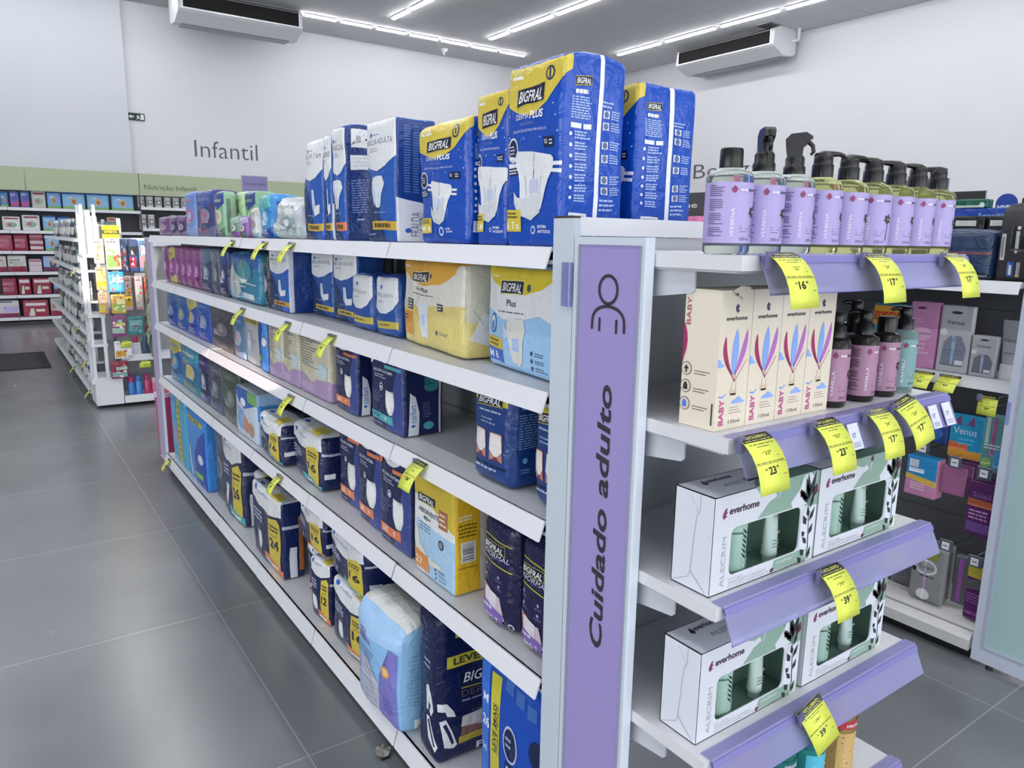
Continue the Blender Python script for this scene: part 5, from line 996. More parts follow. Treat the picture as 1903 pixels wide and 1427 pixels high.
for i in range(4):
    carton(.890 + i * .0748, .724, 1.2145, ['cream baby carton with hot-air balloon, first by the purple sign with a torn flap', 'cream baby carton with hot-air balloon, second from the purple sign', 'cream baby carton with hot-air balloon, third from the purple sign', 'cream baby carton with hot-air balloon, beside the mauve bottles'][i], torn=(i == 0))

def slim(x, y, z, label, col='#a8809a', turn=0, h=.105, top='pump', rot=0, dark=True, name='VANILLA'):
    t = empty('pump_bottle' if top == 'pump' else 'lotion_bottle', (x, y, z)); R = .027; DK = mat('#1d1718', 'gloss') if dark else mat('#a9c4c4', 'glass', tr=.6)
    b = B(); b.lathe([(R - .003, 0), (R, .003), (R, h + .012), (R - .004, h + .016), (.014, h + .020)], DK, n=30); b.obj('bottle', t)
    label_part(t, R, .012, h, col, name, '#3d2a38', turn, dark, '250 ml')
    if top == 'pump':
        b = B(); b.lathe([(.017, 0), (.017, .022), (.012, .024), (.012, .036)], BK, (0, 0, h + .016), 20); b.obj('collar', t)
        b = B(); z2 = h + .050; ca, sa = math.cos(rot), math.sin(rot); b.lathe([(.0125, 0), (.0125, .010), (.009, .013)], BK, (0, 0, z2), 16); b.tube([(0, 0, z2 + .008), (.02 * ca, .02 * sa, z2 + .009), (.03 * ca, .03 * sa, z2 + .006)], .004, BK, 8, [.006, .0045, .003]); b.obj('pump_head', t)
    else:
        b = B(); b.lathe([(.0175, 0), (.018, .03), (.016, .033)], BK, (0, 0, h + .014), 22); b.obj('cap', t)
    return tag(t, label, 'bottle')
slim(1.225, .742, 1.2145, 'mauve-labelled Vanilla bottle with black pump, beside the cream cartons', turn=-.55, rot=2.8)
slim(1.318, .742, 1.2145, 'mauve-labelled Vanilla bottle with dark flower, middle of the front row', turn=-.25, rot=2.2)
slim(1.400, .745, 1.2145, 'mauve-labelled Vanilla bottle with broad black cap, next to the teal bottle', turn=-.75, top='cap')
slim(1.474, .750, 1.2145, 'teal Bambu bottle at the right end of the second shelf', col='#79a3a3', turn=-.5, rot=2.6, dark=False, name='BAMBU')
for i, x in enumerate((1.255, 1.345, 1.435)):
    slim(x, .83, 1.2145, 'dark Vanilla pump bottle in the back row, %s from the left' % ORD[i], turn=.2, rot=2.5, h=.112)

# ---- gift boxes with a window
def gift_box(x, y, z, label, right, first):
    W_, D_, H_ = .276, .080, .166; t = empty('gift_box', (x, y, z)); PW = mat('#d9dde6', 'paper', rough=.5); GN = mat('#8fae9f', 'print'); DG = mat('#84a093', 'paper'); th = .0016
    u0, u1, v0, v1, rr = .165, .835, .155, .645, .04
    b = B()
    b.box(0, W_, D_ - th, D_, 0, H_, PW); b.box(0, W_, 0, D_, 0, th, PW); b.box(0, th, 0, D_, 0, H_, PW); b.box(W_ - th, W_, 0, D_, 0, H_, GN)
    # top with a slot for the hand
    sx0, sx1 = .42 * W_, .66 * W_; b.box(0, sx0, 0, D_, H_ - th, H_, PW); b.box(sx1, W_, 0, D_, H_ - th, H_, PW); b.box(sx0, sx1, 0, .026, H_ - th, H_, PW); b.box(sx0, sx1, .040, D_, H_ - th, H_, PW)
    # front with a rounded window
    X0, X1, Z0, Z1 = u0 * W_, u1 * W_, v0 * H_, v1 * H_; n = 6; ring = []
    for cx, cz, a0 in ((X1 - .012, Z1 - .012, 0), (X0 + .012, Z1 - .012, PI / 2), (X0 + .012, Z0 + .012, PI), (X1 - .012, Z0 + .012, 1.5 * PI)):
        for k in range(n + 1): a = a0 + PI / 2 * k / n; ring.append((cx + .012 * math.cos(a), cz + .012 * math.sin(a)))
    corners = [(W_, H_), (0, H_), (0, 0), (W_, 0)]; vs = []; fs = []
    for (px, pz) in ring: vs.append((px, 0, pz))
    for k in range(4): vs.append((corners[k][0], 0, corners[k][1]))
    N_ = len(ring)
    for k in range(4):
        c = N_ + k
        for j in range(n): fs.append((c, k * (n + 1) + j + 1, k * (n + 1) + j))
        nx = (k + 1) % 4; fs.append((c, N_ + nx, (nx * (n + 1)) % N_, k * (n + 1) + n))
    b.add(vs, [f[::-1] for f in fs], PW)
    b.add([(px, 0, pz) for px, pz in ring] + [(px, th, pz) for px, pz in ring], [(i, (i + 1) % N_, N_ + (i + 1) % N_, N_ + i) for i in range(N_)], PW)
    b.box(th, W_ - th, D_ - .006, D_ - th, th, H_ - th, DG); b.box(th, W_ - th, th, D_ - .006, th, .004, DG); b.box(W_ - .004, W_ - th, th, D_ - .006, .004, H_ - th, DG); b.box(th, .004, th, D_ - .006, .004, H_ - th, DG); b.box(th, sx0, th * 2, D_ - .006, H_ - .005, H_ - th, DG); b.box(sx1, W_ - th, th * 2, D_ - .006, H_ - .005, H_ - th, DG)
    b.obj('box', t)
    b = B(); b.box(X0 - .003, X1 + .003, .0002 + th, .0006 + th, Z0 - .003, Z1 + .003, mat('#eef4f2', 'glass', tr=1, rough=.02, ior=1.05)); b.obj('window_film', t)
    # printing
    b = B(); y_ = -.0005
    def F(pts, c, off=0, kind='print'): b.add([(u * W_, y_ - off, v * H_) for u, v in pts], [tuple(range(len(pts)))], mat(c, kind))
    F([(.40, .66), (.82, .66), (.82, .80), (.80, 1), (.36, 1), (.40, .93), (.50, .88), (.55, .90), (.58, .84), (.50, .80), (.46, .74)], '#8fae9f'); F([(.82, .66), (1, .60), (1, 1), (.80, 1)], '#8fae9f')
    F([(.74, .655), (.88, .655), (.90, .82), (.97, .92), (.90, 1), (.84, .98), (.80, .84), (.72, .72)], '#dfe4ee', .0002); F([(.60, .93), (.61, .93), (.60, .85), (.59, .80)], '#dfe4ee', .0002)
    F([(.58, .025), (1, .0), (1, .26), (.86, .15), (.60, .14)], '#8fae9f'); F([(.84, .16), (1, .1), (1, .62), (.88, .62), (.84, .5)], '#dfe4ee', .0002); F([(.92, 0), (1, 0), (1, .14), (.9, .12)], '#cfdcd6', .0003)
    K = '#1f2d2c'
    def leaf(x0, z0, x1, z1, wd, c=K):
        dx, dz = x1 - x0, (z1 - z0) * H_ / W_; l = math.hypot(dx, dz); wd *= 1.9; nx, nz = -dz / l * wd, dx / l * wd * W_ / H_
        F([(x0, z0), (x0 + (x1 - x0) * .4 + nx, z0 + (z1 - z0) * .4 + nz), (x1, z1), (x0 + (x1 - x0) * .4 - nx, z0 + (z1 - z0) * .4 - nz)], c, .0006)
    for s_ in [(.905, .70, .86, .96, .011), (.905, .72, .88, 1.0, .012), (.91, .70, .965, 1.0, .014), (.90, .70, .80, .82, .013), (.90, .66, .83, .80, .010), (.93, .6, .96, .78, .01), (.92, .5, .90, .62, .010), (.90, .42, .86, .54, .012), (.93, .45, .98, .60, .010), (.89, .30, .86, .36, .010), (.94, .30, .97, .42, .010), (.92, .20, .87, .30, .009), (.90, .08, .86, .16, .012), (.94, .02, .97, .16, .010), (.88, .0, .84, .08, .01)]: leaf(*s_)
    F([(.905, .72), (.91, .72), (.945, .15), (.92, .0), (.915, 0), (.935, .15)], K, .0005); leaf(.955, .72, .985, .86, .016, '#5c2444'); leaf(.85, .74, .81, .84, .014, '#3a1c30'); leaf(.60, .92, .605, 1.0, .010, '#5c2444'); leaf(.56, .03, .60, .055, .008, '#5c2444')
    F([(.075, .80), (.095, .86), (.115, .87), (.105, .83), (.12, .83), (.10, .795), (.118, .785), (.085, .76)], EH); b.text('everhome', .012, (W_ * .135, y_, H_ * .795), (1, 0, 0), (0, 0, 1), mat('#3b2340', 'print'), width=W_ * .27, bold=.025)
    b.text('ALECRIM', .0105, (W_ * .125, y_, H_ * .06), (0, 0, 1), (-1, 0, 0), mat('#a9b2b6', 'print'), width=H_ * .52)
    for q, (a_, s_) in enumerate((('KIT CASA', .13), ('SABONETE LÍQUIDO', .35), ('E LOÇÃO HIDRATANTE', .38))): b.text(a_, .0042, (W_ * .17, y_, H_ * (.10 - q * .036)), (1, 0, 0), (0, 0, 1), mat('#a9b2b6', 'print'), width=W_ * s_)
    b.text('melhor', .006, (W_ * .62, y_ - .0004, H_ * .09), (1, 0, 0), (0, 0, 1), mat('#e3ebe6', 'print'), width=W_ * .17); b.obj('front_print', t)
    b = B(); zt = H_ + .0005; T = lambda pts, c: b.add([(u * W_, v * D_, zt) for u, v in pts], [tuple(range(len(pts)))], mat(c, 'print'))
    T([(.36, 0), (1, 0), (1, 1), (.78, 1), (.7, .75), (.82, .6), (.6, .52), (.42, .2)], '#6f9282'); b.text('everhome', .012, (W_ * .18, D_ * .70, zt), (1, 0, 0), (0, 1, 0), mat('#30283a', 'print'), width=W_ * .22, bold=.02)
    T([(.13, .68), (.16, .86), (.175, .7), (.15, .6)], '#30283a'); b.text('ALECRIM', .012, (W_ * .22, D_ * .34, zt), (1, 0, 0), (0, 1, 0), mat('#8d989c', 'print'), width=W_ * .30); 
    b.add([(u * W_, v * D_, zt + .0003) for u, v in ((.42, .325), (.66, .325), (.66, .5), (.42, .5))], [(0, 1, 2, 3)], mat('#16201c', 'matte')); b.obj('top_print', t)  # dark sheet over the hand slot paints the shade inside it
    # folded side flap
    b = B(); SD = mat('#b4b0b8', 'matte'); xs = -.0005; S = [(.95, .02), (.55, .12), (.5, .20), (.46, .5), (.42, .75), (.34, .82), (.34, .98)]
    for (a_, c_), (a2, c2) in zip(S, S[1:]):
        dx, dz = (a2 - a_) * D_, (c2 - c_) * H_; l = math.hypot(dx, dz); nx, nz = -dz / l * .0006, dx / l * .0006
        b.add([(xs, a_ * D_ - nx, c_ * H_ - nz), (xs, a2 * D_ - nx, c2 * H_ - nz), (xs, a2 * D_ + nx, c2 * H_ + nz), (xs, a_ * D_ + nx, c_ * H_ + nz)], [(0, 3, 2, 1)], SD)
    for (a_, c_), (a2, c2) in (((.1, .02), (.5, .18)), ((.5, .2), (.1, .03)), ((.6, .95), (.36, .80))):
        b.add([(xs, a_ * D_, c_ * H_), (xs, a2 * D_, c2 * H_), (xs, a2 * D_, c2 * H_ + .0009), (xs, a_ * D_, c_ * H_ + .0009)], [(0, 3, 2, 1)], SD)
    b.obj('side_fold', t); tag(t, label, 'gift box')
    # what is inside
    q = empty('soap_bottle', (x + .086, y + .034, z + .0045)); b = B(); PG = mat('#c2dfd3', 'gloss', rough=.3); b.lathe([(.026, 0), (.028, .003), (.028, .094), (.024, .100), (.013, .103)], PG, n=28); b.obj('bottle', q)
    b = B(); b.lathe([(.013, .103), (.013, .122), (.011, .124)], mat('#26302d', 'gloss'), n=18); b.obj('cap', q); b = B()
    wtext(b, 'everhome', .0284, -PI / 2 - .75, .083, .005, mat('#3b4a48', 'print'), width=.019, bold=.02)
    for k in range(9):
        for sgn in (-1, 1): z0 = .012 + k * .0085; wrap(b, [(.008, z0), (.008 + sgn * .007, z0 + .005), (.008 + sgn * .012, z0 + .013), (.008 + sgn * .004, z0 + .007)], [(0, 1, 2, 3)], .0284, -PI / 2, mat('#22332f' if k > 2 else '#dfe8e4', 'print'))
    b.obj('label_print', q); tag(q, 'pale green bottle with leaf print inside the ' + first, 'bottle')
    q = empty('hand_cream_tube', (x + .192, y + .030, z + .0045)); b = B(); TG = mat('#e4f0ec', 'gloss', rough=.3); vs = []; n = 16
    for zz, rx, ry in ((.014, .015, .013), (.05, .0165, .010), (.098, .0175, .0015)):
        for k in range(n): a = 2 * PI * k / n; vs.append((rx * math.cos(a), ry * math.sin(a), zz))
    fs = [(r * n + k, r * n + (k + 1) % n, (r + 1) * n + (k + 1) % n, (r + 1) * n + k) for r in range(2) for k in range(n)]; b.add(vs, fs, TG, True); b.add(vs[-n:], [tuple(range(n))], TG); b.obj('tube', q)
    b = B(); b.lathe([(.011, 0), (.012, .014)], mat('#dfe6e4', 'gloss'), n=18); b.obj('cap', q); b = B(); b.text('ALECRIM', .004, (-.009, -.0125, .055), (1, 0, 0), (0, .08, 1), mat('#f0f4f2', 'print'), width=.018); b.add([(.002, -.0105, .082), (.008, -.0105, .082), (.008, -.0095, .09), (.002, -.0095, .09)], [(0, 1, 2, 3)], mat('#3b4a48', 'print'))
    for k in range(3): b.add([(-.009, -.0128, .042 - k * .006), (.008, -.0128, .042 - k * .006), (.008, -.0126, .0435 - k * .006), (-.009, -.0126, .0435 - k * .006)], [(0, 1, 2, 3)], mat('#8fa5a0', 'print'))
    b.obj('print', q); tag(q, 'pale slim tube standing inside the ' + first, 'tube')
gift_box(.890, .711, .9455, 'white and green Alecrim gift box, left one on the upper of two gift-box shelves', False, 'left gift box of the upper shelf')
gift_box(1.170, .711, .9455, 'white and green Alecrim gift box, right one on the upper of two gift-box shelves', True, 'right gift box of the upper shelf')
gift_box(.892, .718, .6775, 'white and green Alecrim gift box, left one on the lower of two gift-box shelves', False, 'left gift box of the lower shelf')
gift_box(1.185, .718, .6775, 'white and green Alecrim gift box, right one on the lower of two gift-box shelves', True, 'right gift box of the lower shelf')

# ---- coloured soap bottles on the lowest shelf
def soap(x, y, col, lab, band, label, beads=None):
    t = empty('soap_bottle', (x, y, .4005)); b = B(); b.lathe([(.030, 0), (.034, .005), (.034, .135), (.031, .158), (.022, .178), (.013, .188), (.012, .196)], mat(col, 'glass', tr=.75, rough=.05, ior=1.25), n=32); b.obj('bottle', t)
    b = B(); curved(b, .034, .03, .115, -2.6, .1, mat(lab, 'print'), n=18); curved(b, .034, .125, .142, 0, 2 * PI, mat(band, 'print'), n=30); lo = b.obj('label', t)
    b = B(); wtext(b, 'EVERHOME', .0348, -PI / 2 - .6, .130, .006, mat('#e8f0ee', 'print'), width=.03, bold=.02)
    for k in range(5): wrap(b, [(-.02, .04 + k * .012), (.012, .04 + k * .012), (.012, .043 + k * .012), (-.02, .043 + k * .012)], [(0, 1, 2, 3)], .0348, -PI / 2, mat('#f0f2ee', 'print'))
    if beads:
        R_ = random.Random(6)
        for k in range(40): a = R_.uniform(-3, .4); zz = R_.uniform(.02, .15); wrap(b, [(0, zz), (.0028, zz + .001), (.002, zz + .003), (-.001, zz + .002)], [(0, 1, 2, 3)], .0345, a, mat(beads, 'print'))
    b.obj('label_print', lo)
    b = B(); b.lathe([(.013, .190), (.0135, .206), (.011, .209)], mat('#2a2d2e', 'gloss'), n=18); b.obj('cap', t); return tag(t, label, 'bottle')
soap(1.062, .735, '#b0204c', '#8f1c40', '#c02a58', 'crimson soap bottle on the lowest shelf behind the tilted tag')
soap(1.160, .735, '#3fa89a', '#4fb0c4', '#1f6f74', 'green-teal soap bottle, second from the left on the lowest shelf')
soap(1.258, .735, '#46b8b4', '#58c0da', '#1a6a78', 'turquoise soap bottle with blue oval label on the lowest shelf')
soap(1.372, .738, '#c9a468', '#d2b070', '#c8324e', 'amber beaded soap bottle with red band on the lowest shelf', '#7a5a20')

# ============================================================ RAZOR SHELVES ON THE RIGHT
def pr(o, y0, y1, z0, h, d, x, base, artf, name, cat, label, **k):
    w = y1 - y0 - .004; k.setdefault('r', .004); k.setdefault('bulge', .002); k.setdefault('ns', .001)
    me = pack_mesh(name, w, d, h, base, artf(w, d, h) if artf else {}, seed=y0, **k)
    return put(name, me, label, cat, (x + d / 2, (y0 + y1) / 2, z0), AISLE + o)
SZ = 1.3835
def a_navy(w, d, h):
    a = A(w, d, h); f = a['front']; f.rect(0, .52, 1, .575, '#7a4a5a'); f.rect(0, .94, 1, .96, '#3a4458'); f.poly([(0, .22), (.55, .2), (.6, .26), (.55, .33), (0, .34)], '#5a3a3c'); f.poly([(0, .24), (.5, .225), (.52, .26), (.5, .3), (0, .31)], '#2a1c2c'); f.rect(.55, .0, 1, .14, '#1a1f2e'); f.text('PRETORIAN', .62, .05, .05, '#b9bfc9', bold=.02, mw=.34); f.rect(0, .18, 1, .185, '#2a3a68'); return a
pr(0, 1.184, 1.405, SZ, .168, .12, 2.87, '#24395a', a_navy, 'toiletry_bag', 'bag', 'navy toiletry bag with a thin maroon stripe on the top right shelf', r=.02, bulge=.012, ns=.004)
def a_black(w, d, h):
    a = A(w, d, h); f = a['front']; s = a['left'] = Face(d, h); a.pop('right'); a.pop('top'); f.rect(.08, .28, .20, .62, '#c9c8c8'); f.rect(.11, .32, .17, .58, '#8a8a8c'); f.lines(-.0, .12, .07, .7, 1, '#6a6a6c') if 0 else None
    f.rect(.30, .40, .62, .72, '#26272a'); f.rect(.42, .44, .50, .66, '#b9b9bc'); f.circ(.47, .70, .006, '#c9c9cc'); f.circ(.45, .40, .005, '#c9c9cc'); f.rect(.70, .38, .90, .62, '#c9c9cc'); f.rect(.30, .06, .44, .26, '#2a5aa0'); f.rect(.34, .09, .40, .22, '#dfe2e8'); f.rect(.50, .06, .58, .26, '#8f8f92'); f.circ(.52, .08, .005, '#d8c060'); f.rect(.05, .30, .07, .74, '#6b6b6e'); return a
bb = pr(0, 1.03, 1.176, SZ, .255, .11, 2.865, '#2c2b30', a_black, 'toiletry_bag', 'bag', 'black toiletry bag with clear pockets at the right end of the top shelf', r=.022, bulge=.014, ns=.004, taper=.3, kind='matte')
b = B(); b.tube([(-.03, 0, .25), (-.03, 0, .275), (0, 0, .29), (.03, 0, .275), (.03, 0, .25)], .006, mat('#232227')); b.obj('handle', bb)
def a_kit(w, d, h):
    a = A(w, d, h); f = a['front']; f.rect(.1, .84, .75, .93, '#c9cbc8'); f.poly([(.2, .6), (.9, .6), (.85, .7), (.25, .7)], '#7a7c7c'); f.poly([(.35, .55), (.75, .55), (.68, .72), (.42, .72)], '#2f3133'); f.lines(.3, .63, .7, .67, 1, '#c9cbc8', rag=0); f.poly([(.2, .45), (.8, .45), (.7, .6), (.3, .6)], '#8a8c8c'); return a
for i, (a_, b_, lb) in enumerate([(1.17, 1.275, 'right one behind the toiletry bags'), (1.28, 1.395, 'left one behind the navy toiletry bag')]):
    pr(0, a_, b_, SZ, .225, .04, 3.003, '#1d1d1f', a_kit, 'razor_carton', 'carton', 'black razor carton with a pale label, ' + lb)
def a_sens(w, d, h):
    a = A(w, d, h); f = a['front']; f.text('Sensitive', .45, .87, .06, '#7fa4e0', bold=.02, mw=.5); f.lines(.06, .86, .38, .93, 3, '#3a62c0', seg=False); return a
pr(0, 1.20, 1.432, SZ, .255, .05, 3.05, '#163f9c', a_sens, 'boxed_set', 'carton', 'blue Sensitive boxed set behind the black razor cartons')
pr(0, 1.30, 1.42, SZ + .2565, .032, .05, 3.05, '#1c5a48', lambda w, d, h: {'front': Face(w, h).rect(0, 0, .9, .3, '#c9d4cc').ell(.85, .3, .08, .35, '#c9e0da')}, 'soap_carton', 'carton', 'small dark green carton lying on top of the blue boxed set')
def header(x, y0, y1, z0, z1, c, label, txt=None):
    t = empty('header_board', (x, (y0 + y1) / 2, 0)); a = (y1 - y0) / 2; b = B(); b.box(0, .012, -a, a, z0, z1, mat(c)); b.box(-.002, .013, -a - .003, -a, z0, z1, mat('#c9ccd0', 'metal')); b.obj('board', t)
    b = B(); b.box(.012, .03, -.01, .01, SZ, z1 - .02, mat('#5d5e62', 'metal')); b.obj('bracket', t)
    if txt: b = B(); b.text(txt, .030, (-.001, a * .62, z0 + (z1 - z0) * .36), (0, -1, 0), (0, 0, 1), mat('#cfcfcf', 'print'), width=a * 1.25, bold=.01); b.box(-.001, 0, -a * .4, a * .3, z0 + .03, z0 + .034, mat('#8a8a8a', 'print')); b.obj('lettering', t)
    return tag(t, label, 'sign')
header(3.10, 1.470, 1.78, 1.62, 1.757, '#55595a', 'dark grey header board rising behind the last lilac pump bottle'); header(3.12, 1.340, 1.465, 1.60, 1.706, '#2c2d30', 'black header board above the blue boxed set')
header(3.10, 2.655, 3.05, 1.632, 1.752, '#434649', 'dark grey Avène header board between the Bigfral packs and the bottles', 'Avène')
pr(0, 2.66, 2.98, SZ, .245, .05, 3.09 - .05, '#d67aa8', None, 'gift_carton', 'carton', 'pink carton under the Avène header board')
t = empty('round_sign', (3.10, 1.259, 1.655)); b = B(); b.prism([(.036 * math.cos(a), .036 * math.sin(a)) for a in [2 * PI * i / 36 for i in range(36)]], 'x', 0, .006, mat('#1d3f94', 'print')); b.box(.001, .006, -.036, .036, -.06, 0, mat('#1d3f94', 'print')); b.obj('board', t)
b = B(); b.text('NIVEA', .013, (-.0012, .029, -.018), (0, -1, 0), (0, 0, 1), mat('#e6eaf2', 'print'), width=.058, bold=.03); b.obj('lettering', t); b = B(); b.tube([(.008, 0, -.27), (.008, 0, -.02)], .003, mat('#8a8c90', 'metal')); b.obj('stem', t)
tag(t, 'round blue NIVEA sign above the black toiletry bag', 'sign')
# second shelf
S2 = 1.0305
def a_esp(w, d, h):
    a = A(w, d, h); f = a['front']; f.poly([(0, .62), (.8, .64), (.95, .9), (.8, .96), (0, .96)], '#e8a23a'); f.text('ESPECIAL', .04, .72, .14, '#c23a2a', bold=.04, mw=.78); f.rect(0, .96, 1, 1, '#3a7a8c'); f.ell(.55, .25, .25, .2, '#2f5fb0'); f.lines(.05, .4, .4, .5, 1, '#e6f0f8'); return a
pr(0, 1.50, 1.66, S2, .235, .03, 3.0, '#49a6dc', a_esp, 'razor_carton', 'carton', 'sky blue carton with an orange Especial banner by the white post')
def a_blist(w, d, h, col='#8a8fa0', name='Venus', bl='#6f9cc8'):
    a = A(w, d, h); f = a['front']; f.ell(.5, .90, .17, .022, '#3c3d42'); f.text(name, .2, .72, .07, '#4a4d5a', bold=.0, mw=.56); f.ell(.14, .60, .12, .055, '#e6e8ea'); f.poly([(.12, .1), (.18, .45), (.4, .56), (.72, .55), (.9, .38), (.86, .1)], col); f.poly([(.4, .55), (.5, .57), (.56, .5), (.53, .12), (.46, .12), (.44, .5)], '#a9c0dc'); f.lines(.2, .32, .8, .345, 1, '#5f7fa8', rag=0); f.lines(.2, .27, .8, .29, 1, '#5f7fa8', rag=0); f.rect(.6, .12, .85, .19, '#e8eaee'); return a
def a_pink(w, d, h):
    a = A(w, d, h); f = a['front']; f.ell(.4, .91, .16, .02, '#6a3a5a'); f.ell(.5, .52, .34, .10, '#e2b0d2'); f.lines(.2, .50, .8, .55, 1, '#a97aa0', rag=0); f.lines(.1, .68, .7, .76, 2, '#e2b4d6'); f.lines(.1, .2, .8, .4, 3, '#e8c0dc'); return a
pr(0, 1.372, 1.492, S2, .255, .028, 2.965, '#d694c4', a_pink, 'razor_carton', 'carton', 'pink hanging razor carton on the second right shelf', tilt=0) if 0 else pr(0, 1.380, 1.492, S2, .255, .028, 2.965, '#d694c4', a_pink, 'razor_carton', 'carton', 'pink hanging razor carton on the second right shelf')
pr(0, 1.255, 1.372, S2, .250, .028, 2.958, '#c6c6cc', lambda w, d, h: a_blist(w, d, h), 'razor_carton', 'carton', 'tall silver Venus razor carton on the second right shelf')
pr(0, 1.160, 1.250, S2, .150, .030, 2.950, '#bfbfc4', lambda w, d, h: a_blist(w, d, h, '#7c7d86'), 'razor_carton', 'carton', 'short silver Venus carton between the tall one and the tube')
t = empty('cream_tube', (2.985, 1.125, S2)); b = B(); TG = mat('#b4b4ba', 'gloss', rough=.3); vs = []; n = 20
for zz, rx, ry in ((.055, .029, .024), (.075, .031, .024), (.14, .037, .014), (.20, .042, .002), (.212, .042, .002)):
    for k in range(n): a_ = 2 * PI * k / n; vs.append((ry * math.cos(a_), rx * math.sin(a_), zz))
b.add(vs, [(r_ * n + k, r_ * n + (k + 1) % n, (r_ + 1) * n + (k + 1) % n, (r_ + 1) * n + k) for r_ in range(4) for k in range(n)] , TG, True); b.add(vs[-n:], [tuple(range(n))], TG); b.obj('tube', t)
b = B(); b.lathe([(.032, 0), (.034, .004), (.034, .028), (.033, .030), (.033, .052), (.030, .056)], mat('#d4d3d8', 'gloss'), n=28); b.obj('cap', t)
b = B(); b.text('Venus', .016, (-.0165, .028, .135), (0, -1, 0), (.12, 0, 1), mat('#5a5a66', 'print'), width=.052); b.box(-.0262, -.0255, -.015, .02, .095, .098, mat('#7a7a84', 'print')); b.obj('print', t); tag(t, 'silver cream tube standing on its white cap on the second right shelf', 'tube')
for y, lb in ((1.412, 'left one under the pink carton'), (1.318, 'right one under the tall Venus carton')):
    price_tag(0, 0, '59', '44', '90', 'yellow price tag on the second right shelf, ' + lb, w=.072, pos=(2.905, y, S2 - .003), rz=AISLE, prof=[(0, 0), (.018, .012), (.036, .026), (.05, .042), (.058, .056)])
# hooks and what hangs from them
def prong(y, z, x0, label, card=True, L=.22):
    t = empty('display_hook', (x0, y, z)); ch = mat('#b9bcc2', 'metal', metallic=1, rough=.25); b = B()
    b.tube([(3.154 - x0, .0, 0), (.0, .0, 0), (-.01, 0, .012)], .0022, ch, 6); b.obj('prong', t)
    b = B(); b.tube([(3.154 - x0, .0, .03), (-.008, .0, .03)], .0016, ch, 6); b.tube([(-.008, -.024, .03), (-.008, .024, .03)], .0016, ch, 6); b.obj('label_arm', t)
    if card:
        b = B(); b.box(-.010, -.0085, -.024, .024, -.012, .030, mat('#6f7480', 'glass', tr=.4, rough=.2)); b.box(-.011, -.0102, -.012, .014, -.006, .022, mat('#dfe2e8', 'paper')); b.box(-.0114, -.011, -.006, .009, .006, .010, mat('#50545c', 'print')); b.obj('card_holder', t)
    tag(t, label, 'hook', 'display hooks on the dark back panel')
HK = [(1.335, .965, 2.93, 'topmost, under the second shelf'), (1.125, .940, 2.87, 'bearing the yellow price tag'), (1.345, .725, 2.90, 'holding the pink and blue cartons'), (1.225, .700, 2.90, 'holding the small mauve packs'), (1.115, .690, 2.88, 'holding the purple packs'), (1.205, .385, 2.87, 'above the violet razor blister'), (1.100, .360, 2.87, 'above the yellow and violet pack')]
for y, z, x0, lb in HK: prong(y, z, x0, 'chrome display hook with card holder, ' + lb)
price_tag(0, 0, '39', '29', '90', 'yellow price tag on a hook beside the green end panel', w=.062, pos=(2.852, 1.158, .985), rz=AISLE, prof=[(0, 0), (.004, .02), (.008, .045), (.010, .07)])
pr(0, 1.165, 1.285, .715, .165, .02, 2.95, '#2f9ccc', lambda w, d, h: {'front': Face(w, h).rect(0, 0, 1, .2, '#e0a040').poly([(.1, .8), (.3, 1), (.35, .75)], '#7f4a7c').poly([(.5, .8), (.7, 1), (.72, .75)], '#7f4a7c').text('Venus', .12, .56, .16, '#cfe4f2', mw=.7).rect(0, .2, .6, .36, '#d8704a').lines(.3, .3, .9, .5, 2, '#5fc0e0')}, 'razor_pack', 'razor pack', 'blue Venus disposable razor pack with yellow foot hanging on the right')
pr(0, 1.062, 1.150, .70, .21, .03, 2.90, '#5f8f90', lambda w, d, h: {'front': Face(w, h).rect(.35, .3, .5, .95, '#9c5a8c').rect(.55, .1, .8, .4, '#3f8fc0').ell(.25, .15, .2, .1, '#8fae6a').rect(.1, .5, .25, .95, '#a9c8c8').lines(.1, .4, .9, .5, 2, '#c9dcdc')}, 'razor_pack', 'razor pack', 'green and mauve razor blister hanging beside the green end panel', taper=.2)
pr(0, 1.30, 1.425, .745, .10, .02, 2.97, '#2c4c8c', lambda w, d, h: {'front': Face(w, h).ell(.5, .4, .4, .3, '#3f6fb4').rect(.6, .7, 1, 1, '#7a3a74').ell(.4, .4, .15, .12, '#d06a9c')}, 'razor_pack', 'razor pack', 'dark blue razor pack behind the small white price cards')
def a_pb(w, d, h):
    return {'front': Face(w, h).rect(0, 0, 1, .42, '#c98ab4').poly([(0, .42), (1, .30), (1, .46), (0, .55)], '#d9b65a').rect(.1, .6, .6, .7, '#cfe4f2').lines(.2, .15, .8, .35, 3, '#e6d0e0').rect(.1, .72, .4, .92, '#c9ccd6'), 'right': Face(d, h).rect(0, 0, 1, 1, '#d794b4')}
pr(0, 1.285, 1.405, .54, .155, .06, 2.90, '#2f8cc8', a_pb, 'razor_carton', 'carton', 'blue and pink razor carton hanging on the lower hook', sides='#d794b4')
for i in range(4): pr(0, 1.188 + .0, 1.278, .575, .11, .012, 2.915 + .05 * i, ['#a86a94', '#8c5a84', '#9a648e', '#845080'][i], None, 'razor_pack', 'razor pack', 'small mauve razor pack on a hook, %s from the front of four' % ORD[i])
for i in range(3): pr(0, 1.060, 1.165, .455, .205, .014, 2.885 + .035 * i, ['#54285c', '#4a2252', '#4e2658'][i], (lambda w, d, h: {'front': Face(w, h).rect(0, .55, 1, .68, '#a85a3c').text('Soleil', .15, .72, .1, '#8f6aa0', mw=.6).rect(.05, .08, .95, .26, '#6a4a8c').lines(.1, .3, .9, .5, 3, '#b98ac0')}) if i == 0 else None, 'razor_pack', 'razor pack', 'dark purple razor pack on the hook by the green panel, %s from the front' % ORD[i])
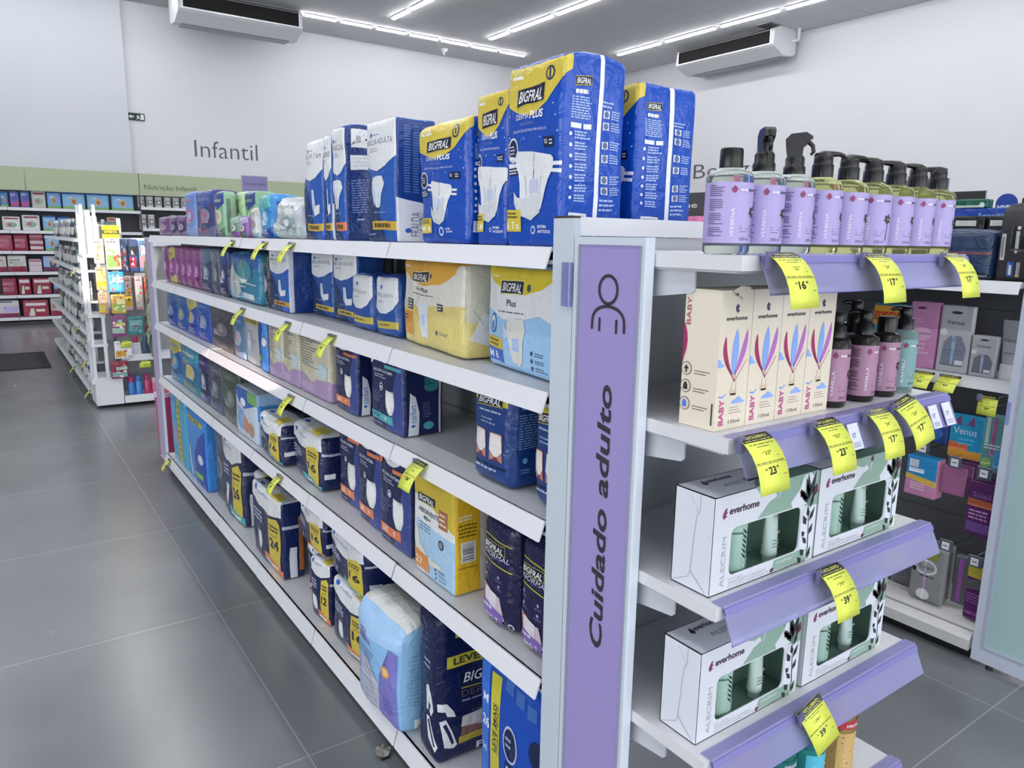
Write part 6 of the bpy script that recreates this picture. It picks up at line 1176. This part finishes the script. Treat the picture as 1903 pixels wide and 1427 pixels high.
def a_gv(w, d, h): return {'front': Face(w, h).ell(.45, .62, .34, .14, '#d2d2d2').ell(.45, .62, .28, .10, '#9a9a9e').text('Soleil', .25, .59, .07, '#4a4a52', mw=.42).circ(.12, .55, .010, '#333333').rect(.42, .18, .5, .52, '#b99ad0').ell(.45, .12, .2, .10, '#d8d8da').lines(.3, .44, .85, .48, 1, '#3a3a3c').rect(.05, .76, .5, .95, '#6a4a7c').rect(.5, .78, .8, .95, '#8a8f3c')}
pr(0, 1.205, 1.335, .135, .225, .03, 2.885, '#8a8c8e', a_gv, 'razor_pack', 'razor pack', 'grey razor blister with violet handle low on the right shelving', r=.02)
for i in range(2): pr(0, 1.215, 1.325, .138, .22, .02, 2.93 + .035 * i, '#7a7b7f', lambda w, d, h: {'front': Face(w, h).lines(.1, .3, .9, .9, 6, '#5c5c62')}, 'razor_pack', 'razor pack', 'grey razor blister %s behind the one with violet handle' % ('directly' if i == 0 else 'second'))
for i in range(2): pr(0, 1.36 + i * .09, 1.44 + i * .09, .135, .20, .03, 2.96, '#6c6c70', lambda w, d, h: {'front': Face(w, h).rect(.2, .2, .35, .9, '#9a86b4').rect(.6, .15, .75, .85, '#7a6a94').rect(0, .8, 1, 1, '#c9c9cc')}, 'razor_pack', 'razor pack', 'grey blister with mauve razors, %s of two behind the gift-box shelf' % ('right' if i == 0 else 'left'))
pr(0, 1.145, 1.200, .15, .19, .03, 2.94, '#6a6a6e', lambda w, d, h: {'front': Face(w, h).rect(.35, .05, .65, .95, '#a45cb4')}, 'razor_pack', 'razor pack', 'single pink-violet razor in a clear blister low on the right')
pr(0, 1.058, 1.130, .135, .21, .03, 2.885, '#56265e', lambda w, d, h: {'front': Face(w, h).rect(0, .78, 1, 1, '#b9ac3c').poly([(0, .72), (1, .8), (1, .6), (0, .55)], '#5a5a5c').lines(.1, .3, .9, .5, 4, '#9a5aa4').rect(.1, .1, .9, .16, '#7a3a84')}, 'razor_pack', 'razor pack', 'purple razor pack with yellow top at the foot of the right shelving')
price_tag(0, 0, '59', '44', '90', 'yellow price tag low down between gift boxes and razors', w=.075, pos=(2.90, 1.435, .305), rz=AISLE, prof=[(0, 0), (.018, .02), (.036, .045), (.05, .07)])

# ============================================================ GOODS ON THE BACK WALL
BL, LBL, MR, WT = '#3f6fb8', '#7fb0d8', '#8a2444', '#d4d6d6'
def a_wall(kind):
    def g(w, d, h):
        f = Face(w, h)
        if kind == 'blue': f.rect(0, 0, 1, .16, '#7fae6a').rect(0, .9, 1, 1, '#2458a8').ell(.5, .46, .14, .22, '#c99a5a').ell(.5, .45, .08, .13, '#8a5a34').poly([(.1, .6), (.3, .75), (.5, .7), (.3, .6)], '#a9d0ea')
        elif kind == 'maroon': f.rect(.08, .55, .8, .72, '#b06a80').lines(.1, .2, .7, .45, 3, '#c9a0ac').ell(.6, .35, .2, .2, '#a8546c')
        elif kind == 'mtext': f.rect(.1, .66, .9, .82, '#dfd4d6').rect(.5, .3, .85, .45, '#d8d0b4').poly([(.2, .05), (.3, .5), (.42, .5), (.45, .05)], '#cfd6c8')
        elif kind == 'white': f.rect(.1, .8, .9, .92, '#8a3a4c').ell(.5, .4, .3, .2, '#7fa88c').lines(.1, .2, .8, .6, 3, '#9aa8a0').ell(.4, .42, .1, .1, '#b04a5c')
        elif kind == 'wmar': f.rect(0, 0, 1, .34, '#8a2444').lines(.1, .5, .8, .8, 2, '#5a5a60').ell(.55, .48, .3, .16, '#b9c0b4')
        elif kind == 'bands': f.rect(0, .1, 1, .28, '#d0c0c4').rect(0, .42, 1, .60, '#c9b4ba').rect(0, .78, 1, .94, '#b06a80')
        elif kind == 'lav': f.rect(0, 0, 1, .25, '#7c3050').rect(.3, .3, .95, .62, '#b9b0dc').rect(.1, .85, .7, .92, '#5a5a5e')
        elif kind == 'pb': f.poly([(0, 0), (1, .1), (1, .5), (0, .6)], '#a04a7c').ell(.5, .55, .3, .25, '#3a4fa8').lines(.1, .7, .8, .9, 2, '#c9b0d0')
        elif kind == 'navy': f.rect(0, 0, 1, .3, '#6a2a48').ell(.6, .5, .2, .28, '#3a3c50').ell(.6, .55, .1, .14, '#b98a70')
        return {'front': f}
    return g
WG = [(1.855, [(.31, .43, .23, '#3f7ab0', 'blue', 'small blue and green pack'), (.44, .57, .24, '#5a6ab8', 'pb', 'violet-blue pack with pink foot'), (.58, .71, .25, '#4470b8', 'pb', 'blue pack with dark spot'), (.73, .93, .26, '#b9bcb8', 'white', 'greyish white pack'), (.94, 1.14, .27, '#6f9cd0', 'blue', 'light blue pack'), (1.15, 1.48, .26, LBL, 'blue', 'wide sky blue baby pack'), (1.5, 1.83, .26, LBL, 'blue', 'wide sky blue pack behind the sunlit stand'), (1.86, 2.2, .255, LBL, 'blue', 'wide sky blue pack left of the divider')]),
      (1.50, [(.31, .555, .21, WT, 'white', 'white pack with green print'), (.57, .82, .24, WT, 'white', 'taller white pack with green print'), (.85, 1.04, .235, LBL, 'blue', 'sky blue pack with brown spot'), (1.05, 1.25, .22, '#5f94cc', 'blue', 'blue pack beside the far bottles'), (1.77, 1.94, .24, '#c9b08a', 'white', 'tan and white pack behind the stand')]),
      (1.18, [(.20, .425, .25, '#a04058', 'maroon', 'rose red pack'), (.43, .63, .26, MR, 'maroon', 'deep red pack'), (.64, .84, .27, '#842a44', 'bands', 'stack-like red pack with pale bands'), (.85, 1.06, .26, LBL, 'blue', 'sky blue pack with green foot')]),
      (.85, [(.16, .315, .25, '#c9c0c0', 'wmar', 'white pack with red print'), (.32, .58, .26, '#cdd0cc', 'wmar', 'wide white and dark red pack'), (.60, .79, .20, '#cfc4d0', 'bands', 'low white pack with pink bands'), (.80, 1.03, .25, '#8fb4e0', 'navy', 'pale blue pack with dark figure')]),
      (.485, [(.21, .42, .28, '#8c2c48', 'maroon', 'dark red pack'), (.43, .61, .29, MR, 'mtext', 'dark red pack with white bear-like shape'), (.62, .89, .29, '#8a2a46', 'mtext', 'wide dark red pack with white lettering'), (.91, 1.06, .28, '#7fa8d8', 'navy', 'narrow pale blue pack')]),
      (.13, [(.12, .42, .28, '#cfcdd4', 'lav', 'white and lavender pack'), (.46, .82, .27, '#9c3450', 'mtext', 'wide red pack'), (.84, 1.07, .25, '#c0a8a8', 'wmar', 'white and red pack')])]
RN = ['top', 'second', 'third', 'fourth', 'fifth', 'bottom']
for ri, (z, its) in enumerate(WG):
    for k, (x0, x1, h, c, kd, lb) in enumerate(its):
        w_ = x1 - x0 - .012; me = pack_mesh('baby_pack', w_, .14, min(h, .27 if ri else .26), c, a_wall(kd)(w_, .14, h), r=.015, bulge=.008, ns=.003, n=5, seed=ri * 9 + k)
        put('baby_pack', me, lb + ' on the %s shelf of the back wall' % RN[ri], 'pack', ((x0 + x1) / 2, 14.30 + .09, z + .0015), 0, 'baby packs on the back wall')
def tin(x, z, h, label, r=.055, c='#c9c9cc'):
    t = B(); t.lathe([(r, 0), (r, h)], mat(c, 'metal'), n=16); t.lathe([(r + .003, h), (r + .003, h + .012)], mat('#e2e3e4'), n=16); curved(t, r, h * .2, h * .75, -2.4, -.7, mat('#8f9094', 'print')); curved(t, r, h * .45, h * .6, -1.9, -1.2, mat('#dcdcde', 'print'), off=.001)
    o = t.obj('formula_tin', None, (x, 14.38, z + .001)); tag(o, label, 'tin', 'formula tins on the back wall'); return o
for i in range(11):
    x = 2.32 + i * .137 + (.0 if i < 3 else .01)
    if i in (8, 9): tin(x, 1.925, .17, '%s formula tin, %s from the divider on the top shelf' % ('blue and red', ORD[i]), c='#4f9cc8')
    else: tin(x, 1.925, .165, 'white formula tin, %s from the divider on the top shelf' % ORD[i])
for i, x in enumerate((2.33, 2.46, 2.82, 2.97, 3.1)): tin(x, 1.57, .22, 'white formula tin, %s from the divider on the second shelf' % ORD[i])

# ============================================================ FAR LEFT SHELVES AND SUNLIT STAND
R_ = random.Random(12)
CB = ['#8c949c', '#6f7c88', '#a9a89c', '#5a7480', '#b9bcb8', '#4f6a70', '#9c8f84', '#7c8c7c', '#c4c8cc', '#3a4a5c']
proto = {}
def mini(kind, c):
    if (kind, c) not in proto:
        b = B(); m_ = mat(c, 'gloss', rough=.35)
        if kind == 0: b.lathe([(.03, 0), (.032, .005), (.032, .12), (.02, .145), (.012, .15)], m_, n=12); b.lathe([(.014, .15), (.014, .18)], mat('#dfe0e0'), n=10); curved(b, .032, .03, .10, 0, 6.28, mat('#c9ccc8', 'print'), n=12)
        elif kind == 1: b.box(-.03, .03, -.022, .022, 0, .17, m_); b.box(-.031, .031, -.0228, .0228, .05, .11, mat('#d4d6d2', 'print'))
        else: b.lathe([(.026, 0), (.026, .03)], mat('#2c2e33'), n=12); b.add([(-.026, 0, .03), (0, -.024, .03), (.026, 0, .03), (0, .024, .03), (-.03, 0, .17), (0, -.003, .17), (.03, 0, .17), (0, .003, .17)], [(0, 1, 5, 4), (1, 2, 6, 5), (2, 3, 7, 6), (3, 0, 4, 7), (4, 5, 6, 7)], m_)
        proto[(kind, c)] = b.mesh(['bottle', 'carton', 'tube'][kind])
    return proto[(kind, c)]
KN = ['bottle', 'carton', 'tube']
for s_, z in enumerate((1.44, 1.17, .90, .63, .36, .10)):
    y = 7.60; k = 0
    while y < 10.6:
        kd = R_.choice((0, 0, 1, 2)); c = R_.choice(CB if s_ < 3 else CB + ['#2f7fa8', '#3f7a6c']); nm = KN[kd]
        put(nm, mini(kd, c), 'small dull %s on the %s shelf of the far left unit, %s from the stand' % (nm, RN[s_], ORD[k]), nm, (LGX + .05, y, z + .0005), AISLE, 'small goods on the far left shelves'); y += R_.uniform(.16, .25); k += 1
for y, z, lb in ((7.9, 1.16, 'upper'), (8.1, .62, 'middle'), (7.7, .35, 'lower'), (9.0, .10, 'bottom'), (7.62, .09, 'nearest bottom')):
    price_tag(0, 0, '49', '34', '90', 'tiny yellow tag on the %s rail of the far left shelves' % lb, w=.07, pos=(LGX - .006, y, z), rz=AISLE, prof=FLAG)
def blister(x, z, w, h, cols, label, y=7.135, name='blister_pack', seed=1):
    f = Face(w, h); R2 = random.Random(seed); f.rect(.05, R2.uniform(.05, .2), R2.uniform(.6, .95), R2.uniform(.35, .5), cols[1]); f.rect(R2.uniform(.05, .4), .5, .95, R2.uniform(.66, .8), cols[3])
    for q in range(9): u, v = R2.uniform(.1, .8), R2.uniform(.05, .8); f.poly([(u, v), (u + R2.uniform(.05, .3), v + R2.uniform(-.04, .04)), (u + R2.uniform(.05, .25), v + R2.uniform(.05, .16)), (u, v + R2.uniform(.04, .16))], R2.choice((cols[1], cols[2], cols[3], '#e8e4e0', cols[2])))
    f.lines(.1, .84, .9, .92, 1, '#55555a'); f.ell(.5, .95, .08, .015, '#333333')
    me = pack_mesh(name, w, .025, h, cols[0], {'front': f}, r=.003, bulge=.002, ns=.001, n=5); return put(name, me, label, 'pack', (x, y - .0125, z), 0)
CANM = mat('#e6e3da', 'gloss')
for x, z, h, lb in ((.745, 1.313, .36, 'left'), (.80, 1.313, .32, 'right')):
    t = empty('aerosol_can', (x, 7.25 if lb == 'left' else 7.33, z)); b = B(); b.lathe([(.042, 0), (.045, .008), (.045, h * .72), (.03, h * .85)], CANM, n=18); b.obj('can', t); b = B(); b.lathe([(.03, h * .85), (.03, h * .97), (.015, h)], mat('#f0f0ee'), n=16); b.obj('cap', t)
    tag(t, 'white spray can in the sunlight on top of the stand, %s one' % lb, 'can')
t = empty('offer_sign', (.90, 7.118, 1.50)); b = B(); b.box(-.065, .065, -.004, 0, -.055, .055, mat('#e8d820', 'paper')); b.box(-.065, .065, -.005, -.004, -.018, .016, mat('#4a4420', 'print')); b.obj('board', t); b = B(); b.text('OFERTA', .018, (-.05, -.0055, -.008), (1, 0, 0), (0, 0, 1), mat('#e8d820', 'print'), width=.10, bold=.03); b.obj('lettering', t); b = B(); b.box(-.06, .03, 0, .012, .05, .056, W2); b.box(-.115, -.06, 0, .012, .05, .056, W2); b.obj('arm', t); tag(t, 'yellow and black offer sign on top of the sunlit stand', 'sign')
BLS = [(.80, 1.24, .075, .20, ('#e8e0d0', '#d8b49a', '#b98a7c', '#c9c8a0'), 'cream and tan blister pack at the upper left of the stand'), (.905, 1.19, .11, .26, ('#e6e4cc', '#8fb060', '#d0584c', '#efeee2'), 'pale yellow pack with green and red foot under the offer sign'),
 (.80, 1.02, .075, .19, ('#e0b080', '#d8cf30', '#c9a020', '#e6c090'), 'orange and yellow pack on the left of the stand'), (.91, 1.00, .115, .17, ('#3f9cd8', '#6fb8e6', '#d06a6a', '#dfeaf4'), 'sky blue pack in the middle of the stand'),
 (.80, .82, .07, .18, ('#d8a078', '#d8cf30', '#8f8ac0', '#e0c0a0'), 'orange, violet and yellow pack on the left of the stand'), (.915, .82, .11, .16, ('#d8b458', '#8fbf60', '#d0484c', '#e8e0a0'), 'yellow, green and red pack in the middle of the stand'),
 (.90, .62, .11, .18, ('#8a4a7c', '#9cc4b0', '#c06aa4', '#c9d070'), 'purple and mint pack below the middle of the stand'), (.92, .43, .13, .15, ('#dfe4ea', '#d0a03c', '#c04a6a', '#e4e6ec'), 'white pack with ochre arc low on the stand'), (.88, .26, .13, .15, ('#8a2a4a', '#7fa8a4', '#c07a50', '#a9c4c0'), 'maroon and grey-green pack above the white base box'),
 (1.01, 1.16, .075, .28, ('#4f6fa0', '#c96a6a', '#dfe2e8', '#b05a5c'), 'blue toothbrush card, left in the upper row'), (1.095, 1.16, .075, .28, ('#3f4f7c', '#c0304a', '#dfd0d0', '#2f2f34'), 'dark toothbrush card with red handle in the upper row'), (1.18, 1.16, .075, .27, ('#5f84b0', '#d88a94', '#e8d4b0', '#c9b4c8'), 'blue and pink toothbrush card in the upper row'),
 (1.035, .82, .055, .30, ('#e0c0b8', '#d8b020', '#4a4430', '#e0a060'), 'yellow hairbrush card in the lower row'), (1.12, .82, .06, .30, ('#d8a8b0', '#e0d8d0', '#d04a8a', '#8fb890'), 'white and pink hairbrush card in the lower row'), (1.19, .84, .05, .27, ('#c03a3a', '#e0a89a', '#c9d4c0', '#b04a3a'), 'red brush card in the lower row'),
 (1.07, .60, .12, .16, ('#4f9ca0', '#6fb8b4', '#b04a78', '#8fc4c0'), 'teal card hanging over the white shelf'), (1.18, .62, .06, .14, ('#6a3040', '#8a2a3c', '#3a3a3c', '#a04a50'), 'dark red card hanging over the white shelf')]
for i, (x, z, w_, h, cs, lb) in enumerate(BLS): blister(x, z, w_, h, cs, lb, seed=i, y=7.135 if x < .97 else 7.40)
for i, (x, c, c2, h, lb) in enumerate([(.97, '#3f7fc8', '#a0306c', .17, 'blue can with magenta cap'), (1.03, '#3a86cc', '#2f6ab4', .18, 'blue can with blue cap'), (1.10, '#b03a68', '#8a2a50', .19, 'pink can with dark cap'), (1.16, '#c85080', '#c9a0b0', .15, 'rose can'), (1.23, '#c9c070', '#3a2a40', .12, 'low yellow pot'), (1.30, '#a86aa0', '#6a3a70', .16, 'violet can')]):
    t = B(); t.lathe([(.028, 0), (.028, h * .7), (.024, h * .75)], mat(c, 'gloss'), n=14); t.lathe([(.026, h * .75), (.026, h), (.02, h + .005)], mat(c2, 'gloss'), n=14); tag(t.obj('aerosol_can', None, (x, 7.2, .0755)), lb + ' on the lowest white shelf of the sunlit stand', 'can')
for i, (x, c, c2, h, lb) in enumerate([(1.03, '#cfd2dc', '#b0305c', .17, 'white bottle with red cap'), (1.11, '#3f5468', '#4a5f74', .17, 'slate blue bottle'), (1.19, '#dcd8c8', '#c03a50', .19, 'cream bottle with red cap')]):
    t = B(); t.box(-.035, .035, -.02, .02, 0, h * .7, mat(c, 'gloss')); t.lathe([(.022, h * .7), (.02, h)], mat(c2, 'gloss'), n=12); tag(t.obj('bottle', None, (x, 7.19, .4355)), lb + ' on the upper white shelf of the sunlit stand', 'bottle')
price_tag(0, 0, '9', '7', '90', 'yellow tag on the upper white shelf edge of the sunlit stand', w=.09, pos=(1.04, 7.136, .40), prof=[(0, 0), (.002, .03), (.004, .065)])
price_tag(0, 0, '9', '7', '90', 'yellow tag on the white pack low on the stand', w=.08, pos=(.90, 7.10, .59), prof=[(0, 0), (.002, .03), (.004, .065)])
t = empty('loofah_strip', (1.165, 7.09, 1.33)); b = B(); b.tube([(0, 0, 0), (0, 0, -.86)], .003, mat('#c9c9c0')); b.obj('hanging_cord', t)
b = B(); R3 = random.Random(5); GC = ['#8c8a5c', '#7c8058', '#a09c6c', '#6c8468', '#8fa890', '#5c7460']
for i in range(80):
    z = -.03 - .80 * i / 80; a = R3.uniform(0, 2 * PI); c = GC[min(5, int(i / 80 * 4 + R3.random() * 2.4))]; r0 = .018 + .022 * (i / 80) ** .6; dx, dy = math.cos(a), math.sin(a)
    b.tube([(dx * r0 * .3, dy * r0 * .3, z + .05), (dx * r0, dy * r0, z + .01), (dx * r0 * 1.25, dy * r0 * 1.25, z - .05), (dx * r0 * .9, dy * r0 * .9, z - .09)], .008, mat(c), 6, [.004, .011, .009, .002])
b.obj('brushes', t); tag(t, 'long hanging strip of olive green bath brushes beside the stand', 'brush strip')
# pink thing at the far foot of the long unit and a scrap of paper
t = empty('display_bucket', (.93, 5.46, 0)); b = B(); b.lathe([(.05, 0), (.055, .30), (.06, .40), (.045, .44)], mat('#c04a78', 'gloss'), n=20); b.obj('body', t); b = B(); b.lathe([(.062, .40), (.062, .43)], mat('#e0c0d0'), n=20); b.obj('rim', t); tag(t, 'slim pink display bin on the floor past the far end of the diaper shelves', 'bin')
b = B(); vs = []; R4 = random.Random(2); n = 14
for i in range(n): a = 2 * PI * i / n; r_ = .022 + R4.uniform(-.004, .005); vs.append((r_ * math.cos(a), r_ * 1.2 * math.sin(a), .004 + R4.uniform(0, .012)))
vs += [(0, 0, .014), (0.004, .002, .0)]; b.add(vs, [(i, (i + 1) % n, n) for i in range(n)] + [((i + 1) % n, i, n + 1) for i in range(n)], mat('#8c8884', 'paper')); b.box(-.016, .010, -.028, -.022, .001, .004, mat('#1d1c1c')); tag(b.obj('paper_scrap', None, (.827, 1.80, .001)), 'crumpled grey paper scrap on the floor against the bottom shelf', 'scrap')
print('OBJECTS', len(bpy.data.objects), 'POLYS', sum(len(o.data.polygons) for o in bpy.data.objects if o.type == 'MESH'))
for l in LABELS:
    if len(l.split()) > 16: print('LONG', len(l.split()), l)
